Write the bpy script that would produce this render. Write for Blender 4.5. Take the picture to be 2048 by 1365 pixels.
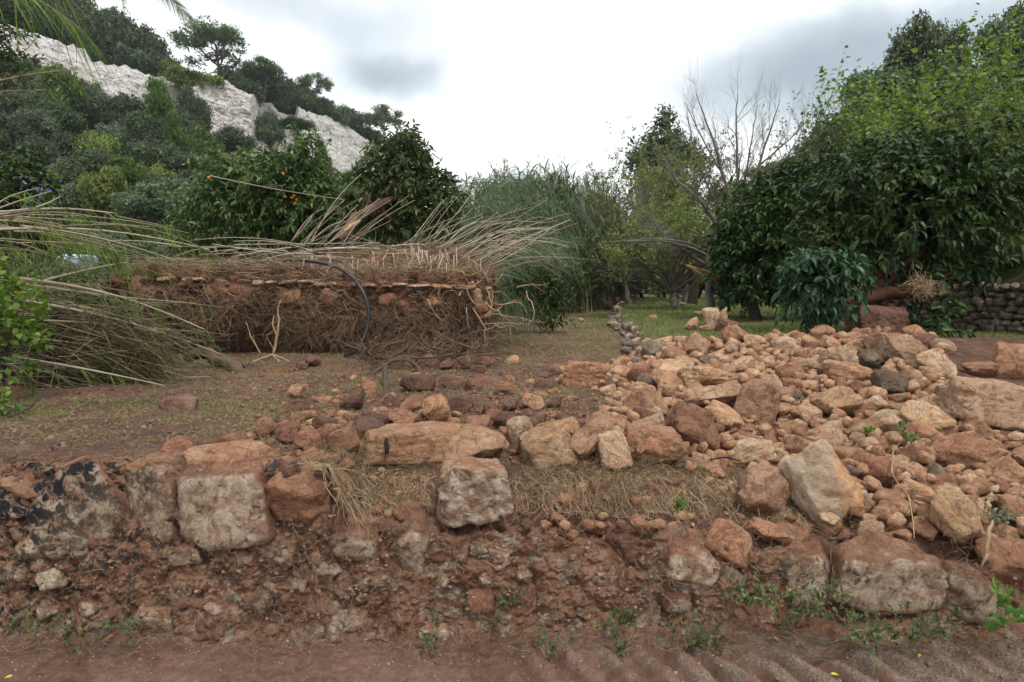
import bpy, bmesh, math, random
import numpy as np
from mathutils import Vector, Matrix

# ------------------------------------------------------------------ reset
for o in list(bpy.data.objects):
    bpy.data.objects.remove(o)
scene = bpy.context.scene
COL = scene.collection
random.seed(7)
RS = np.random.RandomState

# ------------------------------------------------------------------ camera
PITCH = math.radians(4.71)
CAMZ = 1.6
F = 1365.0
cam_d = bpy.data.cameras.new("camera")
cam_d.sensor_width = 36.0
cam_d.lens = 24.0
cam_d.clip_start = 0.05
cam_d.clip_end = 2000
cam_d.dof.use_dof = True
cam_d.dof.focus_distance = 5.0
cam_d.dof.aperture_fstop = 11.0
cam = bpy.data.objects.new("camera", cam_d)
COL.objects.link(cam)
cam.location = (0, 0, CAMZ)
cam.rotation_euler = (math.radians(90) - PITCH, 0, 0)
scene.camera = cam

# ------------------------------------------------------------------ world
SUN_EL, SUN_AZ = math.radians(58), math.radians(152)
w = bpy.data.worlds.new("World")
scene.world = w
w.use_nodes = True
nt = w.node_tree
nt.nodes.clear()
def wn(t, **kw):
    n = nt.nodes.new(t)
    for k, v in kw.items():
        setattr(n, k, v)
    return n
def wlink(a, b): nt.links.new(a, b)
def wmath(op, a, b=None, c=None):
    n = wn('ShaderNodeMath', operation=op)
    for i, v in enumerate((a, b, c)):
        if v is None: continue
        if isinstance(v, (int, float)): n.inputs[i].default_value = v
        else: wlink(v, n.inputs[i])
    return n.outputs[0]
out = wn('ShaderNodeOutputWorld')
bg = wn('ShaderNodeBackground')
wlink(bg.outputs[0], out.inputs[0])
bg.inputs['Strength'].default_value = 0.1
sky = wn('ShaderNodeTexSky', sky_type='NISHITA')
sky.sun_disc = False
sky.sun_elevation = SUN_EL
sky.sun_rotation = SUN_AZ
sky.air_density = 1.0
sky.dust_density = 2.0
tc = wn('ShaderNodeTexCoord')
# cloud field: a soft noise projected on a cloud deck plus the few banks the sky shows
sep = wn('ShaderNodeSeparateXYZ'); wlink(tc.outputs['Generated'], sep.inputs[0])
zc = wmath('MAXIMUM', sep.outputs[2], 0.0)
den = wmath('ADD', zc, 0.28)
u_ = wmath('DIVIDE', sep.outputs[0], den)
v_ = wmath('DIVIDE', sep.outputs[1], den)
comb = wn('ShaderNodeCombineXYZ'); wlink(u_, comb.inputs[0]); wlink(v_, comb.inputs[1])
n1 = wn('ShaderNodeTexNoise'); n1.inputs['Scale'].default_value = 1.3; n1.inputs['Detail'].default_value = 7
n1.inputs['Roughness'].default_value = 0.5; n1.inputs['Distortion'].default_value = 0.3
wlink(comb.outputs[0], n1.inputs['Vector'])
n2 = wn('ShaderNodeTexNoise'); n2.inputs['Scale'].default_value = 5.0; n2.inputs['Detail'].default_value = 6
wlink(tc.outputs['Generated'], n2.inputs['Vector'])
# warped direction for the banks
warp = wn('ShaderNodeVectorMath', operation='SCALE'); warp.inputs['Scale'].default_value = 0.16
sub = wn('ShaderNodeVectorMath', operation='SUBTRACT'); sub.inputs[1].default_value = (.5, .5, .5)
wlink(n2.outputs['Color'], sub.inputs[0]); wlink(sub.outputs[0], warp.inputs[0])
wd = wn('ShaderNodeVectorMath', operation='ADD'); wlink(tc.outputs['Generated'], wd.inputs[0]); wlink(warp.outputs[0], wd.inputs[1])
s2 = wn('ShaderNodeSeparateXYZ'); wlink(wd.outputs[0], s2.inputs[0])
az = wmath('DIVIDE', s2.outputs[0], wmath('MAXIMUM', s2.outputs[1], 0.05))
el = wmath('DIVIDE', s2.outputs[2], wmath('MAXIMUM', s2.outputs[1], 0.05))
def px2ang(x, y):
    return ((x - 1024) / F, (570 - y) / F)
def bank(x, y, rx, ry, ang, amp):
    a0, e0 = px2ang(x, y)
    ca, sa = math.cos(ang), math.sin(ang)
    dx = wmath('SUBTRACT', az, a0); dy = wmath('SUBTRACT', el, e0)
    p = wmath('ADD', wmath('MULTIPLY', dx, ca * F / rx), wmath('MULTIPLY', dy, sa * F / rx))
    q = wmath('ADD', wmath('MULTIPLY', dx, -sa * F / ry), wmath('MULTIPLY', dy, ca * F / ry))
    r2 = wmath('ADD', wmath('MULTIPLY', p, p), wmath('MULTIPLY', q, q))
    g = wmath('POWER', 2.718, wmath('MULTIPLY', r2, -1.0))
    return wmath('MULTIPLY', g, amp)
banks = None
for b in ((800, 165, 120, 45, 0.0, .50), (1010, 185, 45, 18, 0.0, .22), (1700, 110, 420, 75, 0.28, .50),
          (1500, 235, 200, 60, 0.35, .30), (560, 40, 260, 60, -0.1, .28), (1950, 30, 300, 90, .2, .2), (960, 250, 70, 25, -.7, .14),
          (1330, 130, 110, 25, .5, .15), (1130, 60, 200, 170, 0, -.35), (1050, 300, 300, 60, 0, -.3)):
    g = bank(*b)
    banks = g if banks is None else wmath('ADD', banks, g)
dens = wmath('ADD', wmath('MULTIPLY', wmath('SUBTRACT', n1.outputs['Fac'], 0.40), 1.2), banks)
dens = wmath('ADD', dens, wmath('MULTIPLY', wmath('SUBTRACT', n2.outputs['Fac'], 0.5), 0.35))
cr = wn('ShaderNodeValToRGB')
wlink(dens, cr.inputs[0])
els = cr.color_ramp.elements
K = 10.0   # background strength is 0.1
els[0].position = 0.0; els[0].color = (0.92, 0.925, 0.93, 1)
els[1].position = 0.85; els[1].color = (0.225, 0.27, 0.31, 1)
e = els.new(0.18); e.color = (0.655, 0.685, 0.71, 1)
e = els.new(0.42); e.color = (0.42, 0.475, 0.515, 1)
scl = wn('ShaderNodeVectorMath', operation='SCALE'); scl.inputs['Scale'].default_value = K * 1.08
wlink(cr.outputs[0], scl.inputs[0])
mix = wn('ShaderNodeMixRGB'); mix.inputs[0].default_value = 0.94
wlink(sky.outputs[0], mix.inputs[1]); wlink(scl.outputs[0], mix.inputs[2])
wlink(mix.outputs[0], bg.inputs[0])

sun_d = bpy.data.lights.new("sun", 'SUN')
sun_d.energy = 1.5
sun_d.angle = math.radians(10)
sun_d.color = (1.0, 0.96, 0.9)
sun = bpy.data.objects.new("sun", sun_d)
COL.objects.link(sun)
# the light comes from a veiled sun high up behind the viewer's right shoulder
sd = Vector((math.sin(SUN_AZ) * math.cos(SUN_EL), math.cos(SUN_AZ) * math.cos(SUN_EL), math.sin(SUN_EL)))
sun.rotation_euler = sd.to_track_quat('Z', 'Y').to_euler()

scene.view_settings.view_transform = 'Standard'
scene.view_settings.look = 'None'
scene.view_settings.exposure = 0.62
scene.view_settings.gamma = 1.0
scene.view_settings.use_curve_mapping = False
scene.render.engine = 'CYCLES'
scene.cycles.max_bounces = 6
scene.cycles.diffuse_bounces = 3
scene.cycles.glossy_bounces = 2
scene.cycles.transmission_bounces = 3

# ------------------------------------------------------------------ pixel <-> place
SP, CP = math.sin(PITCH), math.cos(PITCH)
def ray(x, y):
    a = (x - 1024.0) / F; b = (682.5 - y) / F
    return np.array([a, CP + b * SP, -SP + b * CP])
def P(x, y, Y):
    """the point seen at photo pixel (x, y) that lies Y metres ahead"""
    d = ray(x, y)
    return np.array([0, 0, CAMZ]) + d * (Y / d[1])
def mpp(Y):
    return Y / F / CP

# ------------------------------------------------------------------ noise
_perm = RS(3).permutation(256)
_perm = np.concatenate([_perm, _perm, _perm])
_g = RS(4).normal(size=(256, 3)); _g /= np.linalg.norm(_g, axis=1)[:, None]
def perlin(p):
    p = np.asarray(p, float)
    i = np.floor(p).astype(int); f = p - i
    i &= 255
    uu = f * f * f * (f * (f * 6 - 15) + 10)
    res = 0
    for dx in (0, 1):
        wx = uu[..., 0] if dx else 1 - uu[..., 0]
        for dy in (0, 1):
            wy = uu[..., 1] if dy else 1 - uu[..., 1]
            for dz in (0, 1):
                wz = uu[..., 2] if dz else 1 - uu[..., 2]
                h = _perm[_perm[_perm[(i[..., 0] + dx) & 255] + ((i[..., 1] + dy) & 255)] + ((i[..., 2] + dz) & 255)]
                g = _g[h]
                dot = g[..., 0] * (f[..., 0] - dx) + g[..., 1] * (f[..., 1] - dy) + g[..., 2] * (f[..., 2] - dz)
                res = res + wx * wy * wz * dot
    return res * 1.6
def fbm(p, o=4, gain=.5):
    p = np.asarray(p, float); r = 0; a = 1.0
    for k in range(o):
        r = r + a * perlin(p + 17.3 * k); p = p * 2.03; a *= gain
    return r
def billow(p, o=4, gain=.5):
    p = np.asarray(p, float); r = 0; a = 1.0
    for k in range(o):
        r = r + a * (np.abs(perlin(p + 11.7 * k)) * 2 - .6); p = p * 2.05; a *= gain
    return r
def n2d(X, Y, s=1.0, o=3, seed=0.0):
    X, Y = np.broadcast_arrays(np.asarray(X, float), np.asarray(Y, float))
    return fbm(np.stack([X * s, Y * s, np.full(X.shape, seed + .37)], -1), o)
def norm(v):
    return v / np.maximum(np.linalg.norm(v, axis=-1, keepdims=True), 1e-9)

# ------------------------------------------------------------------ mesh helpers
def mesh_np(name, V, faces_list, mat=None, smooth=False, rnd=None):
    """faces_list: list of int arrays (n,3) or (n,4)"""
    me = bpy.data.meshes.new(name)
    V = np.asarray(V, np.float32)
    fl = [np.asarray(f, np.int32) for f in faces_list if len(f)]
    loops = np.concatenate([f.ravel() for f in fl])
    tot = np.concatenate([np.full(len(f), f.shape[1], np.int32) for f in fl])
    start = np.concatenate([[0], np.cumsum(tot)[:-1]]).astype(np.int32)
    me.vertices.add(len(V)); me.vertices.foreach_set('co', V.ravel())
    me.loops.add(len(loops)); me.loops.foreach_set('vertex_index', loops)
    me.polygons.add(len(tot)); me.polygons.foreach_set('loop_start', start)
    me.polygons.foreach_set('use_smooth', np.full(len(tot), smooth))
    me.update(calc_edges=True)
    if rnd is not None:
        at = me.attributes.new('rnd', 'FLOAT', 'FACE')
        at.data.foreach_set('value', np.asarray(rnd, np.float32))
    if mat: me.materials.append(mat)
    return me
def obj(name, me, parent=None, loc=None):
    o = bpy.data.objects.new(name, me)
    COL.objects.link(o)
    if parent is not None: o.parent = parent
    if loc is not None: o.location = loc
    return o
def tag(o, label=None, cat=None, group=None, kind=None):
    if label: o['label'] = label
    if cat: o['category'] = cat
    if group: o['group'] = group
    if kind: o['kind'] = kind
    return o
def empty(name, loc, label, cat, group=None):
    o = bpy.data.objects.new(name, None)
    o.empty_display_size = .1
    COL.objects.link(o)
    o.location = loc
    return tag(o, label, cat, group)
def part(name, me, root, label=None, kind=None):
    """link a mesh whose vertices are in world space under a root"""
    o = bpy.data.objects.new(name, me)
    COL.objects.link(o)
    o.parent = root
    o.location = -Vector(root.location)
    if root.rotation_euler[2]: raise ValueError
    if label: o['label'] = label
    if kind: o['kind'] = kind
    return o

def strands(Pt, R, k=3):
    """tubes along N polylines of S points"""
    Pt = np.asarray(Pt, float); R = np.asarray(R, float)
    N, S, _ = Pt.shape
    T = np.empty_like(Pt); T[:, 1:-1] = Pt[:, 2:] - Pt[:, :-2]; T[:, 0] = Pt[:, 1] - Pt[:, 0]; T[:, -1] = Pt[:, -1] - Pt[:, -2]
    T = norm(T)
    ref = np.zeros((N, 1, 3)); m = np.abs(T[:, :, 2]).mean(1) > .8
    ref[:, 0, 2] = 1; ref[m, 0] = (1, 0, 0)
    A = norm(np.cross(T, np.broadcast_to(ref, T.shape))); B = np.cross(T, A)
    ang = np.arange(k) * 2 * math.pi / k
    V = Pt[:, :, None] + R[:, :, None, None] * (A[:, :, None] * np.cos(ang)[None, None, :, None] + B[:, :, None] * np.sin(ang)[None, None, :, None])
    idx = np.arange(N * S * k).reshape(N, S, k)
    a = idx[:, :-1]; b = np.roll(a, -1, 2); d = idx[:, 1:]; c = np.roll(d, -1, 2)
    Fq = np.stack([a, b, c, d], -1).reshape(-1, 4)
    caps = []
    if k > 3:
        caps = [idx[:, -1].reshape(N, k)] if k == 4 else [np.stack([idx[:, -1, 0], idx[:, -1, j], idx[:, -1, j + 1]], -1) for j in range(1, k - 1)]
    return V.reshape(-1, 3), [Fq] + caps
def ribbons(Pt, W, side):
    """flat strips: Pt (N,S,3), W (N,S), side (N,3)"""
    N, S, _ = Pt.shape
    s = side[:, None] * W[..., None] * .5
    V = np.stack([Pt - s, Pt + s], 2)
    idx = np.arange(N * S * 2).reshape(N, S, 2)
    Fq = np.stack([idx[:, :-1, 0], idx[:, :-1, 1], idx[:, 1:, 1], idx[:, 1:, 0]], -1).reshape(-1, 4)
    return V.reshape(-1, 3), [Fq]

TEMPL = {
    'quad': (np.array([[0, 0, 0], [.45, .5, .08], [1, 0, -.1], [.45, -.5, .08]]), [[(0, 2, 1), (0, 3, 2)]]),
    'leaf': (np.array([[0, 0, 0], [.3, .46, .09], [.3, 0, .02], [.3, -.46, .09], [.68, .36, .02], [.68, 0, -.05], [.68, -.36, .02], [1, 0, -.2]]),
             [[(0, 2, 1), (0, 3, 2), (4, 5, 7), (5, 6, 7)], [(1, 2, 5, 4), (2, 3, 6, 5)]]),
    'blade': (np.array([[0, .3, 0], [0, -.3, 0], [.35, .5, .05], [.35, -.5, .05], [.7, .38, -.08], [.7, -.38, -.08], [1, 0, -.32]]),
              [[(4, 5, 6)], [(0, 1, 3, 2), (2, 3, 5, 4)]]),
    'round': (np.array([[0, 0, 0], [.25, .45, .05], [.65, .5, .05], [1, 0, -.06], [.65, -.5, .05], [.25, -.45, .05], [.45, 0, 0]]),
              [[(0, 6, 1), (1, 6, 2), (2, 6, 3), (3, 6, 4), (4, 6, 5), (5, 6, 0)]]),
}
def leaves(p, d, nrm, L, W, shape, seed=0):
    d = norm(d); s = norm(np.cross(nrm, d)); n = np.cross(d, s)
    tv, tf = TEMPL[shape]
    V = p[:, None] + d[:, None] * (tv[None, :, 0:1] * L[:, None, None]) + s[:, None] * (tv[None, :, 1:2] * W[:, None, None]) + n[:, None] * (tv[None, :, 2:3] * L[:, None, None])
    N = len(p); k = len(tv)
    base = (np.arange(N) * k)[:, None, None]
    fs = []; rn = RS(seed).rand(N); rl = []
    for f in tf:
        f = np.array(f)
        fs.append((base + f[None]).reshape(-1, f.shape[1])); rl.append(np.repeat(rn, len(f)))
    # order of faces = order of list
    return V.reshape(-1, 3), fs, np.concatenate(rl)
def join(parts):
    """parts: list of (V, faces_list, rnd or None)"""
    Vs, tri, quad, rt, rq = [], [], [], [], []
    off = 0
    for V, fl, r in parts:
        if not len(V): continue
        j = 0
        for f in fl:
            f = np.asarray(f)
            rr = np.zeros(len(f)) + .5 if r is None else r[j:j + len(f)]
            j += len(f)
            (tri if f.shape[1] == 3 else quad).append(f + off)
            (rt if f.shape[1] == 3 else rq).append(rr)
        Vs.append(V); off += len(V)
    fl = []; rl = []
    if tri: fl.append(np.concatenate(tri)); rl += rt
    if quad: fl.append(np.concatenate(quad)); rl += rq
    return np.concatenate(Vs), fl, np.concatenate(rl)

def sprigs(c, d, n_leaf, Ls, L, W, shape, rs, droop=.3, spread=.9, seed=0):
    """leaf sprays: twig at c along d (N,3) carrying n_leaf leaves"""
    N = len(c); d = norm(d)
    t = (np.arange(n_leaf) + .5) / n_leaf
    t = np.broadcast_to(t, (N, n_leaf))
    ax = norm(np.cross(d, rs.normal(size=(N, 3)))); bx = np.cross(d, ax)
    ph = (np.arange(n_leaf) * 2.4)[None] + rs.rand(N, 1) * 6.28
    rad = ax[:, None] * np.cos(ph)[..., None] + bx[:, None] * np.sin(ph)[..., None]
    p = c[:, None] + d[:, None] * (t * Ls)[..., None]
    p[..., 2] -= droop * .35 * Ls * t ** 2
    ld = norm(d[:, None] * (.35 + .5 * t[..., None]) + rad * spread + rs.normal(size=(N, n_leaf, 3)) * .25)
    ld[..., 2] -= droop
    nr = norm(rs.normal(size=(N, n_leaf, 3)) * .5 + np.array([0, 0, 1.0]))
    M = N * n_leaf
    LL = L * (.65 + .6 * rs.rand(M))
    return leaves(p.reshape(-1, 3), ld.reshape(-1, 3), nr.reshape(-1, 3), LL, LL * W, shape, seed)
def blob_points(blobs, n, rs, shell=.35, lump=.3, gap=0.0, seed=0.0, freq=1.6, low=None):
    """points in a crown made of ellipsoids; returns position and outward direction"""
    B = np.array(blobs, float)
    C = B[:, :3]; R = B[:, 3:6]
    wgt = (R[:, 0] * R[:, 2]); wgt = wgt / wgt.sum()
    i = rs.choice(len(B), n, p=wgt)
    d = norm(rs.normal(size=(n, 3)))
    r = 1 - np.abs(rs.normal(size=n)) * shell
    r = np.clip(r, .05, 1.1)
    k = 1 + lump * fbm(d * freq * 1.6 + i[:, None] * 3.1 + seed, 3)
    p = C[i] + R[i] * d * (r * k)[:, None]
    if gap > 0:
        g = fbm(p * freq / R.mean() + 5.5 + seed, 2)
        keep = g > (gap - .6)
        p = p[keep]; d = d[keep]
    if low is not None:
        keep = p[:, 2] > low
        p = p[keep]; d = d[keep]
    return p, d

def branch_level(base, dirn, length, r0, r1, rs, S=6, wob=.18, lift=0.0):
    N = len(base)
    pts = np.empty((N, S, 3)); pts[:, 0] = base
    d = norm(dirn); seg = length / (S - 1)
    for s in range(1, S):
        d = norm(d + rs.normal(size=(N, 3)) * wob + np.array([0, 0, lift]))
        pts[:, s] = pts[:, s - 1] + d * np.asarray(seg).reshape(-1, 1)
    tt = np.linspace(0, 1, S)[None]
    R = np.asarray(r0).reshape(-1, 1) * (1 - tt) + np.asarray(r1).reshape(-1, 1) * tt
    return pts, R
def spawn(pts, R, per, rs, lo=.3, ang=.8, up=.2):
    """child starts on parent polylines"""
    N, S, _ = pts.shape
    t = lo + (1 - lo) * (np.arange(per)[None] + rs.rand(N, per)) / per
    x = t * (S - 1); i = np.minimum(x.astype(int), S - 2); f = x - i
    n = np.arange(N)[:, None]
    b = pts[n, i] * (1 - f[..., None]) + pts[n, i + 1] * f[..., None]
    d = norm(pts[n, i + 1] - pts[n, i])
    r = R[n, i] * (1 - f) + R[n, i + 1] * f
    side = norm(np.cross(d, rs.normal(size=d.shape)))
    dd = norm(d + side * ang + np.array([0, 0, up]))
    return b.reshape(-1, 3), dd.reshape(-1, 3), r.reshape(-1)
# ------------------------------------------------------------------ materials
class NT:
    def __init__(s, name):
        s.m = bpy.data.materials.new(name); s.m.use_nodes = True
        s.t = s.m.node_tree; s.t.nodes.clear()
        s.out = s.n('ShaderNodeOutputMaterial')
        s.geo = s.n('ShaderNodeNewGeometry')
        s.pos = s.geo.outputs['Position']
    def n(s, t, **kw):
        n = s.t.nodes.new(t)
        for k, v in kw.items(): setattr(n, k, v)
        return n
    def l(s, a, b):
        if isinstance(a, (int, float)): b.default_value = a
        elif isinstance(a, tuple): b.default_value = a if len(a) == 4 or b.type == 'VECTOR' else a + (1,)
        else: s.t.links.new(a, b)
    def math(s, op, a, b=0.0, clamp=False):
        n = s.n('ShaderNodeMath', operation=op, use_clamp=clamp)
        s.l(a, n.inputs[0]); s.l(b, n.inputs[1]); return n.outputs[0]
    def noise(s, scale, detail=4, rough=.55, dist=0.0, vec=None, col=False):
        n = s.n('ShaderNodeTexNoise'); n.inputs['Scale'].default_value = scale; n.inputs['Detail'].default_value = detail
        n.inputs['Roughness'].default_value = rough; n.inputs['Distortion'].default_value = dist
        s.l(vec if vec is not None else s.pos, n.inputs['Vector']); return n.outputs['Color' if col else 'Fac']
    def voro(s, scale, feat='F1', vec=None, rnd=1.0):
        n = s.n('ShaderNodeTexVoronoi', feature=feat); n.inputs['Scale'].default_value = scale
        n.inputs['Randomness'].default_value = rnd
        s.l(vec if vec is not None else s.pos, n.inputs['Vector']); return n.outputs['Distance']
    def ramp(s, f, stops):
        n = s.n('ShaderNodeValToRGB'); s.l(f, n.inputs[0]); e = n.color_ramp.elements
        while len(e) > 1: e.remove(e[-1])
        for i, (p, c) in enumerate(stops):
            c = (c, c, c) if isinstance(c, (int, float)) else c
            x = e[0] if i == 0 else e.new(p)
            x.position = p; x.color = tuple(c) + (1,)
        return n.outputs[0]
    def mix(s, f, a, b, mode='MIX'):
        n = s.n('ShaderNodeMixRGB', blend_type=mode); s.l(f, n.inputs[0]); s.l(a, n.inputs[1]); s.l(b, n.inputs[2]); return n.outputs[0]
    def scale(s, vec, v):
        n = s.n('ShaderNodeVectorMath', operation='MULTIPLY'); s.l(vec, n.inputs[0]); n.inputs[1].default_value = v; return n.outputs[0]
    def hsv(s, c, h=.5, sa=1.0, v=1.0):
        n = s.n('ShaderNodeHueSaturation'); s.l(h, n.inputs['Hue']); s.l(sa, n.inputs['Saturation']); s.l(v, n.inputs['Value']); s.l(c, n.inputs['Color']); return n.outputs[0]
    def bump(s, h, strength, dist, prev=None):
        n = s.n('ShaderNodeBump'); n.inputs['Strength'].default_value = strength; n.inputs['Distance'].default_value = dist
        s.l(h, n.inputs['Height'])
        if prev is not None: s.l(prev, n.inputs['Normal'])
        return n.outputs[0]
    def finish(s, col, rough=.9, nrm=None, spec=.2, transl=0.0, tcol=None):
        b = s.n('ShaderNodeBsdfPrincipled')
        s.l(col, b.inputs['Base Color']); s.l(rough, b.inputs['Roughness'])
        b.inputs['Specular IOR Level'].default_value = spec
        if nrm is not None: s.l(nrm, b.inputs['Normal'])
        sh = b.outputs[0]
        if transl > 0:
            t = s.n('ShaderNodeBsdfTranslucent'); s.l(tcol if tcol is not None else col, t.inputs[0])
            m = s.n('ShaderNodeMixShader'); m.inputs[0].default_value = transl
            s.t.links.new(sh, m.inputs[1]); s.t.links.new(t.outputs[0], m.inputs[2]); sh = m.outputs[0]
        s.t.links.new(sh, s.out.inputs[0]); return s.m
    def objrnd(s):
        return s.n('ShaderNodeObjectInfo').outputs['Random']

def rock_mat(name, stops, mud=(.40, .20, .11), mudamt=.5, lichen=None, pit=1.0, dark=None, val=1.0, wet=.85):
    t = NT(name)
    rnd = t.objrnd()
    # each stone gets its own cut through the stone grain
    off = t.n('ShaderNodeVectorMath', operation='ADD'); t.l(t.pos, off.inputs[0])
    cx = t.n('ShaderNodeCombineXYZ'); t.l(t.math('MULTIPLY', rnd, 37.0), cx.inputs[0]); t.l(t.math('MULTIPLY', rnd, 11.0), cx.inputs[1])
    t.l(cx.outputs[0], off.inputs[1]); v = off.outputs[0]
    a = t.noise(7.5, 7, .62, .6, v)
    b = t.noise(34, 6, .7, .3, v)
    f = t.math('ADD', t.math('MULTIPLY', a, .65), t.math('MULTIPLY', b, .35))
    f = t.math('ADD', f, t.math('MULTIPLY', t.math('SUBTRACT', rnd, .5), .22))
    c = t.ramp(f, stops)
    fine = t.noise(130, 3, .7, 0, v)
    c = t.mix(t.math('MULTIPLY', t.math('SUBTRACT', fine, .35), .9, True), c, t.mix(.5, c, (.85, .66, .48)))
    # mud washed over parts of the stone
    m = t.ramp(t.noise(9, 5, .6, .4, v), [(.5 - .25 * mudamt, 1.0), (.66 - .25 * mudamt + .1, 0.0)])
    c = t.mix(t.math('MULTIPLY', m, .8), c, mud)
    vein = t.ramp(t.math('ABSOLUTE', t.math('SUBTRACT', t.noise(7, 6, .62, .8, v), .5)), [(.0, 1.0), (.012, .8), (.03, 0.0)])
    c = t.mix(t.math('MULTIPLY', vein, .45), c, (.13, .06, .035))
    if lichen:
        nz = t.n('ShaderNodeSeparateXYZ'); t.l(t.geo.outputs['Normal'], nz.inputs[0])
        face = t.math('ADD', t.math('MULTIPLY', nz.outputs[1], -1.1), t.math('MULTIPLY', nz.outputs[2], -.45))
        face = t.math('ADD', face, t.math('MULTIPLY', t.math('SUBTRACT', t.noise(7, 5, .6, .5, v), .5), 2.6))
        face = t.ramp(face, [(.40, 0.0), (.85, 1.0)])
        lc = t.ramp(t.noise(15, 7, .62, .6, v), [(.32, (.20, .12, .08)), (.44, (.42, .29, .19)), (.58, lichen), (.70, (.80, .68, .53))])
        spots = t.ramp(t.noise(19, 6, .68, .9, v), [(.37, 1.0), (.44, 0.0)])
        lc = t.mix(t.math('MULTIPLY', spots, .85), lc, (.035, .034, .036))
        c = t.mix(t.math('MULTIPLY', face, .92), c, lc)
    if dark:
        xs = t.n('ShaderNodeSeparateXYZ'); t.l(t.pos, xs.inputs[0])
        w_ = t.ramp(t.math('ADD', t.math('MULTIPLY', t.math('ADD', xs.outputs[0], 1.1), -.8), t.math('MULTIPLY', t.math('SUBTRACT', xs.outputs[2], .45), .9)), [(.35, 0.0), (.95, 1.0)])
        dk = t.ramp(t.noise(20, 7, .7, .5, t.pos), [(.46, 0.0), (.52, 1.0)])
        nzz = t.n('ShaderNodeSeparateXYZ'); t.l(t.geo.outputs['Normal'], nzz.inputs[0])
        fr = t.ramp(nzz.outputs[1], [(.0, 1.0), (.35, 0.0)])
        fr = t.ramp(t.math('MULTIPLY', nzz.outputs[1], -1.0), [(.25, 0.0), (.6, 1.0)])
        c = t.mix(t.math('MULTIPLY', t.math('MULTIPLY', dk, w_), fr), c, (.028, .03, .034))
    c = t.hsv(c, t.math('ADD', .4925, t.math('MULTIPLY', rnd, .012)), 1.03, t.math('MULTIPLY', t.math('ADD', .78, t.math('MULTIPLY', t.math('FRACT', t.math('MULTIPLY', rnd, 7.3)), .44)), val))
    h1 = t.math('SUBTRACT', t.noise(16, 8, .66, .2, v), t.math('MULTIPLY', vein, .12))
    pits = t.ramp(t.voro(38, 'F1', v), [(.0, 0.0), (.35, 1.0)])
    nm = t.bump(h1, 1.0, .085)
    nm = t.bump(t.noise(75, 6, .72, 0, v), .9, .018, nm)
    nm = t.bump(t.math('MULTIPLY', pits, pit), .25, .008, nm)
    return t.finish(c, wet, nm, .25)

OCH = [(.30, (.25, .115, .06)), (.42, (.44, .235, .125)), (.50, (.56, .345, .20)), (.60, (.66, .46, .29)), (.72, (.76, .62, .46))]
RED = [(.30, (.16, .07, .045)), (.45, (.31, .15, .09)), (.58, (.44, .24, .15)), (.72, (.56, .36, .24))]
CRM = [(.30, (.33, .18, .10)), (.45, (.52, .36, .23)), (.58, (.64, .50, .36)), (.72, (.74, .64, .50))]
GRY = [(.30, (.10, .10, .085)), (.45, (.20, .205, .18)), (.58, (.33, .32, .275)), (.74, (.48, .44, .37))]
MUDDY = [(.30, (.10, .048, .034)), (.45, (.19, .095, .065)), (.60, (.27, .145, .10)), (.74, (.36, .22, .16))]
M = {}
M['och'] = rock_mat('ochre_limestone', OCH, mud=(.46, .25, .145), mudamt=.3, val=1.16)
M['red'] = rock_mat('red_stained_limestone', RED, mud=(.36, .18, .105), mudamt=.45, val=1.12)
M['crm'] = rock_mat('cream_limestone', CRM, mud=(.55, .33, .20), mudamt=.25, val=1.15)
M['gry'] = rock_mat('grey_green_limestone', GRY, mud=(.28, .17, .10), mudamt=.25)
M['mdy'] = rock_mat('mud_coated_limestone', MUDDY, mud=(.20, .10, .07), mudamt=.6, wet=.6)
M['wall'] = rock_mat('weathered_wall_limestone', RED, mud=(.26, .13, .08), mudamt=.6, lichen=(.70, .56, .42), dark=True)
M['hero'] = rock_mat('pale_lichened_limestone', CRM, mud=(.45, .22, .12), mudamt=.6, lichen=(.84, .71, .55))
M['old'] = rock_mat('old_grey_wall_limestone', [(.3, (.20, .17, .135)), (.45, (.38, .33, .27)), (.6, (.52, .46, .38)), (.74, (.62, .57, .48))], mud=(.2, .14, .10), mudamt=.35)

def mud_mat(name, c0, c1, c2, bs=1.0, wet=None, pebble=True, ridges=False):
    t = NT(name)
    a = t.noise(1.7, 7, .6, .3); b = t.noise(14, 8, .7, .2)
    f = t.math('ADD', t.math('MULTIPLY', a, .5), t.math('MULTIPLY', b, .5))
    c = t.ramp(f, [(.36, c0), (.5, c1), (.64, c2)])
    sp = t.ramp(t.voro(85), [(.10, 1.0), (.17, 0.0)])
    msk = t.ramp(t.noise(11, 3), [(.5, 0.0), (.6, 1.0)])
    if pebble: c = t.mix(t.math('MULTIPLY', t.math('MULTIPLY', sp, msk), .6), c, (.42, .28, .18))
    rough = .93
    nm = t.bump(t.noise(9, 9, .7, .2), 1.0, .05 * bs)
    nm = t.bump(t.noise(60, 6, .75), .9, .012 * bs, nm)
    if pebble: nm = t.bump(t.math('SUBTRACT', 1.0, t.voro(60)), .3, .008, nm)
    if wet:
        rough = t.ramp(t.noise(2.1, 5, .6), [(.38, .6), (.55, .95)])
    return t.finish(c, rough, nm, .35 if wet else .2)
M['mud'] = mud_mat('red_brown_mud', (.070, .030, .018), (.125, .055, .033), (.19, .09, .055))
M['wallmud'] = mud_mat('wall_mud_mortar', (.13, .062, .036), (.25, .13, .078), (.42, .26, .17), 1.3)
M['track'] = mud_mat('packed_track_mud', (.13, .072, .05), (.20, .118, .084), (.28, .185, .14), .8)
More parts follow.
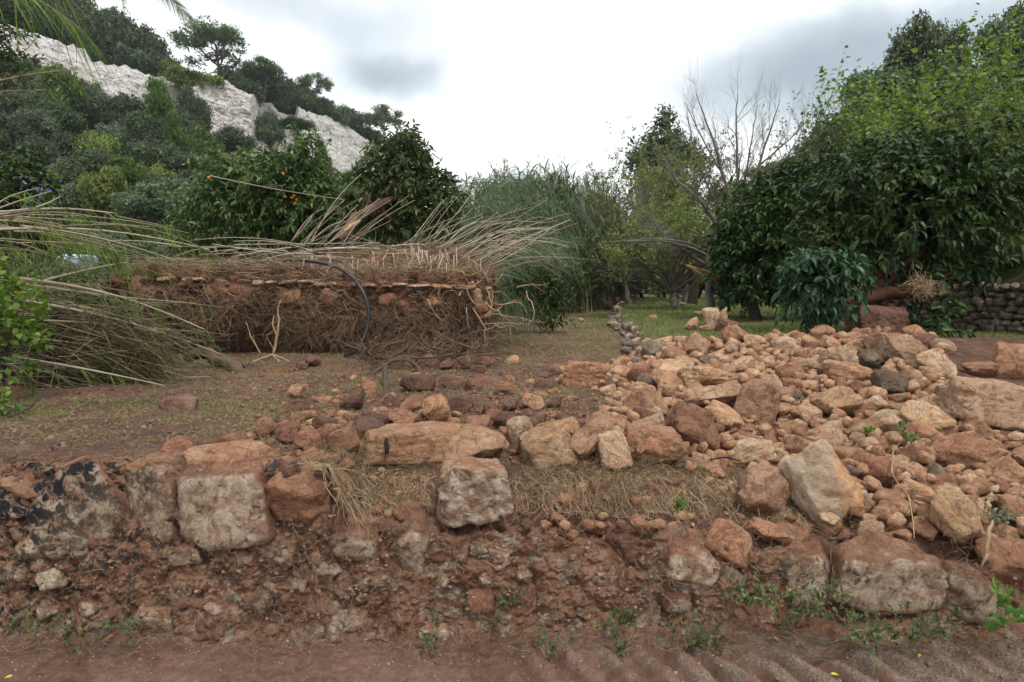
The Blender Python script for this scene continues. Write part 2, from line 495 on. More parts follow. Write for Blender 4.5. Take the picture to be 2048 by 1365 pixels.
# field: mud with flattened dry grass further out
t = NT('rutted_track_mud')
xs_ = t.n('ShaderNodeSeparateXYZ'); t.l(t.pos, xs_.inputs[0])
f = t.math('ADD', t.math('MULTIPLY', t.noise(2, 7, .6, .3), .45), t.math('MULTIPLY', t.noise(22, 8, .74, .2), .55))
c = t.ramp(f, [(.36, (.15, .08, .056)), (.5, (.25, .145, .104)), (.64, (.37, .24, .18))])
g = t.ramp(t.noise(95, 6, .8), [(.36, (.11, .085, .07)), (.5, (.26, .20, .155)), (.62, (.48, .39, .30))])
ph = t.math('SINE', t.math('ADD', t.math('MULTIPLY', t.math('ADD', xs_.outputs[0], t.math('MULTIPLY', t.math('SUBTRACT', xs_.outputs[1], 2.6), .42)), 2 * math.pi / .155), t.math('MULTIPLY', t.noise(2.5, 3), 2.0)))
k = t.math('ADD', t.math('MULTIPLY', ph, .30), t.math('MULTIPLY', t.math('SUBTRACT', t.noise(7, 6, .7), .5), 3.0))
k = t.math('ADD', k, t.math('MULTIPLY', t.math('MINIMUM', t.math('SUBTRACT', xs_.outputs[0], .6), .8), .45))
k = t.ramp(k, [(.15, 0.0), (.55, 1.0)])
c = t.mix(t.math('MULTIPLY', k, .8), c, g)
nm = t.bump(t.noise(16, 9, .75, .2), 1.0, .03); nm = t.bump(t.noise(110, 6, .8), 1.0, .008, nm)
M['track'] = t.finish(c, .92, nm, .2)
t = NT('two_toned_limestone')
xs_ = t.n('ShaderNodeSeparateXYZ'); t.l(t.pos, xs_.inputs[0])
f = t.math('ADD', t.math('MULTIPLY', t.noise(6, 7, .62, .5), .6), t.math('MULTIPLY', t.noise(30, 6, .7, .2), .4))
ca = t.ramp(f, [(.34, (.38, .26, .16)), (.48, (.58, .43, .29)), (.62, (.70, .56, .40))])
cb = t.ramp(f, [(.34, (.40, .18, .08)), (.48, (.66, .36, .18)), (.62, (.80, .56, .36))])
k = t.ramp(t.math('ADD', t.math('SUBTRACT', xs_.outputs[0], 1.62), t.math('MULTIPLY', t.math('SUBTRACT', t.noise(5, 5, .6), .5), .35)), [(-.0, 0.0), (.02, 1.0)])
nm = t.bump(t.noise(14, 8, .66, .2), 1.0, .07); nm = t.bump(t.noise(75, 6, .72), .8, .012, nm)
M['two'] = t.finish(t.mix(k, ca, cb), .9, nm, .2)
t = NT('wall_mud_mortar')
a = t.noise(6, 7, .65, .4); b = t.noise(26, 7, .7, .3)
f = t.math('ADD', t.math('MULTIPLY', a, .5), t.math('MULTIPLY', b, .5))
c = t.ramp(f, [(.36, (.17, .080, .047)), (.5, (.31, .162, .10)), (.62, (.46, .29, .19))])
pp = t.ramp(t.math('ADD', t.noise(9, 6, .68, .8), t.math('MULTIPLY', t.math('SUBTRACT', t.noise(2.2, 3), .5), .3)), [(.57, 0.0), (.61, 1.0)])
pc = t.ramp(t.noise(22, 7, .7, .5), [(.34, (.16, .12, .09)), (.48, (.38, .31, .23)), (.62, (.60, .53, .43))])
c = t.mix(t.math('MULTIPLY', pp, .85), c, pc)
xs_ = t.n('ShaderNodeSeparateXYZ'); t.l(t.pos, xs_.inputs[0])
w_ = t.ramp(t.math('ADD', t.math('MULTIPLY', xs_.outputs[0], -.35), t.math('MULTIPLY', xs_.outputs[2], .5)), [(.1, 0.12), (.95, 1.0)])
dk = t.ramp(t.noise(17, 7, .7, .6), [(.50, 0.0), (.555, 1.0)])
c = t.mix(t.math('MULTIPLY', dk, w_), c, (.035, .034, .036))
nm = t.bump(t.noise(14, 9, .72, .3), 1.0, .05); nm = t.bump(t.noise(80, 6, .75), .9, .010, nm); nm = t.bump(t.math('SUBTRACT', 1.0, t.voro(48)), .4, .008, nm)
M['wallmud'] = t.finish(c, .93, nm, .2)
t = NT('field_soil')
yy = t.n('ShaderNodeSeparateXYZ'); t.l(t.pos, yy.inputs[0])
a = t.noise(.9, 6, .65, .4); b = t.noise(16, 8, .72, .2)
soil = t.ramp(t.math('ADD', t.math('MULTIPLY', a, .4), t.math('MULTIPLY', b, .6)), [(.36, (.055, .028, .02)), (.5, (.145, .074, .048)), (.64, (.25, .155, .105))])
dry = t.ramp(t.noise(38, 6, .75, .5), [(.36, (.085, .06, .03)), (.5, (.19, .145, .075)), (.66, (.30, .25, .13))])
k = t.ramp(t.math('ADD', t.math('MULTIPLY', t.math('SUBTRACT', yy.outputs[1], 8.5), .09), t.math('MULTIPLY', t.math('SUBTRACT', t.noise(1.3, 6, .65), .5), 2.2)), [(.05, 0.0), (.6, 1.0)])
c = t.mix(k, soil, dry)
gr = t.ramp(t.math('ADD', t.math('MULTIPLY', t.math('SUBTRACT', yy.outputs[0], 1.2), .35), t.math('MULTIPLY', t.math('SUBTRACT', t.noise(.8, 5, .6), .5), 3.0)), [(.1, 0.0), (.6, 1.0)])
grc = t.ramp(t.noise(30, 6, .75), [(.36, (.05, .065, .02)), (.52, (.11, .125, .04)), (.68, (.20, .18, .08))])
c = t.mix(t.math('MULTIPLY', gr, t.ramp(t.math('MULTIPLY', t.math('SUBTRACT', yy.outputs[1], 7.2), .8), [(0, 0), (1, 1)])), c, grc)
c = t.mix(t.math('MULTIPLY', gr, .0), c, c)
rough = t.ramp(t.noise(2.3, 6, .65), [(.38, .6), (.54, .95)])
nm = t.bump(t.noise(7, 9, .72, .2), 1.0, .06); nm = t.bump(t.noise(70, 5, .75), .9, .01, nm)
M['field'] = t.finish(c, rough, nm, .3)

def leaf_mat(name, dark, mid, light, rough=.5, spec=.35, transl=.3, hue=.02, patch=1.2):
    t = NT(name)
    r = t.n('ShaderNodeAttribute', attribute_name='rnd').outputs['Fac']
    f = t.math('ADD', t.math('MULTIPLY', r, .6), t.math('MULTIPLY', t.math('SUBTRACT', t.noise(patch, 3), .3), 1.0))
    c = t.ramp(f, [(.15, dark), (.5, mid), (.92, light)])
    c = t.hsv(c, t.math('ADD', .5 - hue / 2, t.math('MULTIPLY', t.objrnd(), hue)), 1.0, t.math('ADD', .85, t.math('MULTIPLY', t.objrnd(), .3)))
    tc_ = t.hsv(c, .485, 1.1, 1.3)
    return t.finish(c, rough, None, spec, transl, tc_)
M['lf_citrus'] = leaf_mat('glossy_dark_leaves', (0.009, 0.026, 0.007), (0.022, 0.058, 0.012), (0.066, 0.112, 0.020), .42, .32, .18)
M['lf_blue'] = leaf_mat('blue_green_leaves', (0.014, 0.041, 0.016), (0.036, 0.090, 0.036), (0.090, 0.162, 0.068), .42, .32, .2)
M['lf_mulb'] = leaf_mat('bright_green_leaves', (0.044, 0.100, 0.015), (0.100, 0.194, 0.027), (0.225, 0.325, 0.056), .5, .35, .35)
M['lf_yel'] = leaf_mat('yellow_green_leaves', (0.065, 0.104, 0.023), (0.156, 0.215, 0.052), (0.325, 0.351, 0.104), .55, .3, .35)
M['lf_pers'] = leaf_mat('persimmon_leaves', (0.019, 0.038, 0.011), (0.054, 0.095, 0.024), (0.176, 0.230, 0.075), .45, .3, .25)
M['lf_oak'] = leaf_mat('holm_oak_leaves', (0.030, 0.049, 0.022), (0.065, 0.097, 0.043), (0.149, 0.182, 0.095), .6, .25, .15)
M['lf_olv'] = leaf_mat('grey_olive_leaves', (0.044, 0.067, 0.035), (0.110, 0.151, 0.079), (0.238, 0.297, 0.178), .6, .3, .2)
M['lf_pine'] = leaf_mat('pine_needles', (0.041, 0.081, 0.020), (0.088, 0.155, 0.035), (0.162, 0.243, 0.061), .6, .2, .25)
M['lf_far'] = leaf_mat('umbrella_pine_needles', (0.050, 0.077, 0.033), (0.099, 0.149, 0.061), (0.176, 0.242, 0.110), .6, .2, .25)
M['lf_reed'] = leaf_mat('reed_leaves', (0.040, 0.063, 0.030), (0.092, 0.136, 0.063), (0.196, 0.241, 0.138), .5, .3, .3)
M['lf_dryreed'] = leaf_mat('limp_reed_leaves', (0.045, 0.068, 0.018), (0.112, 0.150, 0.045), (0.255, 0.285, 0.120), .6, .25, .3)
M['lf_shrub'] = leaf_mat('undergrowth_leaves', (0.012, 0.026, 0.007), (0.030, 0.057, 0.015), (0.075, 0.120, 0.030), .6, .25, .2)
M['lf_weed'] = leaf_mat('small_weed_leaves', (0.041, 0.061, 0.020), (0.091, 0.131, 0.046), (0.203, 0.243, 0.112), .6, .25, .3)
M['lf_flower'] = leaf_mat('blue_morning_flowers', (.08, .10, .35), (.14, .17, .5), (.25, .3, .65), .6, .2, .3)
M['lf_yflower'] = leaf_mat('yellow_fallen_leaf', (.45, .35, .03), (.6, .5, .05), (.7, .62, .1), .5, .3, .2)
M['lf_brown'] = leaf_mat('dead_brown_leaf', (.06, .03, .02), (.15, .08, .04), (.3, .17, .08), .7, .2, .1)

def fibre_mat(name, stops, rough=.85, sc=(9, 9, 9)):
    t = NT(name)
    r = t.n('ShaderNodeAttribute', attribute_name='rnd').outputs['Fac']
    f = t.math('ADD', t.math('MULTIPLY', r, .55), t.math('MULTIPLY', t.noise(3.0, 5, .6), .5))
    c = t.ramp(f, stops)
    nm = t.bump(t.noise(60, 4, .6, 0, t.scale(t.pos, (3, 3, .6))), .5, .01)
    return t.finish(c, rough, nm, .2)
M['root'] = fibre_mat('muddy_root_fibre', [(.2, (.09, .055, .034)), (.5, (.19, .12, .075)), (.8, (.36, .26, .17))])
M['dryroot'] = fibre_mat('pale_dry_root', [(.2, (.19, .12, .07)), (.5, (.36, .245, .145)), (.85, (.56, .42, .27))])
M['drygrass'] = fibre_mat('straw_grass', [(.15, (.13, .085, .045)), (.5, (.27, .195, .105)), (.85, (.44, .34, .20))])
M['stubble'] = fibre_mat('field_stubble', [(.15, (.11, .085, .04)), (.45, (.24, .20, .09)), (.65, (.32, .28, .13)), (.9, (.22, .27, .08))])
M['grass'] = fibre_mat('green_grass', [(.15, (.07, .09, .025)), (.5, (.15, .20, .05)), (.85, (.28, .31, .11))])
M['cane'] = fibre_mat('dry_cane', [(.15, (.17, .135, .095)), (.5, (.34, .285, .21)), (.85, (.56, .49, .38))], .6)
M['canegreen'] = fibre_mat('green_tan_cane', [(.15, (.13, .105, .06)), (.5, (.25, .21, .135)), (.85, (.44, .38, .27))], .6)
M['shadereed'] = fibre_mat('shade_painted_reed_litter', [(.15, (.03, .022, .012)), (.5, (.075, .06, .03)), (.85, (.16, .14, .06))])  # reed litter darkened to paint the shade beneath the heap
M['gritm'] = fibre_mat('track_grit_grains', [(.2, (.12, .065, .045)), (.5, (.21, .13, .092)), (.9, (.36, .27, .20))])
M['bark'] = fibre_mat('grey_brown_bark', [(.15, (.045, .035, .028)), (.5, (.10, .08, .062)), (.85, (.19, .155, .125))])
M['wetbark'] = fibre_mat('wet_brown_bark', [(.15, (.05, .028, .018)), (.5, (.10, .06, .04)), (.85, (.18, .11, .075))], .6)
M['redwood'] = fibre_mat('red_brown_bark', [(.15, (.03, .012, .009)), (.5, (.07, .03, .02)), (.85, (.15, .075, .05))])
M['twig'] = fibre_mat('bare_twig', [(.15, (.07, .06, .052)), (.5, (.15, .13, .115)), (.85, (.27, .24, .21))])
M['rawwood'] = fibre_mat('splintered_wood', [(.15, (.30, .17, .08)), (.5, (.45, .27, .14)), (.85, (.6, .42, .26))])

def plain(name, c, rough=.6, spec=.4, var=.2, bs=.004):
    t = NT(name)
    cc = t.mix(t.noise(8, 5), tuple(x * (1 - var) for x in c), tuple(min(1, x * (1 + var)) for x in c))
    return t.finish(cc, rough, t.bump(t.noise(50, 4), .4, bs), spec)
M['hose'] = plain('black_plastic_pipe', (.018, .018, .02), .35, .5)
M['fruit'] = plain('orange_fruit', (.62, .21, .03), .4, .5)
M['tarp'] = plain('pale_blue_plastic', (.42, .52, .6), .5, .4)
M['plume'] = plain('reed_plume', (.30, .30, .24), .8, .2)
M['puddle'] = plain('muddy_water', (.30, .12, .035), .04, .6, .1, 0.0)
M['char'] = plain('charred_stub', (.012, .012, .014), .7, .3)
M['lichendark'] = plain('lichen', (.2, .2, .18))

# cliff
t = NT('white_cliff_rock')
v = t.pos
a = t.noise(.22, 7, .62, .5); b = t.noise(1.1, 8, .68, .4)
c = t.ramp(t.math('ADD', t.math('MULTIPLY', a, .5), t.math('MULTIPLY', b, .5)), [(.33, (.50, .44, .37)), (.45, (.62, .585, .54)), (.60, (.73, .71, .68)), (.72, (.80, .79, .77))])
st = t.ramp(t.noise(1.0, 7, .68, .3, t.scale(v, (1.4, 1.4, .12))), [(.30, 1.0), (.50, 0.0)])
c = t.mix(t.math('MULTIPLY', st, .5), c, (.42, .40, .37))
oc = t.ramp(t.noise(.35, 6, .65, .6), [(.60, 0.0), (.68, 1.0)])
c = t.mix(t.math('MULTIPLY', oc, .6), c, (.46, .33, .21))
gn = t.ramp(t.noise(.8, 7, .7, .5), [(.62, 0.0), (.67, 1.0)])
c = t.mix(t.math('MULTIPLY', gn, .8), c, (.12, .13, .08))
pt = t.ramp(t.noise(1.6, 7, .72, .8, t.scale(v, (1, 1, 1.8))), [(.37, 1.0), (.43, 0.0)])
c = t.mix(t.math('MULTIPLY', pt, .7), c, (.10, .09, .075))
crk = t.ramp(t.math('ABSOLUTE', t.math('SUBTRACT', t.noise(.33, 7, .62, .6, t.scale(v, (1, 1, 1.5))), .5)), [(.0, 1.0), (.007, .9), (.016, 0.0)])
c = t.mix(t.math('MULTIPLY', crk, .75), c, (.12, .10, .08))
cav = t.ramp(t.noise(.55, 6, .6, .3, t.scale(v, (1, 1, 2.2))), [(.30, 1.0), (.36, 0.0)])
c = t.mix(t.math('MULTIPLY', cav, .7), c, (.20, .15, .11))
nm = t.bump(t.noise(.9, 9, .68, .3), .8, .6); nm = t.bump(t.noise(5, 6, .7), .8, .2, nm)
M['cliff'] = t.finish(c, .9, nm, .2)
t = NT('hillside_ground')
c = t.ramp(t.noise(.5, 7, .65), [(.35, (.018, .026, .010)), (.5, (.035, .045, .018)), (.7, (.075, .08, .035))])
M['hill'] = t.finish(c, .95, t.bump(t.noise(1.5, 7, .7), 1.0, .5), .1)
t = NT('mat_soil')
c = t.ramp(t.noise(4, 8, .7, .5), [(.33, (.06, .034, .022)), (.47, (.13, .068, .042)), (.58, (.24, .12, .07)), (.7, (.40, .21, .12))])
M['matsoil'] = t.finish(c, .92, t.bump(t.noise(12, 8, .7), 1.0, .06), .2)

# ------------------------------------------------------------------ ground height
KX = ([0, 7.6, 8.4, 10.5, 13.2, 26, 60], [1.1, 1.42, 1.56, 1.78, 1.98, 4.1, 9.5])
def terrace_edge(Y): return np.interp(Y, *KX)
def Hf(X, Y):
    X = np.asarray(X, float); Y = np.asarray(Y, float)
    z = .78 + .018 * n2d(X, Y, 1.3, 3, 2) + .012 * n2d(X, Y, 6, 3, 5)
    z = z + np.clip(Y - 30, 0, None) * .006
    e = terrace_edge(Y)
    k = np.clip((X - e + .02 * n2d(X, Y, 4, 2)) / .16, 0, 1)
    terr = np.clip((Y - 6.2) / 1.6, 0, 1)
    z = z + .17 * k * k * (3 - 2 * k) * terr
    # dug out bank behind the broken wall, middle and right
    hm = np.interp(Y, [2.9, 3.1, 3.25, 3.45, 3.75, 4.2], [-.33, -.31, -.28, -.14, -.03, 0])
    km = np.clip((X + .82) / .08, 0, 1) * np.clip(1 - (X - .9) / .5, 0, 1)
    hr = np.interp(Y, [2.9, 3.1, 3.6, 4.1, 4.9, 5.8, 7, 7.8, 8.2], [-.46, -.44, -.28, -.17, -.02, .09, .18, .14, 0])
    kr = np.clip((X - .75 - .14 * np.clip(Y - 3.6, 0, 9)) / .55, 0, 1) * np.clip(1 - (X - 1.15 - Y * .62) / .6, 0, 1)
    z = z + hm * km
    cap = np.where(Y > 7, hr * np.clip(1 - k * terr, 0, 1) + .02 * k, hr)
    z = z + cap * kr
    kfr = np.clip((X - 1.15 - Y * .62) / .6, 0, 1) * np.interp(Y, [3.0, 3.6, 6.5, 8], [-.4, -.12, -.02, 0])
    z = z + kfr
    z = z + .13 * np.exp(-((X - 3.3) / 1.0) ** 2 - ((Y - 6.3) / .75) ** 2)
    # slope on the far right
    z = z + .75 * np.clip(X - (7.5 + np.clip(Y - 9, 0, 99) * .22), 0, 18) * np.clip((Y - 8) / 4, 0, 1)
    return z
_gx = np.arange(-9, 16, .045); _gy = np.geomspace(2.95, 31, 420)
_gh = Hf(*np.meshgrid(_gx, _gy))
def Hq(X, Y):
    a = (np.asarray(X) + 9) / .045; b = np.log(np.asarray(Y) / 2.95) / math.log(31 / 2.95) * 419
    a = np.clip(a, 0, len(_gx) - 1.001); b = np.clip(b, 0, 418.999); i = a.astype(int); j = b.astype(int); f = a - i; g = b - j
    return (_gh[j, i] * (1 - f) + _gh[j, i + 1] * f) * (1 - g) + (_gh[j + 1, i] * (1 - f) + _gh[j + 1, i + 1] * f) * g
def G(x, y, Y0=3.12, Y1=60):
    """where the sight line through pixel (x, y) meets the field"""
    d = ray(x, y); Ys = np.geomspace(Y0, Y1, 500)
    X = d[0] / d[1] * Ys; Z = CAMZ + d[2] / d[1] * Ys
    h = Hq(X, np.minimum(Ys, 30.9)) if abs(X).max() < 15 or Y1 < 15 else Hf(X, Ys)
    i = np.argmax(Z < h)
    if not (Z < h).any(): i = len(Ys) - 1
    return np.array([X[i], Ys[i], h[i]])

def grid_sheet(name, xs, ys, zf, mat, extra=None):
    X, Y = np.meshgrid(xs, ys)
    Z = zf(X, Y)
    V = np.stack([X, Y, Z], -1).reshape(-1, 3)
    n, m = len(ys), len(xs)
    i = np.arange(n * m).reshape(n, m)
    Fq = np.stack([i[:-1, :-1], i[:-1, 1:], i[1:, 1:], i[1:, :-1]], -1).reshape(-1, 4)
    me = mesh_np(name, V, [Fq], mat, True)
    return obj(name, me)
def graded(a, b, fine0, fine1, step, grow=1.12):
    l = list(np.arange(fine0, fine1, step)); s = step; x = l[-1]
    while x < b: s *= grow; x += s; l.append(min(x, b))
    s = step; x = l[0]; pre = []
    while x > a: s *= grow; x -= s; pre.append(max(x, a))
    return np.array(pre[::-1] + l)
xs = graded(-120, 140, -3.6, 4.6, .03)
ys = graded(3.1, 140, 3.1, 9, .028, 1.06)
tag(grid_sheet('field', xs, ys, lambda X, Y: Hf(X, Y) + .012 * fbm(np.stack([X * 11, Y * 11, X * 0], -1), 3) * (Y < 14) - .16 * np.clip((3.24 - Y) / .1, 0, 1), M['field']), kind='structure')
def Ht(X, Y):
    z = .012 * n2d(X, Y, 2, 3, 9) + .009 * n2d(X, Y, 14, 3, 4) + .004 * n2d(X, Y, 45, 2, 6) * (Y > 1.9)
    # lug marks of a heavy tyre, running toward the wall, slanted on the right
    ph = (X * 1.0 + (Y - 2.6) * .42) * 2 * math.pi / .155 + 1.2 * n2d(X, Y, 1.5, 2, 1)
    lug = np.tanh(np.sin(ph) * 1.8 + .3) * .05
    z = z + lug * (.62 + .5 * n2d(X, Y, 5, 2, 13)) * np.clip((X + .2 + .3 * n2d(X, Y, 2, 2, 3)) / .5, 0.12, 1) * np.clip((2.93 - Y) / .15, 0, 1)
    z = z + .02 * np.clip((Y - 2.78 + .06 * n2d(X, Y, 3, 2, 7)) / .25, 0, 1) ** 1.5
    return z
xs = graded(-60, 60, -2.6, 2.8, .012)
ys = graded(-30, 3.3, 2.0, 3.2, .012)
tag(grid_sheet('dirt_track', xs, ys, Ht, M['track']), kind='structure')

# ------------------------------------------------------------------ stones
_ico = {}
def ico(level):
    if level not in _ico:
        bm = bmesh.new(); bmesh.ops.create_icosphere(bm, subdivisions=level, radius=1)
        V = np.array([v.co[:] for v in bm.verts]); Fc = np.array([[v.index for v in f.verts] for f in bm.faces]); bm.free()
        _ico[level] = (norm(V), Fc)
    return _ico[level]
def rock_verts(seed, kind, level):
    rs = RS(seed); D, Fc = ico(level)
    if kind == 'block':
        ax = np.array([[1, 0, 0], [-1, 0, 0], [0, 1, 0], [0, -1, 0], [0, 0, 1], [0, 0, -1]], float)
        n = norm(ax + rs.normal(size=(6, 3)) * .13); h = np.array([.92] * 6) + rs.normal(size=6) * .05
        n2 = norm(rs.normal(size=(9, 3))); h2 = 1.02 + rs.rand(9) * .3
        p = 24; amp = (.07, .045, .026)
    elif kind == 'chip':
        n = norm(rs.normal(size=(11, 3))); h = .62 + rs.rand(11) * .4
        n2 = norm(rs.normal(size=(5, 3))); h2 = 1.0 + rs.rand(5) * .2
        p = 40; amp = (.085, .045, .024)
    elif kind == 'slab':
        n = norm(np.array([[0, 0, 1], [0, 0, -1], [1, .2, 0], [-1, .3, .1], [.2, 1, 0], [-.2, -1, .1], [.8, .7, .2], [-.7, .7, -.1], [.7, -.7, .3]]) + rs.normal(size=(9, 3)) * .12)
        h = .8 + rs.rand(9) * .22
        n2 = norm(rs.normal(size=(5, 3))); h2 = .95 + rs.rand(5) * .2
        p = 20; amp = (.07, .04, .02)
    else:
        n = norm(rs.normal(size=(14, 3))); h = .74 + rs.rand(14) * .3
        n2 = norm(rs.normal(size=(6, 3))); h2 = .9 + rs.rand(6) * .2
        p = 18; amp = (.10, .055, .03)
    n = np.concatenate([n, n2]); h = np.concatenate([h, h2])
    q = np.clip(D @ n.T, 0, None) / h
    r = (q ** p).sum(1) ** (-1 / p)
    V = D * np.minimum(r, 1.45)[:, None]
    o = seed * 3.17
    k = amp[0] * fbm(V * 1.5 + o, 3) + amp[1] * fbm(V * 4.0 + o, 3) - amp[2] * billow(V * 8 + o, 3)
    V = V * (1 + k)[:, None]
    V = V / np.abs(V).max(0)
    return V, Fc
_rocks = {}
def rock_mesh(kind, i, level, matkey):
    key = (kind, i, level, matkey)
    if key not in _rocks:
        V, Fc = rock_verts(i * 7 + {'block': 1, 'chip': 2, 'slab': 3, 'round': 4}[kind] * 100, kind, level)
        me = mesh_np('stone_' + kind, V, [Fc], M[matkey], True)
        _rocks[key] = me
    return _rocks[key]
def to_px(p):
    p = np.asarray(p, float)
    x, y, z = p[..., 0], p[..., 1], p[..., 2] - CAMZ
    dep = y * CP - z * SP; up = y * SP + z * CP
    return 1024 + F * x / dep, 682.5 - F * up / dep
def in_poly(x, y, poly):
    c = np.zeros(np.shape(x), bool); n = len(poly)
    for i in range(n):
        x0, y0 = poly[i]; x1, y1 = poly[(i + 1) % n]
        k = ((y0 > y) != (y1 > y)) & (x < (x1 - x0) * (y - y0) / ((y1 - y0) or 1e-9) + x0)
        c ^= k
    return c
def set_trs(o, loc, rot, sc):
    o.location = loc; o.rotation_euler = rot; o.scale = sc

# ------------------------------------------------------------------ front wall
WALLY = 3.0
def wall_top(X):
    return np.interp(X, [-9, -.84, -.78, -.35, .05, .9, 1.35, 1.5, 2.2, 2.4, 9], [.80, .79, .50, .50, .48, .42, .36, .34, .33, .42, .7])
def wall_face_y(X, Z):
    return WALLY + .09 * Z + .03 * np.sin(X * 1.7) + .06 * np.clip(Z - .3, 0, 1) * np.clip(X, 0, 1)
def build_wall():
    root = empty('stone_wall', (0, WALLY, 0), 'broken roadside wall of mud bound weathered stones along the dirt track', 'wall')
    # mud body: a closed sheet that climbs the face and runs back over the top
    xs = graded(-9, 9, -2.5, 2.5, .0075)
    vs = np.concatenate([np.linspace(0, 1, 118), 1 + np.linspace(.03, 1, 34)])
    X, Vv = np.meshgrid(xs, vs)
    top = wall_top(X) - .03 + .022 * n2d(X, X * 0, 6, 3, 3)
    Z = np.where(Vv <= 1, -.04 + (top + .04) * np.clip(Vv, 0, 1), top - .02 * (Vv - 1))
    Y = wall_face_y(X, Z) + np.clip(Vv - 1, 0, 1) * .42
    Z = Z + np.clip((Vv - 1.2) / .8, 0, 1) * np.interp(X, [-.85, -.78, 1.0, 1.6], [-.02, .02, .02, -.02])
    Y = Y + np.clip((Vv - 1.9) / .1, 0, 1) * .05; Z = Z - np.clip((Vv - 1.9) / .1, 0, 1) * .06
    q = np.stack([X, Y * 1.0, Z], -1)
    d = .035 * fbm(q * 4.2, 2)
    d += .045 * np.abs(perlin(q * 7.5 + 3)) + .034 * np.abs(perlin(q * 15 + 9)) + .022 * np.abs(perlin(q * 31 + 1)) + .012 * np.abs(perlin(q * 66 + 5)) - .035
    foot = np.clip(1 - Z / .14, 0, 1) * (Vv < 1)
    fy = np.clip(1 - (Vv - 1) * 6, 0, 1)
    Y = Y - d * fy - .05 * foot ** 2
    Z = Z + d * np.clip((Vv - .93) / .07, 0, 1)
    n, m = X.shape
    i = np.arange(n * m).reshape(n, m)
    Fq = np.stack([i[:-1, :-1], i[:-1, 1:], i[1:, 1:], i[1:, :-1]], -1).reshape(-1, 4)
    part('mud_mortar', mesh_np('mud_mortar', np.stack([X, Y, Z], -1).reshape(-1, 3), [Fq], M['wallmud'], True), root)
    placed = []
    rs = RS(5)
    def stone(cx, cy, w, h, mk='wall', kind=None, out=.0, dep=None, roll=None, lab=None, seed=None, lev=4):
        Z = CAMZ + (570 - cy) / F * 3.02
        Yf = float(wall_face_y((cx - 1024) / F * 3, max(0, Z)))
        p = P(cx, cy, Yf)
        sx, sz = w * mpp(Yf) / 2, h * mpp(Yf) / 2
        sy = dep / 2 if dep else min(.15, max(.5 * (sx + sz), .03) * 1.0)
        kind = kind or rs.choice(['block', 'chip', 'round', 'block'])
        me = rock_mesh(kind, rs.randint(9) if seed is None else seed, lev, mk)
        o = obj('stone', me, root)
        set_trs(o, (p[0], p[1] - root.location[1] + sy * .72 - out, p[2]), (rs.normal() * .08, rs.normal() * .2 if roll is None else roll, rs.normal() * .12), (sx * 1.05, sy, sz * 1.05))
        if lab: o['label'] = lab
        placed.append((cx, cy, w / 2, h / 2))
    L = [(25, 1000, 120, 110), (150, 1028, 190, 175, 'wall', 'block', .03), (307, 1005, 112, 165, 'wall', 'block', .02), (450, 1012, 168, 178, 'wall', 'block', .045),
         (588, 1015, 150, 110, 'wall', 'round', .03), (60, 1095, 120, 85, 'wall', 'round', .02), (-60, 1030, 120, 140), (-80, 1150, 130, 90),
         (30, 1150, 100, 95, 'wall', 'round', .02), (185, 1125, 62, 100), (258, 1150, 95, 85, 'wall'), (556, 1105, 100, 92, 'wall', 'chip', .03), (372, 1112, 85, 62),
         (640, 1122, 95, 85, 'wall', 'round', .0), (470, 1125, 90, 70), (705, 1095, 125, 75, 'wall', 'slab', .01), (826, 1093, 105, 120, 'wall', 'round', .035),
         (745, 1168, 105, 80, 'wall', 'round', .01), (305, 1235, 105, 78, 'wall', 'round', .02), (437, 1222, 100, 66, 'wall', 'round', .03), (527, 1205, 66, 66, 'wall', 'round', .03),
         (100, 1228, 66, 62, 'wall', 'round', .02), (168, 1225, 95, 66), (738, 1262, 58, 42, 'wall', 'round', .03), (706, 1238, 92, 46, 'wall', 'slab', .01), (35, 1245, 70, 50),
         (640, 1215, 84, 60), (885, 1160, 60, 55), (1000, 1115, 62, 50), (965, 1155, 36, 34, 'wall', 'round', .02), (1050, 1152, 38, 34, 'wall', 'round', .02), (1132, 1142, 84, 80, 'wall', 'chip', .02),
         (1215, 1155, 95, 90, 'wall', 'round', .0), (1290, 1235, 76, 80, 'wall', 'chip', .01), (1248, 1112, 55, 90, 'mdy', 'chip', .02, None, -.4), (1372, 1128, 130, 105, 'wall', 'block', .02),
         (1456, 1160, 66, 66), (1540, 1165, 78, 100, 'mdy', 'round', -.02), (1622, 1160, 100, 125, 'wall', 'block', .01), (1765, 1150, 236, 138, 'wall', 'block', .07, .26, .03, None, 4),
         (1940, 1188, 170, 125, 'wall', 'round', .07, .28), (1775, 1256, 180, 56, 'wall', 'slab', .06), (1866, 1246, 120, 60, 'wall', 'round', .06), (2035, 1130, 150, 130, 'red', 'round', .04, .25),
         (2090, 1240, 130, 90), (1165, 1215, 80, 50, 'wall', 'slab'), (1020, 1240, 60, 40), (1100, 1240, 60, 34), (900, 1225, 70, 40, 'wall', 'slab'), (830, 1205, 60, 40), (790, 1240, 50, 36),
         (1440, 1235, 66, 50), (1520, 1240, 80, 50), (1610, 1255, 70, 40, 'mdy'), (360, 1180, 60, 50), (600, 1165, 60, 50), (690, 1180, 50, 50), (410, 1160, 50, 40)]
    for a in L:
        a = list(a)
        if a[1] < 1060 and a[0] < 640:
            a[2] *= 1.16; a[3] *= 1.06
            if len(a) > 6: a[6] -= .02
        stone(*a)
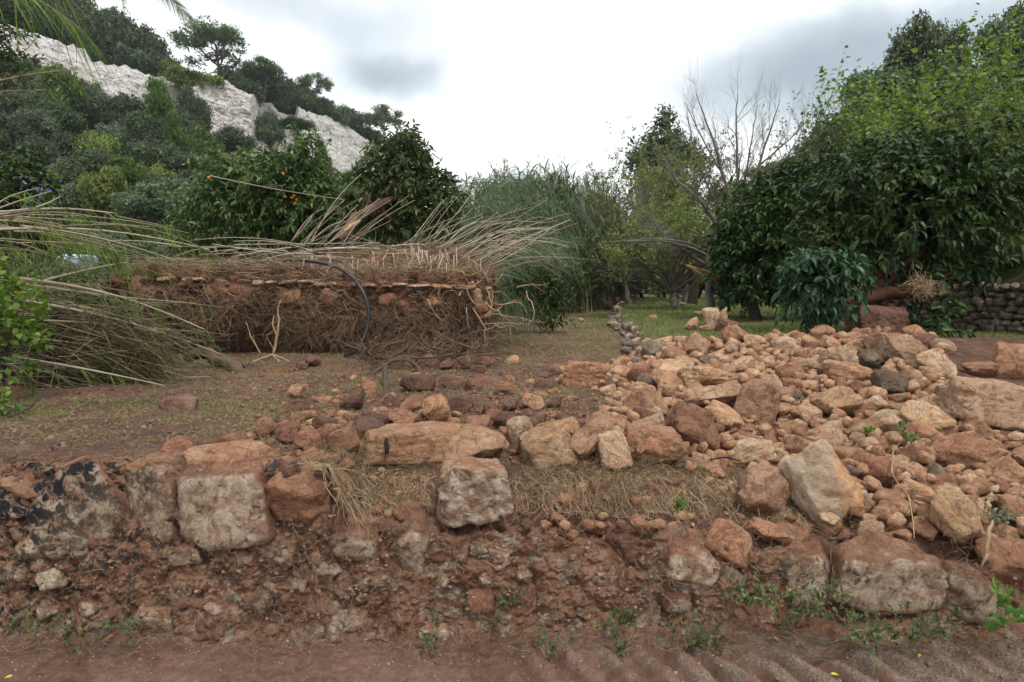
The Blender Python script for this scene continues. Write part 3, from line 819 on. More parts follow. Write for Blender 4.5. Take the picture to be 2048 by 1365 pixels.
    for k, (cx, cy, w, h) in enumerate(((-40, 940, 160, 40), (75, 935, 150, 40), (215, 925, 140, 42), (340, 920, 130, 40), (470, 915, 190, 56), (612, 958, 130, 90))):
        # earth coloured upper faces of the top course, set back from the face
        p = P(cx, cy, 3.22 if k < 5 else 3.13)
        s = mpp(3.2) / 2
        o = obj('stone', rock_mesh('slab' if k < 5 else 'block', k, 4, 'och' if k == 5 else 'red'), root)
        set_trs(o, (p[0], p[1] - WALLY, p[2] - .035), (.25 if k == 5 else .08, .1 if k == 5 else 0, rs.normal() * .2), (w * s * 1.08, .20, h * s * 1.5 if k < 5 else h * s))
    # the squared block left standing alone on the wall
    p = P(945, 990, 3.03)
    s = mpp(3.03) / 2
    V, Fc = rock_verts(9001, 'block', 5)
    o = obj('stone', mesh_np('stone_squared', V, [Fc], M['hero'], True), root)
    set_trs(o, (p[0], p[1] - WALLY + .10, p[2] + .004), (-.05, 0.02, .03), (172 * s * .98, .15, 150 * s))
    o['label'] = 'squared pale lichened block standing alone on top of the broken wall'
    placed.append((945, 990, 88, 78))
    # loose stones lying in the broken top of the wall
    for a in ((1462, 1095, 112, 86, 'och', 'slab', .02, .2, .5), (1352, 1092, 90, 70, 'mdy', 'slab', 0, .2, .4), (1330, 1080, 60, 30, 'red', 'round', 0, .1), (1140, 1083, 50, 22, 'och', 'round', -.06),
              (1100, 1080, 40, 22, 'red', 'round', -.05), (1210, 1075, 70, 30, 'red', 'slab', -.08), (720, 1075, 110, 36, 'red', 'slab', -.1), (800, 1050, 80, 50, 'red', 'round', -.12), (1560, 1080, 100, 40, 'red', 'round', -.04)):
        stone(*a)
    # smaller stones bedded in the mud
    N = 0; tries = 0
    while N < 230 and tries < 9000:
        tries += 1
        cx = rs.uniform(-120, 2170); cy = rs.uniform(1000 if cx < 640 else 1095, 1275)
        zt = CAMZ + (570 - cy) / F * 3.02
        if zt > wall_top((cx - 1024) / F * 3) - .06: continue
        w = rs.uniform(50, 96) if N < 60 else rs.uniform(20, 54); h = w * rs.uniform(.6, 1)
        if any(abs(cx - a) < (b + w / 2) * .92 and abs(cy - c) < (d + h / 2) * .92 for a, c, b, d in placed): continue
        stone(cx, cy, w, h, rs.choice(['wall', 'wall', 'hero', 'red', 'wall', 'hero']), rs.choice(['round', 'chip', 'block']), rs.uniform(.014, .038), lev=3); N += 1
    # bits of stone and broken root crusts too small to pick apart
    V0, F0 = ico(1); parts = []
    for k in range(900):
        cx = rs.uniform(-100, 2150); cy = rs.uniform(990, 1290)
        zt = CAMZ + (570 - cy) / F * 3.02
        X = (cx - 1024) / F * 3
        if zt > wall_top(X) - .03: continue
        r = rs.uniform(.004, .011)
        c = np.array([X, float(wall_face_y(X, zt)) - .01 - rs.rand() * .015, max(zt, .01)])
        v = V0 * (1 + .25 * rs.normal(size=(len(V0), 1))) * r * np.array([1.3, .8, .9]) + c
        parts.append((v, [F0], None))
    V, fl, r = join(parts)
    part('stone_chips', mesh_np('stone_chips', V, fl, M['wall'], True), root, kind='stuff')
    return root
build_wall()

# ------------------------------------------------------------------ rubble heap
rs = RS(21)
discs = []
def lay(cx, cy, w, h, mk, kind, lab, cat='boulder', name='boulder', roll=0.0, Y=None, dep=1.0, lev=4, seed=None, group=None, sink=.0, uniq=False, tilt=0.0):
    if Y is None:
        Y = G(cx, cy + h * .36)[1]
    s = mpp(Y) / 2
    p = P(cx, cy, Y)
    if uniq:
        V, Fc = rock_verts(5000 + (seed or 0), kind, 5)
        me = mesh_np('stone_' + kind, V, [Fc], M[mk], True)
    else:
        me = rock_mesh(kind, rs.randint(9) if seed is None else seed, lev, mk)
    o = obj(name, me)
    set_trs(o, (p[0], p[1] + .15 * (w * s), p[2] - sink), (tilt, roll, rs.normal() * .15), (w * s, (w + h) * .5 * s * dep, h * s))
    tag(o, lab, cat, group)
    discs.append((p[0], p[1], w * s * .85, (w + h) * .5 * s * dep * .8))
    return o
B = 'boulder'
HERO = [
 (1645, 962, 170, 165, 'two', 'chip', 'large two toned boulder, pale left face and orange right face, front of the heap', 0.15, True, 11),
 (1530, 985, 120, 110, 'crm', 'round', 'white topped boulder with black lichen dots left of the two toned boulder', 0, True, 3),
 (1506, 905, 118, 54, 'crm', 'slab', 'flat pale wedge of stone lying above the white topped boulder', -.1, True, 4),
 (1308, 888, 132, 74, 'red', 'block', 'red brown squarish boulder behind the grassy bank, wider than its neighbours', .05, True, 5),
 (1385, 858, 105, 94, 'red', 'round', 'big dull red rounded boulder left of centre of the heap', .2, True, 6),
 (1340, 902, 62, 58, 'red', 'chip', 'dark stained red stone at the foot of the squarish red boulder', 0, False, 2),
 (1185, 872, 62, 110, 'crm', 'slab', 'white crusted slab leaning steeply at the near left of the heap', .75, True, 8),
 (1226, 898, 72, 84, 'crm', 'block', 'cream block propped against the leaning white crusted slab', -.3, True, 9),
 (1096, 892, 108, 74, 'och', 'slab', 'orange slab lying to the left of the leaning white slab', -.12, True, 10),
 (1120, 862, 90, 40, 'och', 'slab', 'ochre slab tucked behind the orange slab near the wall', -.3, False, 3),
 (948, 884, 145, 84, 'och', 'chip', 'boulder with a grey lichened left face just behind the squared block', 0, True, 12),
 (822, 888, 205, 66, 'och', 'slab', 'long low pinkish boulder behind the wall, widest stone left of the squared block', -.03, True, 13),
 (1036, 866, 56, 66, 'crm', 'chip', 'pointed pale stone standing between two orange boulders', .1, False, 4),
 (866, 824, 62, 66, 'och', 'chip', 'pyramid shaped rust coloured stone on the muddy field', .1, True, 15),
 (918, 810, 64, 38, 'mdy', 'slab', 'purplish brown stone right of the pyramid shaped stone', 0, False, 5),
 (1168, 750, 88, 54, 'och', 'block', 'block with a pale overhanging top at the left toe of the heap', .1, True, 17),
 (1420, 757, 150, 50, 'och', 'round', 'long smooth orange boulder lying across the middle of the heap', .06, True, 18),
 (1405, 796, 160, 56, 'crm', 'round', 'long pale orange boulder below the long smooth one', -.22, True, 19),
 (1518, 806, 92, 92, 'crm', 'slab', 'broad cream slab tilted up in the middle of the heap', .25, True, 20),
 (1572, 798, 42, 42, 'crm', 'round', 'small round cream stone at the right edge of the broad cream slab', 0, False, 6),
 (1664, 808, 112, 74, 'och', 'chip', 'tan boulder with a hollow right face in the middle of the heap', -.1, True, 22),
 (1702, 750, 100, 48, 'och', 'round', 'rounded pitted boulder resting under the pinkish standing stone', .05, True, 23),
 (1778, 772, 76, 58, 'gry', 'chip', 'grey green angular stone near the top of the heap', .3, True, 24),
 (1684, 722, 76, 72, 'crm', 'round', 'pinkish grey standing stone at the crest of the heap', .2, True, 25),
 (1742, 722, 54, 40, 'gry', 'round', 'dark greenish stone at the crest beside the pale top boulder', .1, False, 7),
 (1800, 704, 118, 66, 'crm', 'chip', 'big pale cream boulder, topmost stone of the heap', .3, True, 27),
 (1738, 692, 90, 44, 'och', 'chip', 'orange stone behind and left of the topmost cream boulder', -.3, True, 28),
 (1985, 806, 185, 104, 'crm', 'block', 'very large pale boulder with a mossy lower edge at the right edge', .08, True, 29),
 (2032, 726, 100, 72, 'red', 'slab', 'dark red overhanging boulder at the far right edge', .1, True, 30),
 (1960, 738, 66, 40, 'och', 'round', 'small orange boulder left of the dark red overhanging boulder', .0, False, 8),
 (1858, 842, 96, 92, 'och', 'chip', 'orange pointed boulder left of the very large pale boulder', .4, True, 32),
 (1856, 880, 90, 60, 'och', 'round', 'orange boulder under the pointed one on the right of the heap', .2, False, 1),
 (1932, 912, 140, 80, 'och', 'round', 'wide rounded orange boulder at the right of the heap', .15, True, 33),
 (2024, 958, 110, 84, 'och', 'round', 'rounded orange boulder cut by the right edge of the view', .1, True, 34),
 (1780, 848, 78, 52, 'crm', 'round', 'pale stone with a purple stain right of the tan hollow boulder', 0, False, 3),
 (1900, 918, 90, 56, 'och', 'round', 'ochre stone leaning under the wide rounded orange boulder', .1, False, 0),
 (1756, 944, 76, 68, 'red', 'round', 'reddish stone directly right of the two toned boulder', .2, False, 5),
 (1834, 952, 46, 60, 'och', 'round', 'upright ochre stone right of the reddish stone', 0, False, 2),
 (1786, 1018, 80, 60, 'red', 'round', 'dark red stone in the hollow below the two toned boulder', 0, False, 6),
 (1722, 1015, 64, 60, 'red', 'round', 'dull red stone tucked under the two toned boulder', 0, False, 7),
 (1848, 1022, 70, 60, 'red', 'chip', 'mud stained stone in the hollow left of the upright orange slab', 0, False, 8),
 (1918, 1040, 105, 130, 'och', 'chip', 'upright orange slab standing above the low end of the wall', -.2, True, 40),
 (2030, 1020, 90, 60, 'red', 'round', 'muddy red boulder above the end of the wall at the right edge', 0, False, 4),
 (1575, 1075, 90, 56, 'red', 'round', 'muddy rounded stone on the broken wall under hanging roots', 0, False, 4),
 (1660, 1060, 50, 40, 'red', 'chip', 'angular dull stone right of the muddy rounded stone', 0, False, 4),
 (1425, 940, 50, 32, 'crm', 'round', 'small cream stone above the dry hanging roots', 0, False, 2),
 (1380, 1168, 1, 1, 'och', 'round', None, 0, False, 2),
]
for (cx, cy, w_, h_, mk, kd, lab, roll, uq, sd_) in HERO:
    if lab is None: continue
    lay(cx, cy, w_ * 1.06, h_ * 1.08, mk, kd, lab, roll=roll, uniq=uq, seed=sd_, dep=1.0 if w_ < 130 else .8)

# stones scattered over the muddy field and lawn
FIELD = [
 (590, 783, 46, 34, 'och', 'chip', 'orange stone alone on the mud left of the twisted stick'), (594, 812, 54, 22, 'mdy', 'slab', 'flat muddy stone just in front of the lone orange stone'),
 (362, 808, 84, 30, 'mdy', 'slab', 'flat muddy slab alone on the left part of the field'), (736, 778, 38, 42, 'och', 'round', 'upright orange stone beside the twisted stick'),
 (708, 802, 64, 42, 'mdy', 'round', 'dark muddy stone against the upright orange stone'), (652, 850, 56, 26, 'mdy', 'slab', 'low grey brown stone in the row behind the wall'),
 (746, 842, 66, 38, 'mdy', 'round', 'purple brown stone in the row behind the wall'), (530, 856, 62, 44, 'red', 'round', 'dark red stone at the left end of the row behind the wall'),
 (572, 868, 64, 42, 'red', 'chip', 'red brown stone next to the dark red one behind the wall'), (464, 886, 74, 36, 'red', 'slab', 'low red stone with a dark twig beside it'),
 (356, 892, 66, 30, 'red', 'slab', 'flat red stone at the near left of the field'), (838, 768, 76, 36, 'mdy', 'slab', 'flat purple brown slab right of the twisted stick'),
 (906, 764, 56, 32, 'mdy', 'chip', 'muddy stone with a warm front face near the puddle'), (946, 772, 42, 26, 'mdy', 'round', 'small muddy stone left of the puddle'),
 (970, 724, 48, 26, 'mdy', 'slab', 'flat stone beside the pile of washed up branches'), (955, 740, 40, 16, 'mdy', 'slab', 'thin flat stone in front of the branch pile'),
 (628, 724, 38, 24, 'mdy', 'round', 'muddy stone at the foot of the root covered bank'), (606, 733, 26, 14, 'mdy', 'slab', 'small slab beside the stone at the foot of the bank'),
 (1068, 804, 48, 34, 'och', 'chip', 'pointed pinkish stone in the middle of the field'), (1110, 808, 44, 22, 'mdy', 'round', 'low brown stone right of the pointed pinkish stone'),
 (1020, 812, 50, 26, 'mdy', 'round', 'brown stone left of the pointed pinkish stone'), (985, 822, 44, 26, 'mdy', 'slab', 'brown slab in front of the puddle stones'),
 (1008, 842, 48, 34, 'mdy', 'round', 'brown stone behind the pointed pale stone'), (1088, 770, 46, 18, 'mdy', 'slab', 'muddy slab at the right rim of the puddle'),
 (1010, 782, 50, 16, 'mdy', 'slab', 'muddy slab at the near rim of the puddle'), (1133, 762, 36, 20, 'och', 'round', 'small orange stone left of the block with the overhanging top'),
 (890, 728, 36, 28, 'mdy', 'chip', 'muddy stone under the branch pile'), (930, 728, 34, 30, 'mdy', 'chip', 'warm brown stone at the right end of the branch pile'),
 (620, 880, 60, 34, 'red', 'slab', 'red slab in the row directly behind the wall'), (690, 880, 70, 44, 'red', 'slab', 'reddish slab left of the long low pinkish boulder'),
 (440, 905, 70, 26, 'red', 'slab', 'thin red slab behind the broadest wall stone'), (1212, 612, 30, 18, 'gry', 'round', 'grey boulder far back on the lawn'),
 (1162, 641, 14, 8, 'crm', 'chip', 'small pale stone on the lawn beyond the citrus tree'), (1218, 633, 10, 6, 'och', 'chip', 'tiny orange stone on the far lawn left of the kerb'),
 (1386, 650, 36, 26, 'och', 'round', 'leftmost orange stone of the cluster on the terrace'), (1424, 638, 34, 40, 'crm', 'block', 'tall cream stone of the cluster on the terrace'),
 (1446, 636, 28, 42, 'och', 'chip', 'tall orange stone of the cluster on the terrace'), (1456, 652, 50, 28, 'red', 'round', 'dark red stone at the front of the cluster on the terrace'),
 (1414, 657, 36, 12, 'och', 'slab', 'flat stone at the front of the cluster on the terrace'), (1306, 635, 18, 8, 'och', 'slab', 'small orange slab on the green terrace near the kerb'),
 (1400, 627, 34, 8, 'och', 'slab', 'thin orange slab lying behind the terrace cluster'), (1364, 609, 15, 8, 'gry', 'round', 'small grey stone far back on the terrace'),
 (1842, 686, 50, 30, 'mdy', 'round', 'brown stone behind the topmost cream boulder'), (1690, 745, 1, 1, None, None, None),
 (560, 742, 1, 1, None, None, None), (1290, 690, 34, 30, 'och', 'chip', 'orange stone where the kerb meets the heap'), (1632, 660, 34, 16, 'mdy', 'round', 'dark stone in the shade under the blue green leaves'),
]
for a in FIELD:
    if a[4] is None: continue
    lay(a[0], a[1], a[2], a[3] * 1.15, a[4], a[5], a[6], cat='stone', name='field_stone', roll=rs.normal() * .12, sink=0)
lay(1762, 650, 132, 78, 'mdy', 'block', 'large mud caked boulder under the broken tree on the right', roll=.05, Y=7.9, uniq=True, seed=50)

HEAP = [(1180, 880), (1195, 842), (1240, 800), (1160, 772), (1210, 735), (1262, 712), (1300, 694), (1345, 684), (1450, 684), (1560, 676), (1640, 676), (1700, 668), (1760, 664), (1850, 668), (1895, 700), (1880, 740), (1890, 800), (1905, 850),
        (1990, 872), (2040, 905), (2200, 930), (2200, 1090), (1660, 1080), (1600, 1020), (1560, 950), (1400, 940), (1250, 935), (1060, 925), (1060, 880)]
LOW = [(640, 905), (500, 880), (520, 850), (700, 830), (850, 790), (1000, 800), (1180, 830), (1180, 880), (1150, 925), (860, 925)]
def overlap(X, Y, r, f=.8):
    for a, b, c, d in discs:
        dx = (X - a) / (c + r); dy = (Y - b) / (d + r)
        if dx * dx + dy * dy < f * f: return True
    return False
fill = []
targets = [(.09, .14, 46), (.06, .09, 150), (.042, .06, 300), (.027, .042, 700)]
for lo, hi, n in targets:
    k = t_ = 0
    while k < n and t_ < n * 22:
        t_ += 1
        if rs.rand() < .985: px_, py_ = rs.uniform(1050, 2200), rs.uniform(662, 1090); poly = HEAP
        else: px_, py_ = rs.uniform(480, 1200), rs.uniform(790, 930); poly = LOW
        if not in_poly(px_, py_, poly): continue
        g = G(px_, py_, Y1=12)
        if g[1] > 11: continue
        if poly is HEAP and rs.rand() > (g[1] / 7.0) ** 1.2: continue
        if poly is LOW and (lo > .06 or (py_ < 835 and rs.rand() < .75)): continue
        r = rs.uniform(lo, hi)
        if overlap(g[0], g[1], r, .80 if lo > .04 else .72): continue
        discs.append((g[0], g[1], r * .9, r * .9)); k += 1
        fill.append((g[0], g[1], g[2] + r * .28, r, poly is LOW))
# muddy stones washed over the middle of the field
for k in range(420):
    px_, py_ = rs.uniform(640, 1200), rs.uniform(700, 850)
    if not in_poly(px_, py_, [(650, 850), (640, 790), (700, 740), (860, 712), (1000, 712), (1130, 735), (1180, 800), (1100, 850)]): continue
    if n2d(px_ / 90, py_ / 30, 1, 2, 3) < .02: continue
    g = G(px_, py_, Y1=12); r = rs.uniform(.02, .085) * rs.uniform(.6, 1)
    if overlap(g[0], g[1], r, .95): continue
    discs.append((g[0], g[1], r, r)); fill.append((g[0], g[1], g[2] + r * .1, r, True))
# small muddy stones in the dug out bank under the sod
for k in range(300):
    px_, py_ = (rs.uniform(660, 855), rs.uniform(930, 1085)) if rs.rand() < .3 else (rs.uniform(1035, 1680), rs.uniform(950, 1095))
    g = G(px_, py_, Y1=6); r = rs.uniform(.012, .045)
    if overlap(g[0], g[1], r, .8): continue
    discs.append((g[0], g[1], r, r)); fill.append((g[0], g[1], g[2] + r * .2, r, True))
# a second layer resting on the first
for k in range(520):
    px_, py_ = rs.uniform(1060, 2150), rs.uniform(672, 1075)
    if not in_poly(px_, py_, HEAP): continue
    g = G(px_, py_, Y1=12); r = rs.uniform(.022, .055)
    fill.append((g[0], g[1], g[2] + .055 + r * .5, r, False))
fill.sort(key=lambda f: -f[3] / f[1])
def stone_style(low):
    if low: return rs.choice(['red', 'mdy', 'red', 'och'])
    return rs.choice(['och', 'och', 'och', 'crm', 'crm', 'red', 'gry'], p=[.22, .18, .16, .15, .12, .14, .03])
ANCH = []
CUT = [' lying', ' leaning', ' behind', ' at ', ' in ', ' just', ' propped', ' tucked', ' standing', ' resting', ' near', ' directly', ' under', ' above', ' left', ' right', ' with', ',', ' on ', ' cut ', ' across', ' beside', ' next', ' alone', ' below', ' between']
for (cx, cy, w_, h_, mk, kd, lab, *_r) in HERO + [f[:7] for f in FIELD if f[4]]:
    if not lab: continue
    sh = lab
    for c_ in CUT:
        if c_ in sh: sh = sh[:sh.index(c_)]
    if len(sh.split()) >= 3: ANCH.append((cx, cy, w_, h_, ' '.join(sh.split()[:6])))
COLN = {'och': 'orange', 'crm': 'cream', 'red': 'red brown', 'gry': 'grey green', 'mdy': 'mud coated'}
SHN = {'round': 'rounded', 'chip': 'angular', 'block': 'blocky', 'slab': 'flat'}
def near_label(X, Y, Z, r, mk, kd):
    x, y = to_px((X, Y, Z))
    a = min(ANCH, key=lambda a: ((x - a[0]) / (a[2] + 60)) ** 2 + ((y - a[1]) / (a[3] + 50)) ** 2)
    dx, dy = (x - a[0]) / (a[2] + 1), (y - a[1]) / (a[3] + 1)
    side = ('right of' if dx > 0 else 'left of') if abs(dx) > abs(dy) else ('below' if dy > 0 else 'above')
    size = 'small' if r < .045 else ('fist sized' if r < .068 else 'head sized')
    return ('%s %s %s stone %s the %s' % (size, COLN[mk], SHN[kd], side, a[4]), 'stone', '%s loose stones of the fallen wall' % COLN[mk])
STL = {'och': ('fist to head sized orange rubble stone lying in the heap', 'orange rubble stones in the heap'), 'crm': ('loose cream coloured rubble stone lying in the heap', 'cream rubble stones in the heap'),
       'red': ('loose red brown rubble stone lying among the heap', 'red brown rubble stones in the heap'), 'gry': ('small grey green rubble stone among the orange heap', 'grey rubble stones in the heap'),
       'mdy': ('mud coated loose stone lying behind the wall', 'muddy loose stones behind the wall')}
frag = {}
for i, (X, Y, Z, r, low) in enumerate(fill):
    mk = stone_style(low)
    if low: st_ = ('mdy' if mk == 'mdy' else mk)
    kd = rs.choice(['round', 'chip', 'chip', 'chip', 'block', 'slab', 'block'])
    sc = (r * rs.uniform(.95, 1.4), r * rs.uniform(.8, 1.15), r * rs.uniform(.62, .95))
    rot = (rs.uniform(-.6, .6), rs.uniform(-.6, .6), rs.uniform(0, 6.28))
    if i < 300:
        o = obj('rubble_stone', rock_mesh(kd, rs.randint(9), 4 if i < 110 else 3, mk))
        set_trs(o, (X, Y, Z), rot, sc)
        tag(o, *near_label(X, Y, Z, r, mk, kd))
    else:
        frag.setdefault(mk, []).append((X, Y, Z, r, kd, sc, rot))
from mathutils import Euler
allparts = []
matidx = []
order = list(frag)
V_, F_, mi_ = [], [], []; off = 0
cache = {}
for mk in order:
    for (X, Y, Z, r, kd, sc, rot) in frag[mk]:
        key = (kd, rs.randint(5))
        if key not in cache: cache[key] = rock_verts(800 + key[1] * 13 + len(kd) * 100, kd, 2)
        V, Fc = cache[key]
        Rm = np.array(Euler(rot).to_matrix())
        V_.append((V * np.array(sc)) @ Rm.T + np.array([X, Y, Z])); F_.append(Fc + off); off += len(V)
        mi_.append(np.full(len(Fc), order.index(mk), np.int32))
# crumbs and pebbles between the stones
V0, F0 = ico(1)
for k in range(2600):
    if rs.rand() < .7: px_, py_ = rs.uniform(1050, 2150), rs.uniform(664, 1100); poly = HEAP
    else: px_, py_ = rs.uniform(450, 1200), rs.uniform(740, 930); poly = None
    if poly and not in_poly(px_, py_, poly): continue
    g = G(px_, py_, Y1=12); r = rs.uniform(.006, .02)
    v = V0 * (1 + .22 * rs.normal(size=(len(V0), 1))) * r + np.array([g[0], g[1], g[2] + r * .5])
    V_.append(v); F_.append(F0 + off); off += len(v); mi_.append(np.full(len(F0), rs.randint(len(order)) if poly else max(0, order.index('red')), np.int32))
me = mesh_np('rubble_fragments', np.concatenate(V_), [np.concatenate(F_)], None, True)
for mk in order: me.materials.append(M[mk])
me.polygons.foreach_set('material_index', np.concatenate(mi_))
tag(obj('rubble_fragments', me), 'small broken fragments and pebbles between the larger stones of the heap', 'rubble', kind='stuff')

# ------------------------------------------------------------------ kerb along the terrace
root = empty('terrace_edging', (1.6, 9, .78), 'low crumbling edging of grey stones between lawn and green terrace', 'kerb')
Yk = 7.6
while Yk < 27:
    for lay_ in (0, 1):
        r = rs.uniform(.04, .13) * (1 if lay_ == 0 else .8)
        if rs.rand() < .25: continue
        o = obj('stone', rock_mesh(rs.choice(['round', 'block', 'chip']), rs.randint(9), 3, 'old' if rs.rand() < .8 else 'crm'), root)
        x = float(terrace_edge(Yk)) + (.02 if lay_ == 0 else .10) + rs.normal() * .06
        set_trs(o, (x - 1.6, Yk - 9 + rs.normal() * .03, -.0 + (.05 if lay_ == 0 else .13)), (rs.normal() * .2, rs.normal() * .2, rs.rand() * 6), (r, r * 1.1, r * .75))
    Yk += rs.uniform(.16, .24) * (1 + max(0, Yk - 10) * .04)

# ------------------------------------------------------------------ dry stone wall on the right
root = empty('dry_stone_wall', (7, 9, .9), 'grey dry stone terrace wall of rounded stones at the right', 'wall')
WA, WB = np.array([6.3, 13.2]), np.array([6.5, 6.4])
wd_ = WB - WA; wl = np.linalg.norm(wd_); wd_ = wd_ / wl
WA = np.array([5.35, 11.8]); WB = np.array([6.75, 7.4]); wd_ = WB - WA; wl = np.linalg.norm(wd_); wd_ /= wl
nrm_ = np.array([wd_[1], -wd_[0]])     # toward the camera side
if nrm_ @ (np.array([0, 0]) - WA) < 0: nrm_ = -nrm_
zc = .0
row = 0; cnt = 0
while zc < .64:
    s = rs.uniform(0, .1); rh = rs.uniform(.085, .12)
    while s < wl + 1.6:
        w_ = rs.uniform(.10, .2)
        if zc > .45 and (rs.rand() < .2): s += w_; continue
        c = WA + wd_ * (s + w_ / 2)
        gz = float(Hf(c[0], c[1]))
        o = obj('stone', rock_mesh(rs.choice(['round', 'block', 'round']), rs.randint(9), 3, 'old'), root)
        set_trs(o, (c[0] - 7 + nrm_[0] * rs.normal() * .02 - nrm_[0] * .1 * zc, c[1] - 9 + nrm_[1] * rs.normal() * .02, gz - .9 + zc + rh / 2 + rs.normal() * .01),
                (rs.normal() * .1, rs.normal() * .2, math.atan2(wd_[1], wd_[0]) + rs.normal() * .15), (w_ * .52, .1, rh * .56))
        s += w_; cnt += 1
    zc += rh * .95; row += 1
# earth core behind the stones
n_ = 30
tt = np.linspace(-.3, wl + 1.8, n_)
bx = WA[None] + wd_[None] * tt[:, None] - nrm_[None] * .09
V = []
for c in bx:
    g = float(Hf(c[0], c[1]))
    b2 = c - nrm_ * .6
    V += [(c[0], c[1], g - .1), (c[0], c[1], g + .58), (b2[0], b2[1], g + .60), (b2[0] - nrm_[0] * 1.5, b2[1] - nrm_[1] * 1.5, g + .5)]
i = np.arange(n_ * 4).reshape(n_, 4)
part('earth_core', mesh_np('earth_core', V, [np.stack([i[:-1, :-1], i[1:, :-1], i[1:, 1:], i[:-1, 1:]], -1).reshape(-1, 4)], M['mud'], True), root)
# ------------------------------------------------------------------ cliff and hillside
CT = [(-900, -40), (-400, -10), (-150, 20), (30, 52), (70, 70), (100, 80), (165, 98), (185, 124), (260, 136), (300, 150), (360, 156), (372, 150), (385, 163), (455, 163), (480, 180), (512, 192), (520, 206), (545, 208), (560, 226), (590, 232), (594, 212), (615, 224), (650, 232), (700, 256), (755, 292), (800, 335), (900, 425), (1000, 520), (1080, 566)]
CTx = np.array([c[0] for c in CT], float); CTy = np.array([c[1] for c in CT], float)
def cliff_D(x): return np.interp(x, [-900, 0, 366, 372, 505, 525, 590, 596, 760, 1080], [70, 82, 101, 97.5, 99, 106, 108, 104, 124, 150])
def cliff_bot(x): return np.interp(x, [-900, 0, 60, 160, 250, 370, 420, 480, 520, 560, 640, 700, 760, 900, 1080], [110, 115, 128, 165, 190, 236, 296, 300, 300, 320, 345, 385, 430, 500, 568])
nx, nv = 620, 150
X_, V_ = np.meshgrid(np.linspace(-900, 1080, nx), np.linspace(0, 1, nv))
ty = np.interp(X_, CTx, CTy); by = cliff_bot(X_) + 25
Dp = cliff_D(X_) - 3.0 * V_
py = ty + (by - ty) * V_
def Pv(x, y, Y):
    a = (x - 1024.0) / F; b = (682.5 - y) / F
    dy = CP + b * SP; dz = -SP + b * CP
    return np.stack([a / dy * Y, np.broadcast_to(Y, x.shape), CAMZ + dz / dy * Y], -1)
p = Pv(X_, py, Dp)
q = p.copy(); q[..., 2] *= 1.0
d = .8 * fbm(q * .14, 3) + .22 * billow(q * np.array([.7, .7, 1.1]), 4, .55) + .75 * np.abs(fbm(q * np.array([.42, .42, .05]) + 4, 2))
ledge = .12 * np.tanh(3 * np.sin(q[..., 2] * 2.2 + 2 * fbm(q * .4, 2)))
d = (d + ledge) * np.clip(V_ * 14, .15, 1)
p[..., 1] -= d
p[..., 2] += .35 * fbm(q * .9, 3) * (V_ < .03)
i = np.arange(nx * nv).reshape(nv, nx)
Fq = np.stack([i[:-1, :-1], i[1:, :-1], i[1:, 1:], i[:-1, 1:]], -1).reshape(-1, 4)
tag(obj('cliff', mesh_np('cliff', p.reshape(-1, 3), [Fq], M['cliff'], False)), kind='structure')

def hill_z_rows():
    xs = np.linspace(-1400, 1080, 130)
    rows = []
    ty = np.interp(xs, CTx, CTy); D = cliff_D(xs)
    bz = Pv(xs, cliff_bot(xs) + 12, D - 2.2)[:, 2]
    tz = Pv(xs, ty, D)[:, 2]
    Xt = (xs - 1024) / F
    for k in np.linspace(0, 1, 34):            # valley foot up to the cliff base
        Y = 26 + (D - 2.2 - 26) * k
        z = .9 + (bz - .9) * k ** 1.15
        x = Xt * Y * 1.0
        rows.append(np.stack([x, Y, z + .5 * n2d(x, Y, .12, 3, 8) * (0 < k < 1)], -1))
    base_n = len(rows)
    for k in np.linspace(0, 1, 26):            # plateau behind the edge, rising on the left
        Y = D + .3 + 70 * k
        rise = np.interp(xs, [-1400, 0, 180, 250, 340, 420, 1080], [17, 13, 8, 4.5, 1.5, .5, .0])
        z = tz + rise * np.sin(min(1, k * 2.2) * math.pi / 2) - 3 * k + .25
        x = Xt * (D + .3) + Xt * 70 * k * .6
        rows.append(np.stack([x, Y, z + .4 * n2d(x, Y, .15, 3, 3) * (k > 0)], -1))
    for grp, nm in ((rows[:base_n], 'hillside'), (rows[base_n:], 'hilltop')):
        A = np.array(grp); n, m = A.shape[:2]
        i = np.arange(n * m).reshape(n, m)
        Fq = np.stack([i[:-1, :-1], i[:-1, 1:], i[1:, 1:], i[1:, :-1]], -1).reshape(-1, 4)
        tag(obj(nm, mesh_np(nm, A.reshape(-1, 3), [Fq], M['hill'], True)), kind='structure')
hill_z_rows()
def slope_Y(x, y):
    """distance of the hillside below the cliff seen at pixel (x, y)"""
    D = float(cliff_D(x)) - 2.2; bz = P(x, float(cliff_bot(x)) + 12, D)[2]
    d = ray(x, y)
    for k in np.linspace(0, 1, 80):
        Y = 26 + (D - 26) * k
        if CAMZ + d[2] / d[1] * Y < .9 + (bz - .9) * k ** 1.15: return Y
    return D

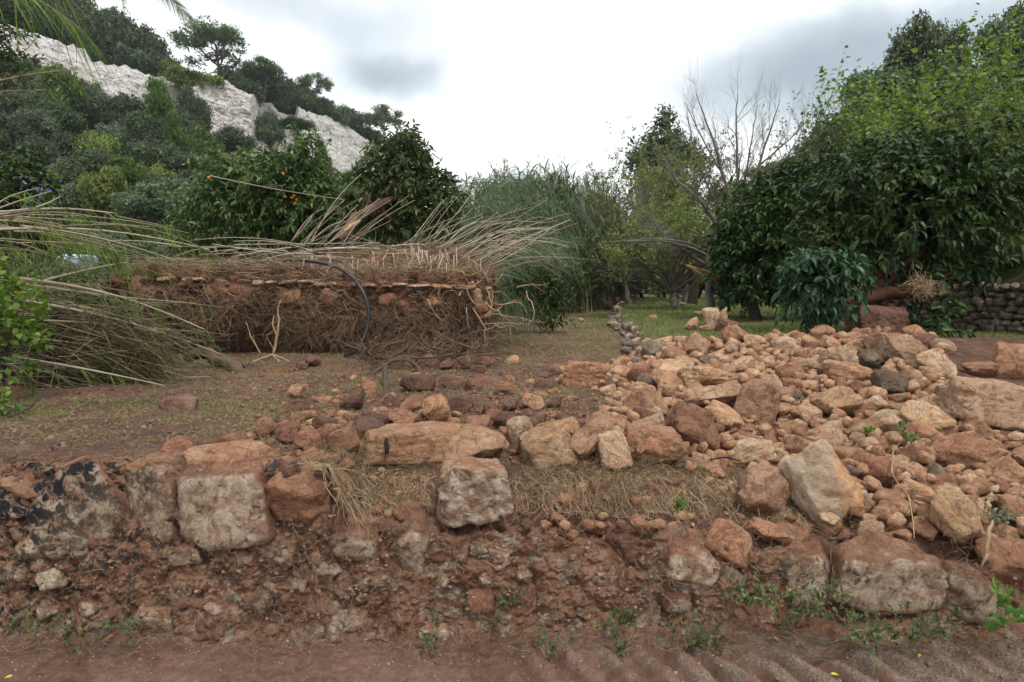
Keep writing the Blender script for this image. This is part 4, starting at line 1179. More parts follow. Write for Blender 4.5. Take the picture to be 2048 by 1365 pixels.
# ------------------------------------------------------------------ tree shapes shared on the hill
_tree = {}
def crown_mesh(key, blobs, n, L, W, shape, matk, seed, shell=.28, lump=.35, gap=.3, nleaf=1, Ls=0, droop=.0, up=.5, freq=1.6, inner=.25, spread=.9, low=None):
    rs = RS(seed)
    p, d = blob_points(blobs, n, rs, shell, lump, gap, seed * 1.3, freq, low)
    if nleaf > 1:
        dd = norm(d + np.array([0, 0, up]) + rs.normal(size=d.shape) * .45)
        parts = [sprigs(p, dd, nleaf, Ls, L, W, shape, rs, droop, spread, seed)]
    else:
        dd = rs.normal(size=d.shape); nr = norm(d * .9 + np.array([0, 0, up]) + rs.normal(size=d.shape) * .6)
        LL = L * (.6 + .8 * rs.rand(len(p)))
        parts = [leaves(p, dd, nr, LL, LL * W, shape, seed)]
    if inner > 0:
        m = int(n * inner)
        p2, d2 = blob_points(blobs, m, rs, .3, lump, 0, seed * 1.3, freq, low)
        B = np.array(blobs)[:, :3]
        p2 = p2 - d2 * 0.22 * np.array(blobs)[:, 3:6].mean(0)
        LL = L * (2.0 if nleaf == 1 else 1.5) * (.7 + .6 * rs.rand(len(p2)))
        parts.append(leaves(p2, rs.normal(size=d2.shape), norm(d2 + rs.normal(size=d2.shape) * .5), LL, LL * max(W, .6), 'quad', seed + 1))
    V, fl, r = join(parts)
    return mesh_np('crown', V, fl, M[matk], False, r)
def lobes(seed, n, R, c=(0, 0, 0), sq=.8, core=.62):
    """a crown of uneven lobes round a core"""
    rs = RS(seed); out = [(c[0], c[1], c[2], R * core, R * core, R * core * sq)]
    for k in range(n):
        d = norm(rs.normal(size=3)); d[2] = d[2] * .75 + .12
        rr = R * rs.uniform(.26, .46)
        out.append((c[0] + d[0] * (R - rr), c[1] + d[1] * (R - rr), c[2] + d[2] * (R - rr) * sq * 1.1, rr, rr, rr * .85))
    return out
def trunk_mesh(seed, h, r0, matk, blobs=None, nb=7, wob=.1, sides=6, sub=0, tilt=(0, 0)):
    rs = RS(seed)
    b, R = branch_level(np.zeros((1, 3)), np.array([[tilt[0], tilt[1], 1.0]]), np.array([h]), np.array([r0]), np.array([r0 * .5]), rs, 8, wob)
    parts = [strands(b, R, sides) + (None,)]
    if blobs is not None:
        Bc = np.array(blobs)[:, :3]
        idx = rs.randint(0, len(Bc), nb)
        tgt = Bc[idx] + rs.normal(size=(nb, 3)) * np.array(blobs)[idx, 3:6] * .35
        st = b[0, rs.randint(3, 8, nb)]
        t = np.linspace(0, 1, 7)[None, :, None]
        c = st[:, None] * (1 - t) + tgt[:, None] * t
        c += (np.sin(t * math.pi) * rs.normal(size=(nb, 1, 3)) * .12 * h) + rs.normal(size=c.shape) * .015 * h * (t > 0)
        Rr = r0 * .42 * (1 - t[..., 0] * .8) * np.ones((nb, 1))
        parts.append(strands(c, Rr, 4) + (None,))
        if sub:
            b2, d2, r2 = spawn(c, Rr, sub, rs, .35, .9, .15)
            pp, rr = branch_level(b2, d2, np.full(len(b2), h * .28), r2 * .5, r2 * .1, rs, 5, .22)
            parts.append(strands(pp, rr, 3) + (None,))
    V, fl, r = join(parts)
    r = RS(seed).rand(len(r)) * .3 + .3
    return mesh_np('trunk', V, fl, M[matk], True, r)
def shared(key, f):
    if key not in _tree: _tree[key] = f()
    return _tree[key]
def hill_tree(kind, var, loc, size, label, group, rz=0, cat='tree', name=None):
    """kinds are built one unit high round their base and scaled"""
    def mk():
        if kind == 'oak':
            bl = lobes(var * 5 + 1, 12, .52, (0, 0, .52), .8)
            return crown_mesh(kind, bl, 12000, .034, .6, 'quad', 'lf_oak', var * 9 + 2, .3, .55, .36, freq=1.7), trunk_mesh(var, .5, .04, 'bark', bl, 5)
        if kind == 'olive':
            bl = lobes(var * 5 + 2, 14, .52, (0, 0, .5), .78)
            return crown_mesh(kind, bl, 12000, .032, .5, 'quad', 'lf_olv', var * 9 + 3, .3, .5, .34, freq=1.7), trunk_mesh(var + 5, .5, .04, 'bark', bl, 5)
        if kind == 'yellow':
            bl = lobes(var * 5 + 3, 12, .5, (0, 0, .52), .95)
            return crown_mesh(kind, bl, 10000, .034, .7, 'quad', 'lf_yel', var * 9 + 4, .32, .55, .4, freq=1.7), trunk_mesh(var + 9, .5, .03, 'bark', bl, 5)
        if kind == 'pine':
            rs = RS(var + 40); bl = []
            for k in range(22):
                z = rs.uniform(.12, .95); rr = .5 * (1.03 - z) ** .6
                a = rs.rand() * 6.28; q = rr * rs.uniform(.35, .85)
                s = .12 + .12 * (1 - z)
                bl.append((math.cos(a) * q, math.sin(a) * q, z, s, s, s * .8))
            bl.append((0, 0, .45, .2, .2, .38))
            return crown_mesh(kind, bl, 16000, .036, .24, 'quad', 'lf_pine', var * 9 + 5, .32, .45, .28, up=.9, freq=1.5), trunk_mesh(var + 13, .9, .03, 'bark')
        if kind == 'umbrella':
            rs = RS(var + 70); bl = []
            for k in range(34):
                a = rs.rand() * 6.28; q = math.sqrt(rs.rand()) * .46
                z = .84 - q * q * .9 + rs.normal() * .04 - (.16 if rs.rand() < .3 else 0)
                s = rs.uniform(.09, .15)
                bl.append((math.cos(a) * q, math.sin(a) * q, z, s * 1.25, s * 1.25, s * .75))
            return crown_mesh(kind, bl, 17000, .026, .24, 'quad', 'lf_far', var * 9 + 6, .42, .6, .46, up=1.0, inner=.1), trunk_mesh(var + 17, .55, .026, 'bark', bl, 16, .06)
    c, t = shared((kind, var), mk)
    nm = name or {'oak': 'holm_oak', 'olive': 'grey_green_tree', 'yellow': 'yellow_green_tree', 'pine': 'pine_tree', 'umbrella': 'umbrella_pine'}[kind]
    r = empty(nm, loc, label, cat, group)
    r.rotation_euler = (0, 0, rz); r.scale = size if isinstance(size, tuple) else (size,) * 3
    obj('crown', c, r); obj('trunk', t, r)
    return r
def treepx(kind, var, cx, cy, w, h, label, group=None, Y=None, **kw):
    """a tree whose crown fills the pixel box round (cx, cy)"""
    if Y is None: Y = slope_Y(cx, cy + h * .45) - 1
    b = P(cx, cy + h / 2, Y); s = mpp(Y)
    return hill_tree(kind, var, tuple(b), (w * s, w * s, h * s), label, group, rz=RS(int(abs(cx * 7 + cy)) + 1).rand() * 6.28, **kw)
# the pines on the skyline of the cliff
treepx('umbrella', 0, 436, 112, 152, 122, 'widest umbrella pine standing alone on the cliff edge', Y=102)
treepx('umbrella', 1, 528, 158, 74, 84, 'small umbrella pine leaning out right of the widest pine', Y=104)
treepx('umbrella', 2, 632, 184, 72, 72, 'round umbrella pine on the cliff between dark bushes', Y=110)
treepx('umbrella', 3, 768, 254, 86, 86, 'last umbrella pine down the ridge at the end of the cliff', Y=123)
treepx('umbrella', 1, 808, 288, 40, 52, 'slim pine beside the last umbrella pine of the ridge', Y=126)
TOP = [(475, 172, 110, 62), (520, 158, 100, 60), (575, 190, 78, 66), (610, 196, 60, 44), (665, 222, 80, 50), (700, 240, 70, 44), (742, 268, 60, 36), (640, 214, 70, 40), (560, 205, 70, 40),
       (375, 150, 90, 34), (418, 158, 80, 34), (345, 140, 60, 40), (312, 116, 90, 62), (285, 90, 110, 76), (240, 66, 110, 80), (195, 52, 110, 74), (150, 30, 130, 96), (100, 22, 140, 100), (40, 10, 150, 90),
       (-30, 0, 160, 100), (200, 90, 110, 56), (255, 108, 110, 50), (130, 70, 120, 50), (300, 138, 80, 34), (80, 48, 110, 40), (170, 104, 60, 30), (-120, 0, 150, 110), (-210, -10, 150, 110), (785, 300, 60, 34), (455, 158, 70, 50), (225, 38, 60, 50)]
for k, (cx, cy, w_, h_) in enumerate(TOP):
    kd = 'yellow' if k in (9, 10, 11) else ('olive' if k in (4, 12, 17, 21, 23) else 'oak')
    treepx(kd, k % 3, cx, cy + h_ * .32, w_ * .95, h_ * 1.75, {'oak': 'dark evergreen bush', 'olive': 'grey green bush', 'yellow': 'light green bush hanging over the edge'}[kd] + (' outside the frame' if cx < 0 else [' at the upper left corner', ' on the upper left skyline', ' high left of the widest pine', ' just left of the widest pine', ' under the widest pine', ' between the first two pines', ' around the round umbrella pine', ' down the ridge past the round pine'][min(7, int(cx // 95))]) + ' above the cliff',
           'bushes on top of the cliff', Y=float(cliff_D(cx)) + 3 + max(0, (150 - cy)) * .03 - (2.5 if kd == 'yellow' else 0), cat='bush', name='cliff_bush')
treepx('pine', 0, 128, 222, 118, 180, 'tall bright green pine left of centre on the wooded slope', Y=62)
treepx('pine', 1, 322, 240, 104, 170, 'bright green pine standing in front of the cliff buttress', Y=66)
treepx('pine', 2, 70, 160, 80, 90, 'small bright pine high at the left of the slope', Y=70)
treepx('pine', 0, 352, 280, 60, 110, 'narrow bright pine right behind the pine in front of the buttress', Y=60)
treepx('oak', 0, 390, 240, 70, 160, 'dark holm oak climbing the left side of the white buttress', Y=80)
treepx('oak', 1, 470, 292, 90, 84, 'round dark oak at the foot of the white buttress', Y=78)
treepx('oak', 2, 540, 270, 60, 100, 'dark tree rooted in the cleft between the two cliff faces', Y=90)
treepx('oak', 0, 590, 252, 80, 34, 'dark bush clinging to the ledge of the second cliff face', Y=101, cat='bush')
treepx('pine', 2, 640, 335, 64, 110, 'green pine in front of the second cliff face', Y=60)
treepx('pine', 1, 690, 385, 80, 90, 'green pine lower down by the second cliff face', Y=52)
treepx('olive', 1, 310, 415, 150, 116, 'rounded olive green tree behind the root covered bank', Y=27)
treepx('yellow', 0, 212, 385, 90, 130, 'yellow green tree beside the rounded olive green tree', Y=30)
treepx('olive', 2, 372, 338, 110, 60, 'pale grey green bush below the white buttress', Y=52)
treepx('olive', 0, 340, 390, 120, 90, 'grey green tree partly behind the rounded olive green tree', Y=36)
MID = []
rs = RS(12)
for k in range(125):
    for _ in range(30):
        x = rs.uniform(-420, 800); lo = float(cliff_bot(x)) + 6; y = lo + (520 - lo) * rs.rand() ** 1.05
        s = np.interp(y, [150, 300, 520], [70, 100, 145])
        if all(((x - a) / (s * .52)) ** 2 + ((y - b) / (s * .38)) ** 2 > 1 for a, b, c_ in MID): MID.append((x, y, s)); break
MID.sort(key=lambda m: m[1])
for k, (x, y, s) in enumerate(MID):
    kd = rs.choice(['oak', 'olive', 'yellow', 'pine'], p=[.52, .22, .14, .12])
    if kd == 'yellow' and y < 220: kd = 'oak'
    zone = 'outside the left edge of the view' if x < 0 else ['at the left edge of the wooded slope', 'on the slope under the left cliff', 'on the slope before the white buttress', 'under the cleft right of the buttress', 'under the second cliff face', 'near the end of the ridge'][min(5, int(x / 130))]
    lev_ = 'high up' if y < 260 else ('halfway up' if y < 380 else 'low down')
    w_ = s * rs.uniform(.9, 1.35); h_ = s * rs.uniform(.75, 1.05) * (1.2 if kd == 'pine' else 1)
    treepx(kd, rs.randint(3), x, y + h_ * .25, w_, h_ * 1.25, {'oak': 'dark green holm oak', 'olive': 'grey green tree', 'yellow': 'yellowish green tree', 'pine': 'bright green young pine'}[kd] + ' ' + lev_ + ' ' + zone,
           {'oak': 'holm oaks on the wooded slope', 'olive': 'grey green trees on the wooded slope', 'yellow': 'yellowish trees on the wooded slope', 'pine': 'young pines on the wooded slope'}[kd])

# ------------------------------------------------------------------ far side and middle distance
def bushrow(n, x0, x1, yb, h0, h1, Y0, Y1, kinds, label, group, seed):
    rs = RS(seed)
    for k in range(n):
        x = x0 + (x1 - x0) * (k + rs.rand()) / n; Y = rs.uniform(Y0, Y1); h = rs.uniform(h0, h1); w_ = h * rs.uniform(1.0, 1.5)
        kd = rs.choice(kinds)
        X = (x - 1024) / F * Y
        z = float(Hf(X, Y)) if Y < 60 else .8
        hill_tree(kd, rs.randint(3), (X, Y, z - .12 * h), (w_, w_, h), label, group, rs.rand() * 6.28, cat='tree' if h > 3 else 'bush', name='background_tree' if h > 3 else 'undergrowth_bush')
bushrow(18, 880, 1560, 0, 1.6, 2.8, 30, 34, ['oak'], 'dark bush closing the far end of the lawn', 'dark bushes at the end of the lawn', 31)
bushrow(12, 1080, 1700, 0, 3.6, 5.2, 38, 48, ['oak', 'yellow'], 'green tree behind the far end of the lawn', 'green trees beyond the lawn', 32)
bushrow(16, 300, 900, 0, 2.2, 3.4, 20, 26, ['oak', 'olive'], 'dark bush behind the root covered bank', 'dark bushes behind the bank', 33)
bushrow(14, -500, 330, 0, 1.6, 3.0, 15, 22, ['oak', 'yellow', 'oak'], 'dark bush beyond the heap of fallen reeds', 'dark bushes beyond the fallen reeds', 34)
# right hand slope
rs = RS(35)
for k in range(64):
    Y = rs.uniform(13, 34); X = 7.0 + (Y - 9) * .24 + rs.rand() * 12 + .5
    x = 1024 + X / Y * F
    if x < 1560 or x > 2900: continue
    h = rs.uniform(1.6, 2.6) if x < 1800 else rs.uniform(2.2, 3.8)
    kd = rs.choice(['oak', 'olive', 'yellow'], p=[.5, .25, .25])
    hill_tree(kd, rs.randint(3), (X, Y, float(Hf(X, Y)) - .3), (h * 1.3, h * 1.3, h), {'oak': 'dark bush on the slope behind the fruit trees at the right', 'olive': 'grey green bush on the slope behind the fruit trees at the right', 'yellow': 'yellow green bush on the slope behind the fruit trees at the right'}[kd],
              {'oak': 'dark bushes on the right slope', 'olive': 'grey bushes on the right slope', 'yellow': 'yellow green bushes on the right slope'}[kd], rs.rand() * 6.28, cat='bush', name='slope_bush')

def tree(name, label, base, crown_me, trunk_me, cat='tree', group=None, extra=()):
    r = empty(name, tuple(base), label, cat, group)
    for nm, me in (('trunk', trunk_me), ('crown', crown_me)) + tuple(extra):
        if me: part(nm, me, r)
    return r
def pb(x, y, rx, ry, Y, depth=1.0):
    """ellipsoid that fills a pixel ellipse at distance Y"""
    p = P(x, y, Y); s = mpp(Y)
    return (p[0], p[1], p[2], rx * s, (rx + ry) / 2 * s * depth, ry * s)
def limbs(polys, matk, sides=6, sub=0, seed=0, sublen=.4, S=12, subr=.5, lv=2, subang=.8, up=.15, lo=.25):
    """limbs given as lists of (x, y, Y, radius) in photo pixels and metres, with finer twigs spawned off them"""
    rs = RS(seed); Pt, R = [], []
    for pl in polys:
        pts = np.array([P(a[0], a[1], a[2]) for a in pl]); rad = np.array([a[3] for a in pl])
        t = np.linspace(0, len(pl) - 1, S)
        k = np.arange(len(pl))
        c = np.stack([np.interp(t, k, pts[:, j]) for j in range(3)], -1)
        for _ in range(2): c[1:-1] = (c[:-2] + 2 * c[1:-1] + c[2:]) / 4
        rr = np.interp(t, k, rad)
        c[1:-1] += rs.normal(size=(S - 2, 3)) * rr.mean() * .35
        Pt.append(c); R.append(rr)
    Pt = np.array(Pt); R = np.array(R)
    parts = [strands(Pt, R, sides) + (None,)]
    tips = [Pt[:, -1]]; cur, cr_ = Pt, R; ln = sublen
    for l in range(lv if sub else 0):
        b, d, r = spawn(cur, cr_, sub, rs, lo, subang, up)
        cur, cr_ = branch_level(b, d, ln * (.5 + rs.rand(len(b))), np.minimum(r * subr, .03), np.minimum(r * subr, .03) * .25, rs, 6, .16, .03)
        parts.append(strands(cur, cr_, 3) + (None,)); tips.append(cur[:, -1]); ln *= .55
    V, fl, r = join(parts)
    return mesh_np('trunk', V, fl, M[matk], True, RS(seed).rand(len(r)) * .5 + .2), np.concatenate(tips), cur

# reed thicket
def reed_mesh(seed, n, w, dpt, h, lean=0.0, plume=True, nl=13, matk='lf_reed'):
    rs = RS(seed)
    b = np.stack([rs.uniform(-w / 2, w / 2, n), rs.uniform(-dpt / 2, dpt / 2, n), np.zeros(n)], -1)
    hh = h * (.72 + .36 * rs.rand(n) ** 1.5) * (1 - .25 * (np.abs(b[:, 0]) / (w / 2)) ** 2)
    d = norm(np.stack([rs.normal(size=n) * .10 + lean, rs.normal(size=n) * .08, np.ones(n)], -1))
    S = 7; t = np.linspace(0, 1, S)
    c = b[:, None] + d[:, None] * (hh[:, None] * t)[..., None]
    bend = norm(rs.normal(size=(n, 3)) * np.array([1, 1, 0]) + np.array([lean * 3, 0, 0])) * (.12 + .12 * rs.rand(n, 1)) * h
    c += bend[:, None] * (t ** 2.4)[None, :, None]; c[..., 2] -= (np.linalg.norm(bend, axis=1) * .3)[:, None] * t ** 3
    R = .011 * (1 - .75 * t)[None] * np.ones((n, 1))
    V, fl = strands(c, R, 3)
    stalk = mesh_np('stalks', V, fl, M['canegreen'], True, rs.rand(len(fl[0])))
    # long leaves up each stalk
    k = np.arange(nl) / nl * .82 + .18
    tt = np.clip(k[None] + rs.normal(size=(n, nl)) * .03, .1, 1) * (S - 1)
    i = np.minimum(tt.astype(int), S - 2); f = tt - i; nn = np.arange(n)[:, None]
    p = c[nn, i] * (1 - f[..., None]) + c[nn, i + 1] * f[..., None]
    az_ = rs.rand(n, nl) * 6.28
    out_ = np.stack([np.cos(az_), np.sin(az_), .9 + .5 * rs.rand(n, nl)], -1)
    L = h * (.11 + .07 * rs.rand(n * nl))
    V, fl, r = leaves(p.reshape(-1, 3), out_.reshape(-1, 3), norm(out_.reshape(-1, 3) * np.array([-.6, -.6, 0]) + np.array([0, 0, 1])), L, L * .075, 'blade', seed)
    V2 = V
    leaf = mesh_np('leaves', V2, fl, M[matk], False, r)
    pm = None
    if plume:
        m = rs.choice(n, max(3, n // 14), replace=False); pts = c[m, -1]
        q = 60; off = rs.normal(size=(len(m), q, 3)) * np.array([.035, .035, .15]) * h * .35
        pp = (pts[:, None] + off + np.array([0, 0, .03 * h])).reshape(-1, 3)
        pm = mesh_np('plume', *(lambda a: (a[0], a[1]))(leaves(pp, np.tile([0, 0, 1.0], (len(pp), 1)) + rs.normal(size=pp.shape) * .3, rs.normal(size=pp.shape), np.full(len(pp), .17), np.full(len(pp), .028), 'quad')), M['plume'])
    return stalk, leaf, pm
REED = [(915, 22, 3.9, 0), (965, 21, 3.9, 1), (1010, 23, 4.5, 2), (1055, 21, 4.5, 0), (1100, 22, 4.8, 1), (1145, 24, 4.5, 2), (1190, 26, 4.7, 0), (1235, 27, 4.6, 1), (880, 23, 3.4, 2), (1075, 19, 3.9, 2), (1120, 20, 4.0, 0), (1165, 23, 3.9, 2)]
rvar = [reed_mesh(200 + k, 110, 1.6, 1.2, 1.0 * 4.4, lean=.03 * (k - 1), nl=20) for k in range(3)]
ORD = ['first', 'second', 'third', 'fourth', 'fifth', 'sixth', 'seventh', 'eighth', 'ninth', 'tenth', 'eleventh', 'twelfth']
for k, (x, Y, h, v) in enumerate(REED):
    X = (x - 1024) / F * Y
    r = empty('reed_clump', (X, Y, .75), 'standing clump of green giant reeds, %s from the left of the thicket' % ORD[sorted(q[0] for q in REED).index(x)], 'reeds', 'standing clumps of giant reeds')
    r.scale = (1, 1, h / 4.4); r.rotation_euler = (0, 0, k * 1.3)
    for nm, me in zip(('stalks', 'leaves', 'plume'), rvar[v]):
        o = obj(nm, me, r); 
        o['kind'] = 'stuff'

# loose yellow green trees, laurel, bare tree
def twiggy(name, label, bl, base, seed, matk, n=2600, L=.09, twigs=26, gap=.45, trunk_r=.09, lv=2):
    rs = RS(seed); B = np.array(bl)
    base = np.array(base, float)
    fork = base + (B[:, :3].mean(0) - base) * np.array([.3, .3, .35])
    polys = []
    S = 10; t = np.linspace(0, 1, S)[:, None]
    for k in range(twigs):
        i = rs.randint(len(B)); d = norm(rs.normal(size=3)); d[2] = abs(d[2])
        e = B[i, :3] + d * B[i, 3:6] * rs.uniform(.5, 1.02)
        c = fork * (1 - t) + e * t + np.sin(t * math.pi) * rs.normal(size=3) * .12 * np.linalg.norm(e - fork)
        c[1:] += rs.normal(size=(S - 1, 3)) * .02 * np.linalg.norm(e - fork)
        polys.append(c)
    Pt = np.array(polys); R = trunk_r * .38 * (1 - .88 * np.linspace(0, 1, S))[None] * np.ones((twigs, 1))
    tr = np.stack([base * (1 - q) + fork * q for q in np.linspace(0, 1, S)])[None] + rs.normal(size=(1, S, 3)) * .02
    parts = [strands(tr, (trunk_r * (1.15 - .4 * np.linspace(0, 1, S)))[None], 8) + (None,), strands(Pt, R, 4) + (None,)]
    cur, cr_ = Pt, R; ln = np.mean(B[:, 3]) * .6
    for l in range(lv):
        b, d, r = spawn(cur, cr_, 6 if l == 0 else 4, rs, .25, .8, .25)
        cur, cr_ = branch_level(b, d, ln * (.5 + rs.rand(len(b))), r * .5, r * .15, rs, 5, .15, .05); ln *= .6
        parts.append(strands(cur, np.maximum(cr_, .0016 * base[1] / 10), 3) + (None,))
    V, fl, r = join(parts)
    tm = mesh_np('trunk', V, fl, M['twig'], True, RS(seed).rand(len(r)) * .6 + .1)
    tip = cur[:, 2:].reshape(-1, 3)
    tip = tip[rs.permutation(len(tip))[:n]]
    g = fbm(tip * .9 + seed, 2); tip = tip[g > gap - .6]
    V, fl, r = sprigs(tip, rs.normal(size=tip.shape) + np.array([0, 0, .4]), 5, L * 1.6, L, .62, 'quad', rs, .4, 1.0, seed)
    cm = mesh_np('crown', V, fl, M[matk], False, r)
    tree(name, label, base, cm, tm)
twiggy('loose_green_tree', 'thin twiggy tree with yellow green leaves at the left of the far group', [pb(1250, 420, 110, 90, 21), pb(1200, 470, 90, 80, 21), pb(1300, 500, 110, 80, 21), pb(1170, 520, 60, 60, 21)], (3.6, 21, .95), 61, 'lf_yel', 6500, .09, 30, .3)
twiggy('loose_green_tree', 'light green feathery tree behind the bare tree', [pb(1350, 380, 110, 100, 25), pb(1420, 430, 90, 90, 25), pb(1300, 430, 80, 80, 25)], (6.4, 25, .95), 62, 'lf_yel', 9000, .10, 34, .1, .11)
twiggy('loose_green_tree', 'twiggy grey green tree with low drooping branches on the terrace', [pb(1330, 510, 120, 70, 17), pb(1250, 550, 90, 50, 17), pb(1400, 500, 60, 70, 17)], (4.1, 17, .95), 63, 'lf_yel', 5000, .07, 34, .3, .10)
bl = [pb(1320, 330, 66, 56, 32), pb(1330, 280, 42, 46, 32), pb(1290, 310, 34, 30, 32), pb(1328, 240, 20, 30, 32), pb(1360, 300, 36, 36, 32), pb(1395, 320, 34, 34, 32), pb(1275, 320, 26, 22, 32), pb(1330, 390, 80, 60, 32)]
tree('laurel_tree', 'pyramid shaped dark green tree rising above the others in the distance', (6.9, 32, .95), crown_mesh('l', bl, 6500, .17, .55, 'quad', 'lf_oak', 71, .25, .35, .35, inner=.15), trunk_mesh(71, 5, .12, 'bark'))
[c for c in bpy.data.objects['laurel_tree'].children if c.name.startswith('trunk')][0].location = (0, 0, 0)
BARE = [
 [(1424, 622, 13.2, .085), (1420, 560, 13.2, .07), (1412, 500, 13.2, .06), (1440, 470, 13.2, .055), (1452, 448, 13.2, .05)],
 [(1450, 455, 13.2, .05), (1470, 425, 13.2, .04), (1440, 340, 13.1, .03), (1432, 290, 13, .022), (1410, 240, 13, .014), (1392, 188, 13, .006)],
 [(1450, 455, 13.2, .045), (1480, 410, 13.2, .036), (1520, 330, 13.3, .026), (1540, 260, 13.3, .016), (1560, 200, 13.3, .006)],
 [(1440, 460, 13.2, .045), (1400, 400, 13.0, .034), (1350, 360, 12.9, .02), (1325, 310, 12.8, .010)],
 [(1470, 425, 13.2, .035), (1475, 350, 13.2, .026), (1472, 255, 13.2, .018), (1476, 190, 13.2, .007)],
 [(1440, 340, 13.1, .02), (1400, 270, 13, .012), (1370, 205, 13, .005)],
 [(1520, 330, 13.3, .02), (1590, 270, 13.4, .012), (1640, 210, 13.4, .005)],
 [(1410, 510, 13.2, .04), (1370, 490, 12.8, .026), (1290, 480, 12.5, .016), (1200, 485, 12.3, .007)],
 [(1412, 530, 13.2, .036), (1350, 490, 12.9, .022), (1300, 440, 12.7, .012), (1290, 420, 12.7, .006)],
 [(1440, 520, 13.2, .03), (1380, 485, 12.6, .02), (1310, 478, 12.2, .012), (1240, 482, 12.0, .006)],
 [(1452, 448, 13.2, .03), (1420, 380, 13.0, .02), (1385, 300, 12.9, .012), (1375, 230, 12.9, .005)],
 [(1480, 410, 13.2, .025), (1500, 300, 13.1, .014), (1515, 210, 13.1, .005)],
 [(1520, 350, 13.3, .02), (1610, 320, 13.2, .012), (1670, 270, 13.2, .005)],
 [(1500, 380, 13.2, .022), (1560, 340, 13.2, .014), (1600, 270, 13.2, .006)]]
tm, tips, cur = limbs(BARE, 'twig', 7, 9, 81, .7, 14, .45, 3, .75, .35, .15)
tree('bare_tree', 'leafless tree with upright grey twigs against the bright sky', (P(1424, 622, 13.2)[0], 13.2, .95), None, tm)
for k, (bx, by, Y, r0, lb) in enumerate(((1350, 606, 20, .10, 'dark stump like trunk left of the bare tree'), (1388, 606, 18.5, .12, 'leaning dark trunk behind the terrace cluster'))):
    V, fl = strands(np.array([[P(bx - 4, by + 2, Y), P(bx + 1, by - 30, Y), P(bx + 6, by - 60, Y), P(bx + 3, by - 90, Y)]]), np.array([[r0 * 1.2, r0, r0 * .85, r0 * .6]]), 8)
    tr_ = empty('tree_trunk', tuple(P(bx, by, Y)), lb, 'tree trunk')
    part('trunk', mesh_np('trunk', V, fl, M['bark'], True, np.full(sum(len(f) for f in fl), .2)), tr_)

# citrus like trees on the right
def fruit_tree(name, label, blobs, n, L, matk, seed, polys, barkk='redwood', nleaf=8, W=.42, droop=.45, gap=.3, shell=.22, inner=.3, sub=5):
    rs = RS(seed)
    cm = crown_mesh(name, blobs, n, L, W, 'leaf', matk, seed, shell, .32, gap, nleaf, L * 1.9, droop, .35, 1.5, inner)
    tm, tips, cur = limbs(polys, barkk, 8, sub, seed, .5, 10, .4, 2)
    b = P(*polys[0][0][:3])
    return tree(name, label, b, cm, tm)
Y = 11.8
fruit_tree('evergreen_fruit_tree', 'dense dark glossy fruit tree with a short upright trunk left of the broken one', [pb(1530, 505, 84, 66, Y), pb(1490, 480, 50, 70, Y), pb(1560, 430, 90, 80, Y), pb(1590, 530, 60, 50, Y), pb(1480, 555, 36, 40, Y - .2), pb(1620, 400, 80, 60, Y)],
           1700, .135, 'lf_citrus', 91, [[(1512, 642, 12.2, .12), (1506, 600, 12.2, .10), (1520, 540, 12, .08), (1540, 470, 11.8, .05)], [(1515, 560, 12, .06), (1570, 500, 11.8, .04), (1600, 430, 11.8, .02)], [(1506, 580, 12.1, .05), (1480, 520, 11.9, .03), (1480, 460, 11.8, .015)]], 'bark')
fruit_tree('evergreen_fruit_tree', 'dark leafy fruit tree whose trunk leans at the left of the dense group', [pb(1500, 560, 50, 56, 12.8)], 120, .13, 'lf_citrus', 92,
           [[(1448, 616, 13.0, .13), (1456, 590, 13, .11), (1480, 550, 12.9, .06)], [(1456, 590, 13, .08), (1440, 560, 13, .05)]], 'bark')
Y = 8.6
fruit_tree('broken_fruit_tree', 'biggest dark leaved fruit tree, half uprooted with a split red trunk', [pb(1760, 430, 150, 130, Y), pb(1880, 400, 120, 130, Y), pb(1690, 450, 76, 66, Y), pb(1800, 345, 95, 60, Y), pb(1930, 460, 90, 90, Y), pb(1860, 500, 90, 50, Y), pb(1970, 360, 80, 90, Y)],
           3000, .115, 'lf_citrus', 93, [[(1740, 640, 8.2, .10), (1745, 600, 8.2, .12), (1765, 560, 8.3, .12), (1790, 500, 8.5, .09), (1780, 420, 8.6, .05)],
                                       [(1835, 580, 7.9, .07), (1790, 588, 8.0, .08), (1720, 596, 8.0, .07), (1650, 612, 7.9, .045), (1620, 640, 7.8, .03)],
                                       [(1770, 550, 8.3, .07), (1850, 500, 8.5, .05), (1900, 440, 8.6, .03)], [(1760, 560, 8.3, .06), (1700, 500, 8.4, .045), (1680, 430, 8.5, .02)],
                                       [(1780, 610, 8.0, .06), (1760, 640, 8.0, .03), (1730, 660, 8.0, .02)], [(1655, 610, 7.9, .03), (1652, 640, 7.8, .02), (1655, 668, 7.7, .012)],
                                       [(1870, 570, 8.2, .03), (1900, 545, 8.2, .02), (1925, 530, 8.1, .012)]], gap=.42, shell=.34)
Y = 7.3
fruit_tree('blue_green_sapling', 'low branch of large blue green leaves hanging toward the rubble', [pb(1645, 555, 50, 34, Y), pb(1620, 585, 30, 36, Y), pb(1672, 575, 30, 36, Y), pb(1640, 530, 40, 20, Y)],
           190, .125, 'lf_blue', 94, [[(1655, 672, 7.5, .02), (1650, 640, 7.5, .022), (1660, 580, 7.4, .018), (1650, 530, 7.3, .01)], [(1655, 620, 7.4, .012), (1620, 580, 7.3, .008)]], 'redwood', 8, .46, .75, .1, .2, .1, 4)
fruit_tree('broken_fruit_tree_bough', 'fallen leafy bough under the broken tree beside the grey dry stone wall', [pb(1860, 620, 34, 46, 7.9), pb(1880, 650, 24, 22, 7.7)], 60, .11, 'lf_citrus', 95, [[(1835, 600, 8, .03), (1870, 610, 8, .02), (1900, 640, 7.9, .01)]], inner=.1)
